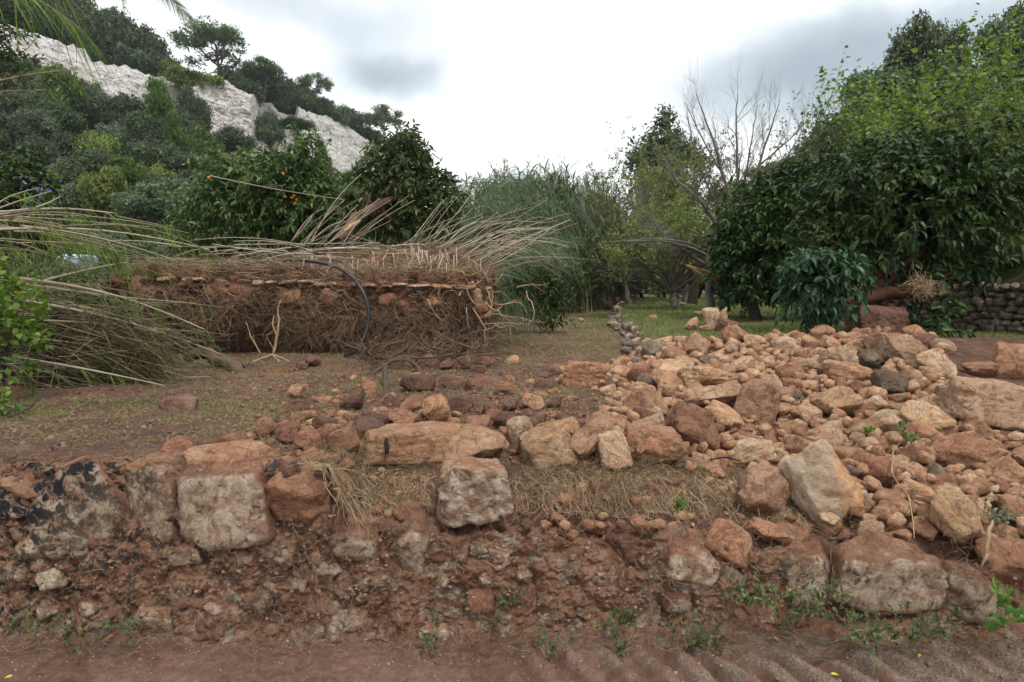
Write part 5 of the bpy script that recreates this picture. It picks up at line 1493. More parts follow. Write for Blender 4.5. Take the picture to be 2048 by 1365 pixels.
# frayed root plate at the end of the fallen trunk
rs = RS(97); c0 = P(1838, 575, 7.8)
N = 260; d = norm(rs.normal(size=(N, 3)) + np.array([.3, -.3, 0])); pt, R = branch_level(np.tile(c0, (N, 1)) + rs.normal(size=(N, 3)) * .05, d, rs.uniform(.08, .22, N), np.full(N, .0035), np.full(N, .001), rs, 6, .35)
V, fl = strands(pt, R, 3)
tag(obj('root_tuft', mesh_np('root_tuft', V, fl, M['dryroot'], True, rs.rand(len(fl[0])))), 'frayed tuft of pale roots at the broken end of the fallen red trunk', 'roots')

# tall bright shoots behind, right edge
def shoots(name, label, x0, x1, Y, ytop, ybase, n, seed, matk, L=.1, nl=22, lean=0):
    rs = RS(seed); Pt = []; 
    for k in range(n):
        x = x0 + (x1 - x0) * rs.rand(); yt = np.interp(x, *ytop) + abs(rs.normal()) * 45 - 10; YY = Y + rs.uniform(-.9, .9)
        a, b = P(x + rs.normal() * 40, ybase, YY), P(x + rs.normal() * 15, yt, YY)
        t = np.linspace(0, 1, 9)[:, None]
        Pt.append(a * (1 - t) + b * t + np.sin(t * 3.14) * rs.normal(size=3) * .12 + rs.normal(size=(9, 3)) * .02)
    Pt = np.array(Pt); R = (.016 * (1 - .85 * np.linspace(0, 1, 9)))[None] * np.ones((n, 1))
    b, d, r = spawn(Pt, R, 5, rs, .25, .55, .5)
    p2, r2 = branch_level(b, d, rs.uniform(.25, .7, len(b)), r * .5, r * .15, rs, 5, .12, .08)
    V, fl, rr = join([strands(Pt, R, 4) + (None,), strands(p2, r2, 3) + (None,)])
    tm = mesh_np('stems', V, fl, M['bark'], True, rs.rand(len(rr)) * .6 + .2)
    c = []
    for A in (Pt, p2):
        b, d, r = spawn(A, np.ones(A.shape[:2]), nl if A is Pt else 7, rs, .12, 1.1, -.1)
        c.append((b, d))
    b = np.concatenate([a[0] for a in c]); d = np.concatenate([a[1] for a in c])
    d = d + rs.normal(size=d.shape) * .3; d[:, 2] -= .25
    LL = L * rs.uniform(.6, 1.25, len(b))
    bb = b + norm(d) * .03
    V, fl, r1 = leaves(bb, d, norm(rs.normal(size=b.shape) * .5 + np.array([0, -.3, 1])), LL, LL * .72, 'leaf', seed)
    cm = mesh_np('leaves', V, fl, M[matk], False, r1)
    base = P((x0 + x1) / 2, 560, Y); base[2] = float(Hf(base[0], base[1]))
    r = empty(name, tuple(base), label, 'tree'); part('stems', tm, r); part('crown', cm, r)
shoots('mulberry_tree', 'tall bright green tree with upright leafy shoots at the right edge', 1700, 2300, 12.5, ([1690, 1780, 1880, 1960, 2048, 2300], [200, 150, 60, 70, 50, 20]), 520, 80, 101, 'lf_mulb', .095, 32)
shoots('mulberry_tree', 'bright green leafy tree filling the space behind the broken fruit tree', 1740, 2250, 11.0, ([1700, 1800, 2000, 2300], [250, 190, 130, 110]), 520, 70, 102, 'lf_mulb', .09, 28)
shoots('climbing_vine_tree', 'thin shoots with rounded leaves rising left of the bright green trees', 1610, 1790, 13.5, ([1600, 1660, 1700, 1790], [240, 170, 150, 200]), 420, 26, 103, 'lf_mulb', .10, 9)
shoots('bare_shoots', 'sparse nearly leafless shoots between the bare tree and the vine', 1530, 1680, 14.5, ([1530, 1600, 1680], [260, 200, 190]), 430, 18, 104, 'lf_yel', .07, 2)
for k, (cx, cy, w_, h_, Y) in enumerate(((1850, 130, 150, 240, 20), (1770, 200, 170, 200, 20), (2040, 110, 180, 240, 19), (1700, 290, 170, 160, 21), (1900, 260, 260, 260, 18), (2100, 240, 240, 300, 17), (1600, 390, 150, 120, 22), (1560, 350, 130, 90, 30), (1640, 330, 150, 120, 26), (1480, 400, 140, 90, 34), (1980, 420, 240, 260, 13))):
    treepx('olive' if k < 4 or k in (7, 8) else 'oak', k % 3, cx, cy, w_, h_, ['silvery green tree top behind the bright shoots, highest one', 'silvery green tree left of the highest one', 'silvery tree top at the upper right corner', 'grey green tree below the silvery ones',
            'dark tree filling in behind the bright shoots', 'dark tree at the right edge behind the shoots', 'dark bush between bare tree and fruit tree', 'distant grey green treetop on the far slope', 'grey green treetop behind the sparse shoots', 'distant dark treetop beyond the bare tree', 'dark tree low at the right edge behind the wall'][k], Y=Y)

# small citrus tree in the middle
Y = 11.4
fruit_tree('small_citrus_tree', 'small bushy citrus tree with a thin pale trunk on the lawn', [pb(1070, 590, 54, 38, Y), pb(1040, 604, 38, 24, Y), pb(1105, 610, 40, 40, Y), pb(1060, 565, 40, 30, Y), pb(1090, 590, 36, 24, Y)], 480, .075, 'lf_shrub', 111,
           [[(1064, 670, 11.3, .035), (1066, 650, 11.3, .03), (1062, 630, 11.4, .02)], [(1066, 652, 11.3, .02), (1085, 610, 11.4, .012)], [(1065, 650, 11.3, .02), (1045, 610, 11.4, .01)]], 'twig', 7, .45, .2, .25)

# persimmon tree
Y = 13.5
PB = [pb(460, 440, 90, 70, Y), pb(560, 400, 90, 66, Y), pb(635, 395, 56, 50, Y), pb(480, 360, 70, 40, Y), pb(420, 480, 70, 44, Y), pb(640, 450, 70, 60, Y), pb(560, 480, 80, 40, Y), pb(605, 320, 30, 50, Y), pb(560, 350, 44, 40, Y), pb(520, 340, 20, 30, Y)]
PB2 = [pb(800, 350, 62, 66, Y - .5), pb(850, 410, 60, 66, Y - .5), pb(760, 400, 56, 60, Y - .5), pb(810, 300, 34, 34, Y - .5), pb(830, 460, 60, 36, Y - .5), pb(720, 440, 50, 40, Y - .5)]
fruit_tree('persimmon_tree', 'big leafy persimmon tree with orange fruit, left crown behind the bank', PB, 1900, .145, 'lf_pers', 121, [[(600, 520, 13.2, .13), (640, 480, 13.3, .11), (600, 440, 13.4, .08), (540, 420, 13.4, .05)], [(640, 480, 13.3, .08), (650, 400, 13.4, .05), (640, 340, 13.5, .02)], [(610, 470, 13.3, .07), (500, 470, 13.4, .04), (440, 460, 13.4, .02)]], 'wetbark', 9, .40, .5, .3)
fruit_tree('persimmon_tree', 'right persimmon crown with a thick leaning dark limb above the dry reeds', PB2, 1300, .13, 'lf_pers', 122, [[(680, 480, 11.6, .11), (700, 455, 11.7, .10), (722, 425, 11.9, .085), (752, 404, 12.2, .07), (800, 400, 12.6, .05), (840, 370, 12.9, .03)], [(752, 404, 12.2, .05), (770, 430, 12.4, .04), (800, 450, 12.8, .02)]], 'wetbark', 9, .40, .45, .3)
V0, F0 = ico(2)
fm = mesh_np('persimmon', V0 * np.array([1, 1, .88]) * .034, [F0], M['fruit'], True)
for k, (x, y, l) in enumerate(((483, 444, 'single orange persimmon low at the left of the tree'), (584, 396, 'upper left persimmon of the cluster of fruit'), (594, 400, None), (590, 408, None), (598, 410, None), (570, 394, None), (588, 392, None), (782, 366, 'orange persimmon high in the right crown'), (782, 350, 'small persimmon above the one in the right crown'), (490, 355, 'yellowish persimmon near the top of the left crown'), (530, 372, None), (418, 356, None), (630, 395, None), (566, 348, None))):
    o = obj('persimmon', fm); p = P(x, y, 12.95 if x < 700 else 12.5); set_trs(o, tuple(p), (0, 0, k), (1, 1, 1))
    tag(o, l or 'orange persimmon hanging in a cluster in the left crown', 'fruit', 'persimmons in the tree')
# ------------------------------------------------------------------ root covered bank with the uprooted reed mat
bank = empty('root_covered_bank', (-2.7, 8.4, .78), 'uprooted reed bank, red soil face matted with roots and a pale stone edge', 'bank')
X0, X1 = P(165, 600, 8.2)[0], P(985, 600, 8.2)[0]
nu, nw = 460, 170
U, Wv = np.meshgrid(np.linspace(0, 1, nu), np.linspace(0, 1, nw))
X = X0 + (X1 - X0) * U
zt = np.interp(U, [0, .12, .5, 1], [1.66, 1.72, 1.66, 1.56])        # height of the front edge
prof = np.array([(0, 8.75, .70), (.08, 8.45, .80), (.20, 8.12, 1.0), (.36, 8.0, 1.25), (.52, 8.0, 1.62), (.56, 8.06, 1.70), (.68, 8.4, 1.83), (.82, 9.1, 2.06), (.92, 9.9, 1.95), (1, 10.8, .9)])
Yb = np.interp(Wv, prof[:, 0], prof[:, 1]); Zb = np.interp(Wv, prof[:, 0], prof[:, 2])
Zb = np.where(Wv < .53, .70 + (Zb - .70) * (zt - .70) / .92, Zb + (zt - 1.66) * .8)
hump = np.interp(U, [0, .15, .3, .5, .7, .85, .95, 1], [-.40, -.28, -.20, -.10, .02, .08, -.02, -.28]) + .07 * n2d(U * 9, U * 0, 1, 3, 5)
Zb += hump * np.clip((Wv - .58) / .25, 0, 1) * (Wv < .97)
endk = np.clip((U - .93) / .07, 0, 1); Yb += .5 * endk ** 2 * (Wv < .7); X += 0
endl = np.clip((.10 - U) / .10, 0, 1); Zb = Zb - .35 * endl * (Wv > .3); 
q = np.stack([X, Yb, Zb], -1)
d = .12 * fbm(q * 1.9, 3) + .06 * billow(q * 6, 4, .55)
Yb = Yb - d * (Wv < .62); Zb = Zb + d * .8 * (Wv > .54); X = X + .04 * fbm(q * 5 + 8, 2)
i = np.arange(nu * nw).reshape(nw, nu)
Fq = np.stack([i[:-1, :-1], i[:-1, 1:], i[1:, 1:], i[1:, :-1]], -1).reshape(-1, 4)
part('soil', mesh_np('soil', np.stack([X, Yb, Zb], -1).reshape(-1, 3), [Fq], M['matsoil'], True), bank)
BX, BY, BZ = X, Yb, Zb
def bank_pt(u, w_):
    a = np.clip(u, 0, 1) * (nu - 1); b = np.clip(w_, 0, 1) * (nw - 1)
    i0, j0 = np.rint(b).astype(int), np.rint(a).astype(int)
    return np.stack([BX[i0, j0], BY[i0, j0], BZ[i0, j0]], -1)
rs = RS(51)
# pale edge stones
u = .10
while u < .97:
    wpx = rs.uniform(.022, .06)
    if rs.rand() < .05: u += wpx * .5; continue
    p = bank_pt(np.array([u + wpx / 2]), np.array([.53]))[0]
    o = obj('edge_stone', rock_mesh('slab' if rs.rand() < .6 else 'block', rs.randint(9), 3, rs.choice(['crm', 'hero', 'crm', 'crm', 'och'])), bank)
    set_trs(o, (p[0] + 2.7, p[1] - 8.4 + .03, p[2] - .78 - .012 + rs.normal() * .008), (rs.normal() * .1, rs.normal() * .06, rs.normal() * .1), (wpx * (X1 - X0) * .54, .10, rs.uniform(.018, .034)))
    u += wpx
for k, (x, y, w_, h_) in enumerate(((300, 585, 60, 60), (270, 575, 40, 50), (952, 590, 24, 40), (960, 615, 36, 24), (975, 632, 34, 18), (940, 575, 26, 34), (350, 580, 50, 40), (570, 590, 60, 36), (480, 585, 60, 34), (660, 595, 50, 34), (860, 605, 50, 30), (420, 580, 46, 36), (770, 600, 50, 30))):
    p = P(x, y, 7.98); s = mpp(8) / 2
    o = obj('embedded_stone', rock_mesh('round', rs.randint(9), 3, 'red' if k < 2 or k > 5 else 'och'), bank)
    set_trs(o, (p[0] + 2.7, p[1] - 8.4 + .05, p[2] - .78), (0, rs.normal() * .2, 0), (w_ * s, .08, h_ * s))
# the root fibres
def bank_fibres(n, wlo, whi, L, r, seed, S=7, down=.25, out=.05, wob=.6):
    rs = RS(seed)
    u = rs.rand(n); w_ = rs.uniform(wlo, whi, n); b = bank_pt(u, w_); b[:, 1] -= .02
    d = norm(np.stack([rs.normal(size=n), -out * np.ones(n) + rs.normal(size=n) * .15, rs.normal(size=n) * .7 - down], -1))
    pts = np.empty((n, S, 3)); pts[:, 0] = b
    ln = L * (.4 + rs.rand(n)); 
    for s in range(1, S):
        d = norm(d + rs.normal(size=(n, 3)) * wob * np.array([1, .35, .7]) + np.array([0, 0, -down * .4]))
        pts[:, s] = pts[:, s - 1] + d * (ln / (S - 1))[:, None]
        pts[:, s, 1] = np.maximum(pts[:, s, 1], b[:, 1] - .10)
    pts[..., 2] = np.maximum(pts[..., 2], .78)
    R = r * (.5 + rs.rand(n))[:, None] * (1 - .6 * np.linspace(0, 1, S))[None]
    V, fl = strands(pts, R, 3)
    return V, fl, np.repeat(rs.rand(n), (S - 1) * 3)
V, fl, r = join([bank_fibres(5200, .10, .47, .26, .0028, 1), bank_fibres(2600, .08, .22, .24, .0026, 2, down=.9), bank_fibres(900, .12, .5, .42, .0042, 3, 9), bank_fibres(1500, .5, .58, .10, .0025, 4)])
part('root_fibres', mesh_np('root_fibres', V, fl, M['root'], True, r), bank, kind='stuff')
# thick pale roots at the right end, and hanging from the middle
n = 26; st = P(960, 600, 7.9) + rs.normal(size=(n, 3)) * np.array([.18, .1, .22]); pt, R = branch_level(st, norm(np.tile([.6, -.5, -.25], (n, 1)) + rs.normal(size=(n, 3)) * .6), rs.uniform(.2, .7, n), np.full(n, .008), np.full(n, .003), rs, 9, .3, -.05)
V, fl = strands(pt, R, 5)
part('thick_roots', mesh_np('thick_roots', V, fl, M['dryroot'], True, rs.rand(sum(len(f) for f in fl)) * .6), bank, kind='stuff')
# frayed right end
n = 900; u_ = rs.uniform(.9, 1, n); b = bank_pt(u_, rs.uniform(.15, .8, n)); pt, R = branch_level(b, norm(rs.normal(size=(n, 3)) * .5 + np.array([.7, -.2, -.3])), rs.uniform(.06, .25, n), np.full(n, .003), np.full(n, .001), rs, 6, .3, -.1)
V, fl = strands(pt, R, 3)
part('frayed_end', mesh_np('frayed_end', V, fl, M['root'], True, np.repeat(rs.rand(n), 15)), bank, kind='stuff')
# litter of dead stems on the top
def litter(n, ulo, uhi, wlo, whi, L, r, seed, matk, nm, lift=.25, S=5):
    rs = RS(seed); b = bank_pt(rs.uniform(ulo, uhi, n), rs.uniform(wlo, whi, n)); b[:, 2] += rs.rand(n) * .07
    d = norm(np.stack([rs.normal(size=n), rs.normal(size=n) * .6, np.abs(rs.normal(size=n)) * lift + .02], -1))
    pt, R = branch_level(b, d, L * (.4 + rs.rand(n)), np.full(n, r), np.full(n, r * .5), rs, S, .12, -.02)
    V, fl = strands(pt, R, 3)
    part(nm, mesh_np(nm, V, fl, M[matk], True, np.repeat(rs.rand(n), (S - 1) * 3)), bank, kind='stuff')
litter(2600, .02, .99, .55, .95, .20, .0035, 11, 'root', 'dead_stem_litter')
litter(700, .12, .99, .52, .80, .22, .004, 12, 'dryroot', 'pale_stem_litter', .2)
litter(900, .5, .98, .56, .66, .10, .003, 13, 'dryroot', 'rhizome_fringe', .9)
litter(500, .1, .6, .54, .62, .12, .003, 14, 'drygrass', 'straw_fringe', .6)
# the cut stubs standing in the mat
k = 0
for x in np.concatenate([rs.uniform(700, 900, 46), rs.uniform(860, 960, 10), rs.uniform(600, 700, 8)]):
    y1 = rs.uniform(526, 546) + (0 if x > 700 else -8); u_ = (P(x, 545, 8.3)[0] - X0) / (X1 - X0)
    b = bank_pt(np.array([u_]), np.array([rs.uniform(.60, .72)]))[0]
    e = b + np.array([rs.normal() * .05, rs.normal() * .04, rs.uniform(.08, .24)])
    V, fl = strands(np.array([[b, (b + e) / 2, e]]), np.array([[.009, .009, .008]]), 5)
    part('cut_stub', mesh_np('cut_stub', V, fl, M['cane'], False, np.full(sum(len(f) for f in fl), rs.rand() * .5 + .5)), bank)
# canes that grow out of the mat
def cane_pts(a, b, bow, rs, S=9, side=.0):
    t = np.linspace(0, 1, S)[:, None]
    c = a * (1 - t) + b * t; c[:, 2] += (np.sin(t[:, 0] * math.pi)) * bow
    c += np.sin(t * math.pi) * rs.normal(size=3) * side
    return c
def cane_mesh(c, r, matk, rv, joints=True):
    S = len(c)
    # a cane swells slightly at its joints
    m = 3 * (S - 1) + 1; t = np.linspace(0, S - 1, m); cc = np.stack([np.interp(t, np.arange(S), c[:, j]) for j in range(3)], -1)
    R = r * (1 - .55 * np.linspace(0, 1, m)) * np.where(np.arange(m) % 3 == 1, 1.22, 1.0)
    V, fl = strands(cc[None], R[None], 5)
    return mesh_np('cane', V, fl, M[matk], True, np.full(sum(len(f) for f in fl), rv))
CN = []
for k in range(40):      # right hand fan
    t = rs.rand(); x0 = rs.uniform(860, 975); y0 = np.interp(x0, [860, 975], [498, 545]) + rs.normal() * 6
    ang = rs.uniform(.06, .62); L = rs.uniform(90, 230)
    CN.append((x0, y0, x0 + L * math.cos(ang), y0 - L * math.sin(ang), rs.uniform(.02, .16), 8.7, 8.7 + rs.uniform(-.9, 1.2)))
for k in range(24):      # centre fan leaning right
    x0 = rs.uniform(560, 700); y0 = 490 + rs.normal() * 5; ang = rs.uniform(.45, 1.0); L = rs.uniform(60, 170)
    CN.append((x0, y0, x0 + L * math.cos(ang), y0 - L * math.sin(ang), rs.uniform(-.02, .05), 9.2, 9.2 + rs.uniform(-.5, .5)))
for k in range(14):
    x0 = rs.uniform(800, 880); y0 = 490 + rs.normal() * 5; ang = rs.uniform(.4, .95); L = rs.uniform(60, 150)
    CN.append((x0, y0, x0 + L * math.cos(ang), y0 - L * math.sin(ang), rs.uniform(0, .1), 9.2, 9.2 + rs.uniform(-.5, .5)))
for k in range(40):      # lying across the top
    x0 = rs.uniform(300, 800); y0 = rs.uniform(492, 545); L = rs.uniform(60, 300) * rs.choice([-1, 1])
    CN.append((x0, y0, min(x0 + L, 1000), y0 + rs.uniform(-24, 20), rs.uniform(-.01, .03), 8.6, 8.5 + rs.uniform(-.2, .3)))
CN += [(470, 490, 760, 486, .0, 8.6, 8.6), (640, 538, 780, 534, 0, 8.0, 8.0), (880, 530, 700, 470, .0, 8.4, 8.8), (420, 352, 690, 400, .0, 10.5, 10)]
for (x0, y0, x1, y1, bow, Ya, Yb_) in CN:
    c = cane_pts(P(x0, y0, Ya), P(x1, y1, Yb_), bow, rs, side=.03)
    part('cane', cane_mesh(c, rs.uniform(.004, .0085), 'cane', rs.rand()), bank)
# tangled fine grass skirt hanging at the right of the bank
def blades(base, d, L, W, S, sag, seed):
    rs = RS(seed); n = len(base); t = np.linspace(0, 1, S)
    d = norm(d); c = base[:, None] + d[:, None] * (L[:, None] * t)[..., None]
    c[..., 2] -= (sag * L)[:, None] * t ** 2
    side = norm(np.cross(d, rs.normal(size=(n, 3))))
    Wd = W[:, None] * (1 - t * .85)[None] * np.minimum(1, .4 + t * 3)[None]
    V, fl = ribbons(c, Wd, side)
    return V, fl, np.repeat(rs.rand(n), S - 1)
# reeds flopping over to the right of the bank
def flop(name, label, cpx, n, Y, seed, dirn, L, sag, matk='lf_reed', spread=.5, w_=.011, dy=.6, S=6):
    rs = RS(seed); c = np.array([P(x, y, Y + rs.normal() * dy) for x, y in cpx])
    i = rs.randint(0, len(c), n); b = c[i] + rs.normal(size=(n, 3)) * np.array([.16, .25, .12])
    d = np.tile(dirn, (n, 1)) + rs.normal(size=(n, 3)) * spread
    V, fl, r = blades(b, d, L * rs.uniform(.5, 1.3, n), np.full(n, w_), S, sag * rs.uniform(.6, 1.4, n), seed)
    root = empty(name, tuple(c.mean(0)), label, 'reeds')
    part('leaves', mesh_np('leaves', V, fl, M[matk], True, r), root, kind='stuff')
    return root, b, rs
rt, b, rs2 = flop('bent_reeds', 'green reeds bent over to the right of the root covered bank', [(950, 500), (980, 520), (1000, 540), (1020, 520), (1040, 500), (990, 560), (1060, 520), (1090, 530), (960, 540), (1020, 560), (1080, 500)], 1100, 12.3, 301, (.75, -.3, .35), .60, .75)
for k in range(26):
    x0, y0 = rs2.uniform(930, 990), rs2.uniform(480, 560)
    c = cane_pts(P(x0, y0, 9.8), P(x0 + rs2.uniform(70, 190), y0 + rs2.uniform(-60, 60), 10.4), rs2.uniform(.1, .3), rs2)
    part('cane', cane_mesh(c, .006, 'canegreen', rs2.rand()), rt)
flop('bent_reeds', 'dense green reed leaves behind and above the small citrus tree', [(900, 430), (940, 440), (980, 420), (1020, 440), (1060, 450), (1090, 480), (960, 400), (1000, 390), (1040, 410), (1110, 500), (900, 400), (920, 470)], 1500, 15.0, 302, (.25, -.2, .8), .8, .7, spread=.6, w_=.018, dy=1.2)
flop('bent_reeds', 'shaggy reed tops hanging in the centre of the thicket', [(1020, 380), (1060, 370), (1100, 380), (1130, 400), (1090, 420), (1060, 420), (1110, 440), (1000, 370), (950, 375)], 1600, 18.0, 303, (.1, -.2, .5), 1.0, 1.1, spread=.6, w_=.022, dy=1.0)
flop('grass_skirt', 'limp green grass hanging at the right foot of the bank', [(1000, 640), (985, 620), (1010, 600), (1030, 620), (960, 650)], 900, 9.3, 304, (.3, -.4, .3), .35, 1.0, spread=.6, w_=.007, dy=.3)

# black water pipe
c = [P(390, 538, 8.7), P(430, 532, 8.5), P(520, 527, 8.3), P(575, 519, 8.2), P(640, 523, 8.1), P(690, 538, 7.95), P(722, 572, 7.8), P(738, 610, 7.75), P(739, 645, 7.75), P(728, 680, 7.7), P(712, 705, 7.6), P(690, 712, 7.7)]
c = np.array(c); t = np.linspace(0, len(c) - 1, 60); cc = np.stack([np.interp(t, np.arange(len(c)), c[:, j]) for j in range(3)], -1)
for _ in range(12): cc[1:-1] = (cc[:-2] + 2 * cc[1:-1] + cc[2:]) / 4
V, fl = strands(cc[None], np.full((1, 60), .021), 8)
tag(obj('water_pipe', mesh_np('water_pipe', V, fl, M['hose'], True)), 'black flexible plastic pipe looping down over the root covered bank', 'pipe')

# ------------------------------------------------------------------ heap of fallen reeds at the left
heap = empty('fallen_reed_heap', (-4.2, 5.6, .78), 'heap of flattened reeds reaching in from the left edge over the mud', 'reeds')
rs = RS(61)
def heap_cane(x0, y0, x1, y1, bow, Ya, Yb_, r, top=True):
    a, b = P(x0, y0, Ya), P(x1, y1, Yb_)
    c = cane_pts(a, b, bow, rs, side=.018); c[:, 2] = np.maximum(c[:, 2], .80)
    part('cane', cane_mesh(c, r, rs.choice(['cane', 'canegreen', 'canegreen']), rs.rand()), heap)
    return c
ends = []
for k in range(115):
    y0 = rs.uniform(560, 760); x0 = rs.uniform(-160, 60); L = rs.uniform(180, 430)
    ang = rs.uniform(.06, .34) + (y0 - 560) / 1200
    ends.append(heap_cane(x0, y0, x0 + L, min(y0 + L * math.tan(ang) * .75, 770), rs.uniform(0, .12), rs.uniform(5.2, 6.2), rs.uniform(5.6, 7.0), rs.uniform(.003, .007)))
for a in ((-60, 442, 234, 428, .04, 5.0, 5.6, .012), (-60, 450, 180, 432, .06, 5.0, 5.6, .009), (-60, 462, 420, 500, .12, 5.2, 6.4, .012), (0, 478, 160, 490, .02, 5, 5.5, .008), (80, 458, 490, 545, .16, 5.4, 6.6, .010), (230, 432, 350, 456, .0, 5.6, 6.0, .006),
          (70, 566, 258, 524, .02, 5.6, 6.0, .012), (28, 556, 410, 660, .1, 5.3, 6.3, .014), (38, 600, 450, 712, .08, 5.2, 6.2, .013), (0, 640, 330, 665, .06, 5, 6, .010), (0, 726, 72, 766, .0, 4.6, 4.9, .012), (30, 715, 330, 772, .02, 4.9, 5.3, .011), (200, 470, 250, 530, .0, 5.6, 5.9, .006), (205, 472, 262, 545, .0, 5.6, 5.9, .006),
          (-20, 420, 78, 376, .02, 5, 5.4, .006), (-20, 424, 100, 384, .02, 5, 5.4, .006), (0, 424, 120, 394, .0, 5, 5.3, .008), (100, 650, 450, 616, .1, 5.8, 6.5, .005)):
    ends.append(heap_cane(*a))
for k in range(26):
    x0 = rs.uniform(-140, 60); y0 = rs.uniform(430, 500); L = rs.uniform(130, 330)
    ends.append(heap_cane(x0, y0, x0 + L, y0 + L * rs.uniform(.05, .28), rs.uniform(.0, .07), rs.uniform(5, 6), rs.uniform(5.6, 6.8), rs.uniform(.003, .006)))
A = np.array(ends)
def hang(n, seed, lo, hi, L, sagd, matk, w_, nm, sub=None, up=0):
    rs = RS(seed); i = rs.randint(0, len(A), n) if sub is None else rs.choice(sub, n); t = rs.uniform(lo, hi, n) * 8
    j = np.minimum(t.astype(int), 7); f = (t - j)[:, None]
    b = A[i, j] * (1 - f) + A[i, j + 1] * f; d = norm(A[i, j + 1] - A[i, j])
    dd = d * .8 + rs.normal(size=(n, 3)) * .35 + np.array([0, 0, -.35 + up])
    V, fl, r = blades(b, dd, L * rs.uniform(.4, 1.2, n), np.full(n, w_), 5, np.full(n, sagd), seed)
    V[:, 2] = np.maximum(V[:, 2], .79)
    part(nm, mesh_np(nm, V, fl, M[matk], True, r), heap, kind='stuff')
hang(900, 1, .5, 1, .15, .7, 'lf_dryreed', .010, 'leaves')
hang(1700, 2, .35, .98, .17, .9, 'lf_mulb', .012, 'fresh_leaves')
hang(500, 3, .0, .9, .16, .5, 'drygrass', .004, 'dry_leaves')
# broken stems and leaves under the heap, coloured near black for the overhang's shade
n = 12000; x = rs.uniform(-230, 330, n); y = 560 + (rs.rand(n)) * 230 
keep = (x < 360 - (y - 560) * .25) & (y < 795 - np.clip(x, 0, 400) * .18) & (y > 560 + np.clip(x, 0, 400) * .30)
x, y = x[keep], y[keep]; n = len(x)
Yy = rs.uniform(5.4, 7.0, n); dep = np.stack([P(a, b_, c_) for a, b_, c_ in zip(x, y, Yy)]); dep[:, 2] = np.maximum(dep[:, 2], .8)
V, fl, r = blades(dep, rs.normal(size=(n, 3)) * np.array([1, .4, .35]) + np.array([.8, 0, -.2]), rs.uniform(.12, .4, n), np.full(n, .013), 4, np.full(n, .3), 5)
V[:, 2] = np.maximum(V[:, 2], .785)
part('under_tangle', mesh_np('under_tangle', V, fl, M['shadereed'], True, r), heap, kind='stuff')
m = 900; i_ = rs.choice(n, m); dd = rs.normal(size=(m, 3)) * np.array([.35, .4, .2]) + np.array([1, 0, -.22]); pt, R = branch_level(dep[i_] - dd * .25, dd, rs.uniform(.3, 1.1, m), np.full(m, .0036), np.full(m, .0016), rs, 6, .05); pt[..., 2] = np.maximum(pt[..., 2], .79)
V, fl = strands(pt, R, 3)
part('thin_stems', mesh_np('thin_stems', V, fl, M['canegreen'], True, np.repeat(rs.rand(m), 15) * .7), heap, kind='stuff')
# bushes on and beside the heap
def pbush(name, label, cat, blobs, n, L, matk, seed, shape='round', W=.62, nleaf=6, extra=None, droop=.15, twigs=True):
    me = crown_mesh(name, blobs, n, L, W, shape, matk, seed, .25, .3, .3, nleaf, L * 2.2, droop, .4, 1.6, .2)
    b = np.array(blobs)[:, :3].mean(0); b[2] = np.array(blobs)[:, 2].min() - .1
    r = empty(name, tuple(b), label, cat)
    part('foliage', me, r)
    rs = RS(seed); B = np.array(blobs); m = 14
    e = B[rs.randint(0, len(B), m), :3] + rs.normal(size=(m, 3)) * .15; t = np.linspace(0, 1, 6)[None, :, None]
    c = b[None, None] * (1 - t) + e[:, None] * t + rs.normal(size=(m, 6, 3)) * .02
    V, fl = strands(c, .008 * (1 - .7 * t[..., 0]) * np.ones((m, 1)), 4)
    part('stems', mesh_np('stems', V, fl, M['bark'], True, np.full(sum(len(f) for f in fl), .4)), r)
    return r
pbush('round_leaved_bush', 'round leaved green bush cut by the left edge in front of the fallen reeds', 'bush', [pb(10, 620, 60, 50, 4.6), pb(0, 690, 60, 56, 4.5), pb(45, 650, 34, 40, 4.5), pb(-60, 640, 60, 90, 4.6), pb(20, 575, 50, 30, 4.7)], 210, .052, 'lf_mulb', 401)
pbush('low_sprig', 'small leafy sprig low at the left edge over the dark mud', 'plant', [pb(14, 805, 24, 12, 4.2), pb(0, 790, 16, 10, 4.2)], 9, .05, 'lf_mulb', 402)
pbush('ivy_mound', 'leafy green mound at the left below the flattened reeds', 'bush', [pb(40, 545, 80, 24, 7.2), pb(120, 560, 70, 26, 7.4), pb(-60, 540, 90, 40, 7.0), pb(60, 580, 90, 24, 7.2), pb(150, 585, 50, 20, 7.5)], 900, .05, 'lf_weed', 403, 'quad', .5)
r_ = pbush('flowering_vine', 'vine with blue flowers climbing at the left behind the reeds', 'vine', [pb(20, 390, 60, 60, 10), pb(80, 420, 40, 40, 10), pb(-60, 400, 90, 80, 10), pb(40, 345, 26, 40, 10), pb(90, 470, 60, 40, 10), pb(-10, 470, 80, 60, 10)], 800, .085, 'lf_citrus', 404)
rs = RS(405); fp = np.stack([P(a, b_, 9.5) for a, b_ in zip(rs.normal(75, 30, 60), rs.normal(400, 30, 60))])
V, fl, r = leaves(fp, rs.normal(size=fp.shape), np.tile([0, -1, .3], (60, 1)) + rs.normal(size=fp.shape) * .4, np.full(60, .035), np.full(60, .035), 'round', 4)
part('flowers', mesh_np('flowers', V, fl, M['lf_flower'], False, r), r_, kind='stuff')
pbush('dark_shrub', 'dark narrow leaved shrub at the upper left edge before the slope', 'shrub', [pb(0, 90, 44, 60, 8), pb(-40, 140, 60, 60, 8), pb(20, 60, 22, 26, 8), pb(-50, 40, 60, 60, 8)], 260, .085, 'lf_citrus', 406, 'quad', .3)
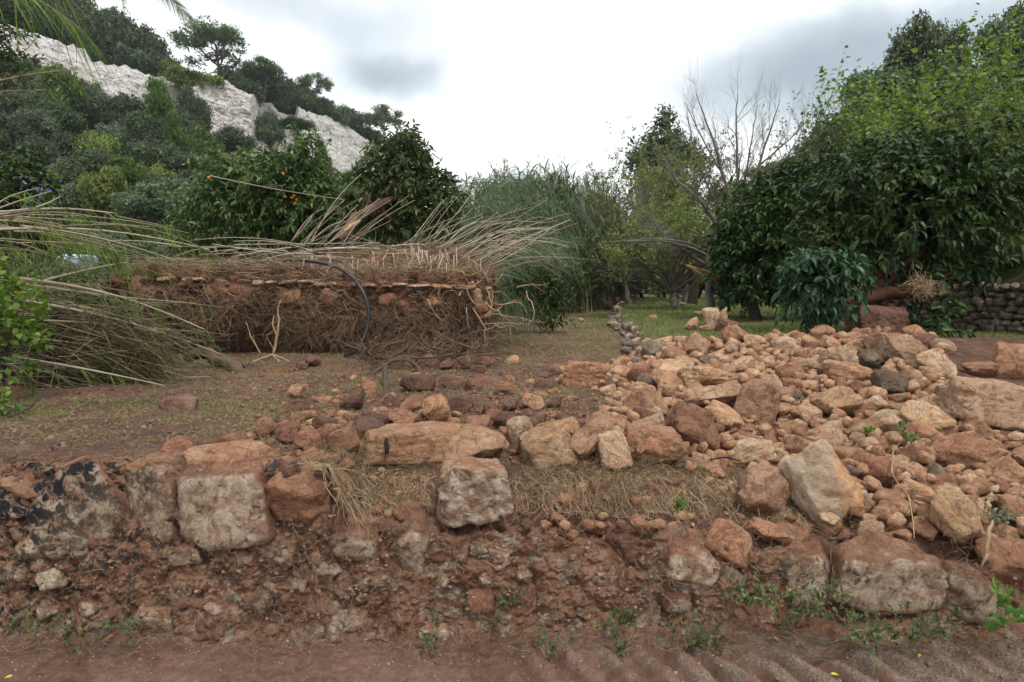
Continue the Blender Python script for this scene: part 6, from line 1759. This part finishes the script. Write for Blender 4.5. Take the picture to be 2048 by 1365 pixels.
# pale tank behind the reeds
V, Fc = rock_verts(33, 'block', 4)
o = obj('water_tank', mesh_np('water_tank', V, [Fc], M['tarp'], True)); p = P(152, 524, 12.5); set_trs(o, tuple(p), (0, 0, 0), (.30, .25, .18)); tag(o, 'pale blue grey plastic tank glimpsed through the reeds at the left', 'tank')

# hanging reed tops and palm frond over the upper left corner
def overhead(name, label, a, b, bow, n, L, seed, matk, r=.006, w_=.012, sag=.6, d_extra=(0, 0, -.4)):
    rs = RS(seed); c = cane_pts(a, b, bow, rs)
    root = empty(name, tuple(a), label, 'reed'); part('stalk', cane_mesh(c, r, 'canegreen', .5), root)
    t = rs.uniform(.1, 1, n) * 8; j = np.minimum(t.astype(int), 7); f = (t - j)[:, None]
    bb = c[j] * (1 - f) + c[j + 1] * f; d = norm(c[j + 1] - c[j]) * .7 + rs.normal(size=(n, 3)) * .35 + np.array(d_extra)
    V, fl, rr = blades(bb, d, L * rs.uniform(.5, 1.2, n), np.full(n, w_), 6, np.full(n, sag), seed)
    part('leaves', mesh_np('leaves', V, fl, M[matk], True, rr), root, kind='stuff')
overhead('overhanging_reed', 'green reed leaves hanging into the upper left corner', P(-60, -60, 5), P(165, 60, 5.3), .05, 46, .34, 1, 'lf_mulb')
overhead('overhanging_reed', 'second green reed spray hanging at the top left above the slope', P(40, -90, 5.2), P(180, 40, 5.6), .02, 30, .34, 2, 'lf_dryreed')
overhead('dry_reed_plume', 'dry feathery reed stem pointing right at the left edge below the cliff', P(-60, 178, 5), P(162, 140, 5.3), .03, 60, .12, 3, 'drygrass', .005, .003, .1, (0, 0, 0))
overhead('dry_reed_plume', 'second dry reed stem lower at the left edge below the cliff', P(-60, 195, 5), P(75, 182, 5.3), .02, 30, .10, 4, 'drygrass', .004, .003, .1, (0, 0, 0))
def frond(name, label, a, b, bow, L, n, seed):
    rs = RS(seed); c = cane_pts(a, b, bow, rs, 12)
    root = empty(name, tuple(a), label, 'palm frond')
    V, fl = strands(c[None], (.008 * (1 - .8 * np.linspace(0, 1, 12)))[None], 5); part('midrib', mesh_np('midrib', V, fl, M['canegreen'], True, np.full(sum(len(f) for f in fl), .4)), root)
    t = np.linspace(.02, .99, n) * 11; j = np.minimum(t.astype(int), 10); f = (t - j)[:, None]
    bb = c[j] * (1 - f) + c[j + 1] * f; d = norm(c[j + 1] - c[j]); sd_ = norm(np.cross(d, np.tile([0, -1.0, .2], (n, 1))))
    P_, D_ = np.concatenate([bb, bb]), np.concatenate([d * 1.3 + sd_ * .75, d * 1.3 - sd_ * .75]) + rs.normal(size=(2 * n, 3)) * .06
    LL = np.tile(L * (1 - .55 * (t / 11)), 2) * rs.uniform(.85, 1.1, 2 * n)
    V, fl, rr = blades(P_, D_, LL, np.full(2 * n, .011), 5, np.full(2 * n, .22), seed)
    part('leaflets', mesh_np('leaflets', V, fl, M['lf_olv'], True, rr), root, kind='stuff')
frond('palm_frond', 'tip of a palm frond hanging from the top edge left of the sky', P(250, -60, 5), P(388, 50, 5.2), .06, .16, 46, 7)
frond('palm_frond', 'short palm leaf tip hanging from the top edge near the reeds', P(230, -60, 5), P(250, 20, 5.0), .0, .10, 12, 8)

# ------------------------------------------------------------------ wood washed onto the field
def wood(name, label, polys, matk, sides=8, sub=0, seed=0, sl=.2, S=12, cat='wood', lv=1, nm='limb'):
    me, tips, cur = limbs(polys, matk, sides, sub, seed, sl, S, .5, lv, .9, .1, .1)
    b = P(*polys[0][0][:3]); r = empty(name, tuple(b), label, cat); part(nm, me, r); return r
r_ = wood('fallen_log', 'bent wet log with a forked end lying on the mud before the reeds', [[(376, 716, 7.0, .05), (400, 706, 6.9, .055), (430, 712, 6.8, .06), (458, 728, 6.6, .066), (478, 745, 6.4, .075), (508, 762, 6.2, .06)],
     [(458, 728, 6.6, .05), (486, 740, 6.4, .05), (512, 750, 6.25, .025)], [(380, 704, 7.0, .02), (405, 700, 6.9, .022), (424, 694, 6.9, .012)], [(480, 755, 6.3, .02), (468, 772, 6.2, .014), (462, 776, 6.2, .006)]], 'wetbark', 9, 3, 71, .12)
wood('root_snag', 'pale forked root standing upright on the mud before the bank', [[(546, 712, 7.5, .016), (552, 680, 7.5, .015), (560, 655, 7.5, .013), (554, 625, 7.5, .009), (562, 600, 7.5, .004)], [(553, 670, 7.5, .011), (545, 650, 7.5, .009), (548, 632, 7.5, .006)],
     [(546, 710, 7.5, .014), (520, 718, 7.3, .010), (500, 728, 7.2, .006)], [(546, 710, 7.5, .012), (575, 720, 7.4, .008), (588, 738, 7.2, .005)], [(546, 710, 7.5, .012), (560, 726, 7.3, .008), (570, 738, 7.1, .005)], [(521, 708, 7.6, .010), (505, 680, 7.6, .009), (492, 645, 7.6, .005)]], 'dryroot', 6, 2, 72, .12)
PILE = []
rs = RS(73)
for k in range(34):
    x0, y0 = rs.uniform(720, 960), rs.uniform(690, 742); L = rs.uniform(25, 100); a = rs.uniform(-1.1, 1.1) + (math.pi if rs.rand() < .4 else 0)
    Ya = rs.uniform(6.4, 7.3); x1, y1 = x0 + L * math.cos(a), y0 - abs(L * math.sin(a)) * .7
    PILE.append([(x0, y0, Ya, rs.uniform(.006, .016)), ((x0 + x1) / 2 + rs.normal() * 6, (y0 + y1) / 2 + rs.normal() * 6, Ya, .008), (x1, y1, Ya + rs.normal() * .2, .003)])
PILE += [[(735, 760, 6.2, .02), (760, 735, 6.4, .02), (800, 712, 6.6, .018), (830, 722, 6.5, .02), (845, 750, 6.3, .022)], [(712, 770, 6.0, .02), (735, 752, 6.1, .022), (752, 744, 6.2, .016)],
         [(820, 716, 6.6, .012), (900, 716, 6.6, .010), (960, 700, 6.7, .007), (1020, 704, 6.8, .003)], [(715, 725, 6.6, .010), (740, 690, 6.6, .008), (762, 668, 6.6, .004)], [(720, 676, 6.8, .007), (735, 705, 6.7, .007), (752, 730, 6.6, .005)],
         [(905, 680, 7.2, .009), (940, 668, 7.2, .008), (985, 655, 7.2, .004)], [(930, 675, 7.2, .007), (960, 690, 7.0, .006), (1000, 702, 6.9, .003)]]
wood('branch_pile', 'tangled pile of washed up branches at the foot of the bank', PILE, 'wetbark', 5, 4, 74, .16, 8, 'branches', 2, 'branches')
n = 700; b = np.stack([P(a, c_, d_) for a, c_, d_ in zip(rs.uniform(720, 980, n), rs.uniform(685, 745, n), rs.uniform(6.6, 7.3, n))])
pt, R = branch_level(b, rs.normal(size=(n, 3)) * np.array([1, .5, .5]), rs.uniform(.08, .25, n), np.full(n, .003), np.full(n, .001), rs, 6, .35); pt[..., 2] = np.maximum(pt[..., 2], .79)
V, fl = strands(pt, R, 3)
part('twig_tangle', mesh_np('twig_tangle', V, fl, M['root'], True, np.repeat(rs.rand(n), 15)), bpy.data.objects['branch_pile'], kind='stuff')
# twisted stick
t = np.linspace(0, 1, 140); a, b = P(773, 806, 5.3), P(769, 728, 5.6)
ax = a[None] * (1 - t[:, None]) + b[None] * t[:, None]
hel = np.stack([np.cos(t * 60), np.sin(t * 60), t * 0], -1) * .012
V1, f1 = strands((ax + hel)[None], np.full((1, 140), .014), 6); V2, f2 = strands((ax - hel)[None], np.full((1, 140), .013), 6)
V, fl, r = join([(V1, f1, None), (V2, f2, None)])
tag(obj('twisted_stick', mesh_np('twisted_stick', V, fl, M['bark'], True, r * .9)), 'spirally twisted stick standing upright in the mud of the field', 'stick')
wood('splintered_branch', 'raw splintered branch end sticking out left of the dark fruit trees', [[(1374, 532, 12.5, .03), (1410, 545, 12.6, .04), (1450, 560, 12.7, .045)], [(1372, 530, 12.5, .012), (1400, 548, 12.5, .02), (1440, 566, 12.6, .025)], [(1385, 536, 12.4, .01), (1420, 546, 12.5, .02), (1452, 552, 12.6, .02)]], 'rawwood', 6, 2, 75, .1, 8)
wood('split_limb', 'pale split wood showing on the persimmon limb behind the reeds', [[(690, 462, 11.3, .03), (705, 450, 11.3, .05), (720, 440, 11.4, .02)]], 'rawwood', 6, 0, 76, .1, 6)
wood('cut_branch', 'thin dark twig leaning over the low red stone', [[(462, 880, 4.0, .004), (466, 862, 4.0, .003), (474, 852, 4.0, .002)]], 'char', 5, 0, 77, .1, 6, 'twig')
wood('charred_stub', 'short charred stub standing in the grass behind the broken wall', [[(774, 908, 3.45, .010), (774, 895, 3.45, .012), (773, 876, 3.46, .009)]], 'char', 7, 0, 78, .1, 6, 'stub')
wood('dead_twig', 'thin dark twig lying between the stones of the heap', [[(1420, 920, 3.55, .004), (1450, 914, 3.6, .005), (1480, 922, 3.6, .004)]], 'char', 5, 1, 79, .05, 8, 'twig')
wood('hanging_root', 'long pale root hanging down over the stones at the right end of the wall', [[(1985, 1040, 2.92, .006), (1978, 1062, 2.9, .010), (1974, 1090, 2.88, .008), (1972, 1118, 2.87, .007), (1962, 1136, 2.87, .005)]], 'dryroot', 6, 2, 80, .05, 10, 'root')
wood('uprooted_seedling', 'uprooted seedling with pale forked roots lying on the heap', [[(1785, 905, 3.7, .004), (1792, 925, 3.6, .005), (1776, 940, 3.55, .004), (1790, 962, 3.5, .003), (1812, 985, 3.4, .003), (1828, 1010, 3.3, .002)], [(1785, 905, 3.7, .003), (1800, 885, 3.8, .002)], [(1812, 980, 3.4, .003), (1840, 975, 3.4, .002)]], 'dryroot', 5, 2, 81, .08, 10, 'seedling')
wood('dry_root_sprig', 'thin dry rootlet hanging below the seedling to the wall', [[(1816, 990, 3.2, .003), (1826, 1040, 3.05, .003), (1828, 1078, 2.98, .002)]], 'dryroot', 5, 2, 82, .05, 8, 'root')

# clods and crumbs on the mud
V0, F0 = ico(1); rs = RS(98); parts = []
Yv = np.exp(rs.uniform(math.log(3.4), math.log(8.5), 5200)); x_ = rs.uniform(-60, 1500, 5200); Xv = (x_ - 1024) / F * Yv; Zv = Hf(Xv, Yv); kk = n2d(Xv, Yv, 1.6, 3, 8) > -.15
for X, Yc, Z in zip(Xv[kk], Yv[kk], Zv[kk]):
    if X > .9 + .14 * (Yc - 3.6) and Yc < 7.5: continue
    r = rs.uniform(.003, .011) * (1.8 if rs.rand() < .08 else 1)
    parts.append((V0 * (1 + .3 * rs.normal(size=(len(V0), 1))) * r * np.array([1.2, 1, .8]) + np.array([X, Yc, Z + r * .3]), [F0], np.full(len(F0), rs.rand() * .7)))
V, fl, r = join(parts)
tag(obj('mud_clods', mesh_np('mud_clods', V, fl, M['gritm'], True, r)), 'mud clods and crumbs scattered over the flooded field', None, kind='stuff')
# puddles
for (x, y, rx, ry, lb) in ((1030, 770, 44, 5, 'small rust coloured puddle among muddy stones in the middle'), (562, 741, 34, 4, 'thin muddy puddle at the foot of the bank'), (1085, 770, 10, 2, None)):
    if lb is None: continue
    g = G(x, y); s = mpp(g[1]); n = 40; a = np.linspace(0, 2 * math.pi, n, endpoint=False)
    rr = 1 + .22 * perlin(np.stack([np.cos(a) * 2, np.sin(a) * 2, a * 0 + x], -1))
    V = np.stack([g[0] + np.cos(a) * rx * s * rr, g[1] + np.sin(a) * rr * .16 * (rx / 40), np.full(n, g[2] + .006)], -1)
    V = np.concatenate([V, [[g[0], g[1], g[2] + .006]]])
    o = obj('puddle', mesh_np('puddle', V, [np.stack([np.full(n, n), np.arange(n), (np.arange(n) + 1) % n], -1)], M['puddle'])); tag(o, kind='structure')

# ------------------------------------------------------------------ grass
def tufts(name, n, sampler, L, W, matk, seed, per=5, sag=.5, upw=1.0, label=None, S=3, bend=.6):
    rs = RS(seed); b = sampler(rs, n); n = len(b)
    bb = np.repeat(b, per, 0) + rs.normal(size=(n * per, 3)) * np.array([.012, .012, 0])
    d = rs.normal(size=bb.shape) * bend; d[:, 2] = np.abs(d[:, 2]) * .5 + upw
    sc = np.repeat(np.maximum(1, b[:, 1] / 6), per)
    V, fl, r = blades(bb, d, L * rs.uniform(.4, 1.3, len(bb)) * np.sqrt(sc), W * sc, S, sag * rs.uniform(.3, 1.5, len(bb)), seed)
    tag(obj(name, mesh_np(name, V, fl, M[matk], True, r)), label, None, kind='stuff')
def smp(y0, y1, dens_seed, thr, xr=(-100, 2150), cond=None, sc=.9):
    def f(rs, n):
        # even over the ground between two distances, patchy
        Yv = np.exp(rs.uniform(math.log(y0), math.log(y1), n)); x = rs.uniform(xr[0], xr[1], n)
        X = (x - 1024) / F * Yv
        g = n2d(X, Yv, sc, 4, dens_seed)
        k = g > thr
        if cond is not None: k &= cond(X, Yv)
        X, Yv = X[k], Yv[k]
        return np.stack([X, Yv, Hf(X, Yv) - .003], -1)
    return f
inland = lambda X, Y: ~((X / Y < (-.50 - .02 * (7 - Y))) & (Y > 4.9) & (Y < 7.6)) & (X < terrace_edge(Y) - .08) & ~((X > X0 - .1) & (X < X1 + .1) & (Y > 8.0) & (Y < 11)) & ~((Y < 7.2) & (X > .75 + .14 * np.clip(Y - 3.6, 0, 9)))
tufts('dry_field_grass', 34000, smp(3.5, 30, 1, -.5, cond=inland), .055, .0042, 'stubble', 1, 4, .4, .8, 'short trampled grass growing in the mud of the field', bend=.9)
tufts('green_field_grass', 11000, smp(3.7, 9, 2, .16, cond=inland), .06, .0036, 'grass', 2, 5, .4, .9, 'small green grass patches sprouting in the mud', bend=.8)
tufts('lawn_grass', 24000, smp(8.0, 34, 3, -.7, cond=lambda X, Y: inland(X, Y) & (X > -2.5)), .055, .0042, 'stubble', 3, 4, .4, .9, 'flattened lawn grass leading to the back of the garden', bend=.8)
ter = lambda X, Y: (X > terrace_edge(Y) + .1) & (Y > 7.3)
tufts('terrace_grass', 30000, smp(7.3, 30, 4, -.4, (1200, 2150), ter), .06, .0042, 'grass', 4, 4, .4, .9, 'short green grass on the terrace to the right', bend=.8)
tufts('terrace_dry_grass', 14000, smp(7.3, 26, 5, -.1, (1250, 2150), ter), .05, .0034, 'drygrass', 5, 3, .5, .7, 'dry grass mixed into the green of the terrace', bend=.9)
# straw and roots on the top and in the broken part of the wall
def wallstraw(name, segs, n, L, W, matk, seed, label, up=.4, sag=1.4, outw=.35, S=6):
    rs = RS(seed); pts = []
    for k in range(n):
        a = segs[rs.choice(len(segs), p=np.array([s[4] for s in segs]) / sum(s[4] for s in segs))]
        x = rs.uniform(a[0], a[1]); y = rs.uniform(a[2], a[3])
        g = G(x, y, 3.05, 8); pts.append(g)
    b = np.array(pts); kk = n2d(b[:, 0], b[:, 1] * 2, 4.5, 3, seed) > -.12; b = b[kk]; n = len(b)
    d = rs.normal(size=b.shape) * .7 + np.array([0, -outw, up])
    LL = L * rs.uniform(.3, 1.5, n) * (.6 + .8 * (n2d(b[:, 0], b[:, 1], 9, 2, 4) > 0))
    if matk == 'lf_weed': V, fl, r = blades(b, d, LL, np.full(n, W), S, sag * rs.uniform(.3, 1.3, n), seed)
    else:
        pt, R = branch_level(b, d, LL * 1.15, np.full(n, W * .42), np.full(n, W * .2), rs, S, .42, -.16)
        pt[..., 2] = np.maximum(pt[..., 2], Hf(pt[..., 0], np.maximum(pt[..., 1], 3.24)) + .003)
        V, fl = strands(pt, R, 3); r = np.repeat(rs.rand(n), (S - 1) * 3)
    tag(obj(name, mesh_np(name, V, fl, M[matk], True, r)), label, None, kind='stuff')
wallstraw('straw_on_wall', [(-50, 640, 885, 925, .7), (640, 870, 890, 1000, 2.5), (1030, 1480, 925, 1010, 3.2), (1450, 1560, 980, 1040, .3)], 7000, .075, .0022, 'drygrass', 11, 'matted straw coloured grass along the top of the broken wall')
wallstraw('brown_litter_on_wall', [(-50, 640, 885, 925, .7), (640, 870, 885, 1010, 2.5), (1030, 1500, 920, 1020, 3.2)], 5200, .065, .003, 'root', 21, 'brown dead stems mixed in the straw on the broken wall')
wallstraw('green_weeds_on_wall', [(690, 860, 895, 950, 1), (1040, 1450, 925, 965, 1.4), (0, 500, 870, 900, .3)], 2000, .045, .004, 'lf_weed', 12, 'small green weeds in the straw on the broken wall')
# hanging roots below the sod
rs = RS(90); b = []
for k in range(2200):
    x = rs.choice([rs.uniform(650, 860), rs.uniform(1030, 1620), rs.uniform(1030, 1560)]); y = rs.uniform(945, 1010) if x < 1500 else rs.uniform(985, 1040)
    b.append(G(x, y, 3.05, 6))
b = np.array(b); n = len(b)
d = norm(rs.normal(size=(n, 3)) * np.array([.5, .3, .3]) + np.array([0, -.7, -.5])); S = 9; pts = np.empty((n, S, 3)); pts[:, 0] = b + np.array([0, 0, .01]); ln = rs.uniform(.05, .36, n)
for s in range(1, S):
    d = norm(d + rs.normal(size=(n, 3)) * .38 + np.array([0, -.04, -.28])); pts[:, s] = pts[:, s - 1] + d * (ln / (S - 1))[:, None]
    pts[:, s, 2] = np.maximum(pts[:, s, 2], Hf(pts[:, s, 0], np.maximum(pts[:, s, 1], 3.06)) + .006)
V, fl = strands(pts, rs.uniform(.0008, .0024, n)[:, None] * (1 - .6 * np.linspace(0, 1, S))[None], 3)
tag(obj('hanging_roots', mesh_np('hanging_roots', V, fl, M['dryroot'], True, np.repeat(rs.rand(n), (S - 1) * 3))), 'curly dry roots hanging from the torn sod over the broken wall', None, kind='stuff')
# rootlets and debris at the foot of the wall
n = 1500; Xw = rs.uniform(-2.6, 2.6, n); b = np.stack([Xw, rs.uniform(2.78, 2.96, n), rs.uniform(.03, .09, n)], -1)
pt, R = branch_level(b, rs.normal(size=(n, 3)) * np.array([1, .5, .25]), rs.uniform(.03, .13, n), np.full(n, .0012), np.full(n, .0006), rs, 6, .35); pt[..., 2] = np.maximum(pt[..., 2], .01)
V, fl = strands(pt, R, 3)
tag(obj('foot_debris', mesh_np('foot_debris', V, fl, M['root'], True, np.repeat(rs.rand(n), 15))), 'dead rootlets and stems washed along the foot of the wall', None, kind='stuff')
# grit and clods on the track
V0, F0 = ico(1); rs = RS(99); parts = []
for k in range(2600):
    Yt = rs.uniform(2.05, 2.95) if rs.rand() < .7 else rs.uniform(2.75, 2.96); Xt = rs.uniform(-2.3, 2.4); r = rs.uniform(.0015, .006) * (1.8 if rs.rand() < .05 else 1)
    v = V0 * (1 + .25 * rs.normal(size=(12 if len(V0) == 12 else len(V0), 1))) * r + np.array([Xt, Yt, 0]); parts.append((v, [F0], np.full(len(F0), rs.rand())))
V, fl, r = join(parts); cen = V.reshape(-1, len(V0), 3).mean(1); V[:, 2] += np.repeat(Ht(cen[:, 0], cen[:, 1]), len(V0))
tag(obj('track_grit', mesh_np('track_grit', V, fl, M['gritm'], True, r)), 'grit, tiny pebbles and clods scattered over the rutted track', None, kind='stuff')
# roots on the wall face
n = 1100; b = np.stack([rs.uniform(-2.5, 2.5, n), np.zeros(n), rs.uniform(.06, .5, n)], -1); b[:, 1] = wall_face_y(b[:, 0], b[:, 2]) - .035
pt, R = branch_level(b, rs.normal(size=(n, 3)) * np.array([1, .1, .8]), rs.uniform(.04, .14, n), np.full(n, .0016), np.full(n, .0008), rs, 7, .45)
pt[..., 1] = np.minimum(pt[..., 1], wall_face_y(pt[..., 0], pt[..., 2]) - .02)
V, fl = strands(pt, R, 3)
o = part('dried_rootlets', mesh_np('dried_rootlets', V, fl, M['root'], True, np.repeat(rs.rand(n), 18)), bpy.data.objects['stone_wall'], kind='stuff')
# weeds at the foot of the wall
def weed(x, y, Y, size, nst, lab, seed, matk='lf_weed', L=.022, h=.12, grp='small weeds at the foot of the wall', W=.62):
    rs = RS(seed); b = P(x, y, Y)
    n = nst; base = np.tile(b, (n, 1)) + rs.normal(size=(n, 3)) * np.array([size * .4, .02, .01])
    pt, R = branch_level(base, rs.normal(size=(n, 3)) * .6 + np.array([0, -.3, .9]), rs.uniform(.4, 1.1, n) * h, np.full(n, .0016), np.full(n, .0008), rs, 6, .2)
    V, fl = strands(pt, R, 3); r = empty('weed', tuple(b), lab, 'weed', grp)
    part('stems', mesh_np('stems', V, fl, M['root'], True, np.full(len(fl[0]), .7)), r, kind='stuff')
    bb, dd, _ = spawn(pt, R, 9, rs, .2, 1.0, .3)
    V, fl, rr = leaves(bb, dd, rs.normal(size=bb.shape) * .5 + np.array([0, -.4, 1]), L * rs.uniform(.5, 1.3, len(bb)), L * W * rs.uniform(.5, 1.2, len(bb)), 'leaf' if L > .03 else 'round', seed)
    part('leaves', mesh_np('leaves', V, fl, M[matk], False, rr), r)
rs = RS(95)
WD = [(1360, 1270, 2.92, .1), (1395, 1290, 2.9, .12), (1420, 1300, 2.85, .1), (1480, 1200, 2.9, .1), (1505, 1220, 2.9, .1), (1580, 1250, 2.88, .12), (1610, 1235, 2.86, .1), (1640, 1210, 2.86, .12), (1665, 1190, 2.85, .1), (1690, 1250, 2.84, .1), (1740, 1290, 2.8, .14), (1780, 1280, 2.8, .12), (1820, 1270, 2.8, .12), (1720, 1265, 2.8, .1), (1240, 1250, 2.9, .08), (1225, 1262, 2.9, .06), (1110, 1305, 2.8, .05), (1240, 1295, 2.85, .04), (1020, 1210, 2.93, .03), (60, 1270, 2.85, .1), (160, 1275, 2.85, .08), (260, 1270, 2.85, .08), (870, 1280, 2.85, .06), (1880, 1250, 2.8, .08), (1550, 1200, 2.88, .08), (1850, 1290, 2.75, .08)]
for k, (x, y, Yw, s_) in enumerate(WD):
    weed(x, y, Yw, s_, 9, ('small green weed at the wall foot, ' + ('at the left' if x < 300 else 'below the squared block' if x < 1130 else 'right of the squared block' if x < 1330 else 'below the pale flat stone' if x < 1500 else 'left of the big wall stone' if x < 1700 else 'below the big wall stone')), 500 + k)
weed(2020, 1250, 2.75, .05, 6, 'larger leaved green seedling at the lower right edge', 540, 'lf_mulb', .05, .16, None)
weed(1990, 1040, 2.95, .07, 14, 'grey green tuft of weed caught on the stones at the right', 541, 'lf_olv', .02, .10, None)
weed(1800, 885, 3.85, .06, 6, 'pale green seedling leaves lying on the orange rubble', 542, 'lf_weed', .035, .12, None)
weed(1738, 870, 4.0, .02, 3, 'tiny green shoot between the stones above the two toned boulder', 543, 'lf_mulb', .03, .06, None)
weed(1360, 1010, 3.15, .04, 4, 'green grass like leaf hanging over the torn sod', 544, 'lf_mulb', .03, .05, None)
for k, (x, y, c_, lb) in enumerate(((1222, 1336, 'lf_yflower', 'yellow fallen leaf on the track below the middle of the wall'), (1556, 1290, 'lf_yflower', 'yellow green leaf at the wall foot right of centre'), (1840, 1318, 'lf_yflower', 'yellow leaf on the track at the right'), (1660, 1358, 'lf_yflower', 'yellow leaf at the bottom edge of the track'),
     (1400, 1342, 'lf_brown', 'orange leaf lying on the track'), (28, 1362, 'lf_yflower', 'yellow leaf at the lower left corner'), (1100, 975, 'lf_weed', 'green leaf caught on the straw of the wall'), (1150, 945, 'lf_weed', 'pale green leaf lying on the sod behind the wall'), (680, 978, 'lf_brown', 'brown leaf stuck on the side of the wall block'),
     (1075, 1068, 'lf_brown', 'orange brown leaf beside the squared block'), (1352, 915, 'lf_blue', 'blue green leaf lying between the red stones'), (1422, 856, 'lf_blue', 'blue green leaf on the cream stones'), (1398, 1290, 'lf_brown', 'brown leaf near the wall foot'), (1440, 1345, 'lf_weed', 'dull green leaf lying flat on the track'))):
    if y > 1280:
        d = ray(x, y); tt = -CAMZ / d[2]; p = np.array([0, 0, CAMZ]) + d * tt + np.array([0, 0, .022])
    else: p = G(x, y, 3.0, 8) + np.array([0, -.03, .03])
    if lb.startswith('brown leaf stuck'): p = P(x, y, 2.9)
    L_ = .045 if 'blue' in c_ else .032
    V, fl, r = leaves(np.array([[0, 0, 0.]]), np.array([[math.cos(k * 2), math.sin(k * 2), .1]]), np.array([[0, -.3, 1.]]), np.array([L_]), np.array([L_ * .45]), 'leaf', k)
    o = obj('fallen_leaf', mesh_np('fallen_leaf', V, fl, M[c_], True, r + .2)); o.location = tuple(p); tag(o, lb, 'leaf')
for k, (x0, y0, x1, y1) in enumerate(((1600, 1335, 1665, 1330), (1640, 1322, 1700, 1338), (1590, 1300, 1615, 1312))):
    a, b = [np.array([0, 0, CAMZ]) + ray(x, y) * (-CAMZ / ray(x, y)[2]) + np.array([0, 0, .02]) for x, y in ((x0, y0), (x1, y1))]
    V, fl = strands(np.array([[a, (a + b) / 2 + .004, b]]), np.array([[.003, .003, .002]]), 5)
    tag(obj('dead_twig', mesh_np('dead_twig', V, fl, M['bark'], True, np.full(sum(len(f) for f in fl), .5))), ['dark twig lying on the rutted track at the right', 'second dark twig crossing the track at the right', 'thin twig close to the weeds at the wall foot'][k], 'twig')

# ------------------------------------------------------------------ thin moist air over the valley
bm = bmesh.new(); bmesh.ops.create_cube(bm, size=1)
me = bpy.data.meshes.new('haze'); bm.to_mesh(me); bm.free()
hz = bpy.data.materials.new('moist_air'); hz.use_nodes = True; hz.node_tree.nodes.clear()
ho = hz.node_tree.nodes.new('ShaderNodeOutputMaterial'); hv = hz.node_tree.nodes.new('ShaderNodeVolumePrincipled')
hv.inputs['Color'].default_value = (.86, .92, 1, 1); hv.inputs['Density'].default_value = .0003; hv.inputs['Anisotropy'].default_value = .2
hz.node_tree.links.new(hv.outputs[0], ho.inputs['Volume']); me.materials.append(hz)
o = obj('haze', me); o.location = (0, 60, 38); o.scale = (520, 380, 92); tag(o, kind='stuff')
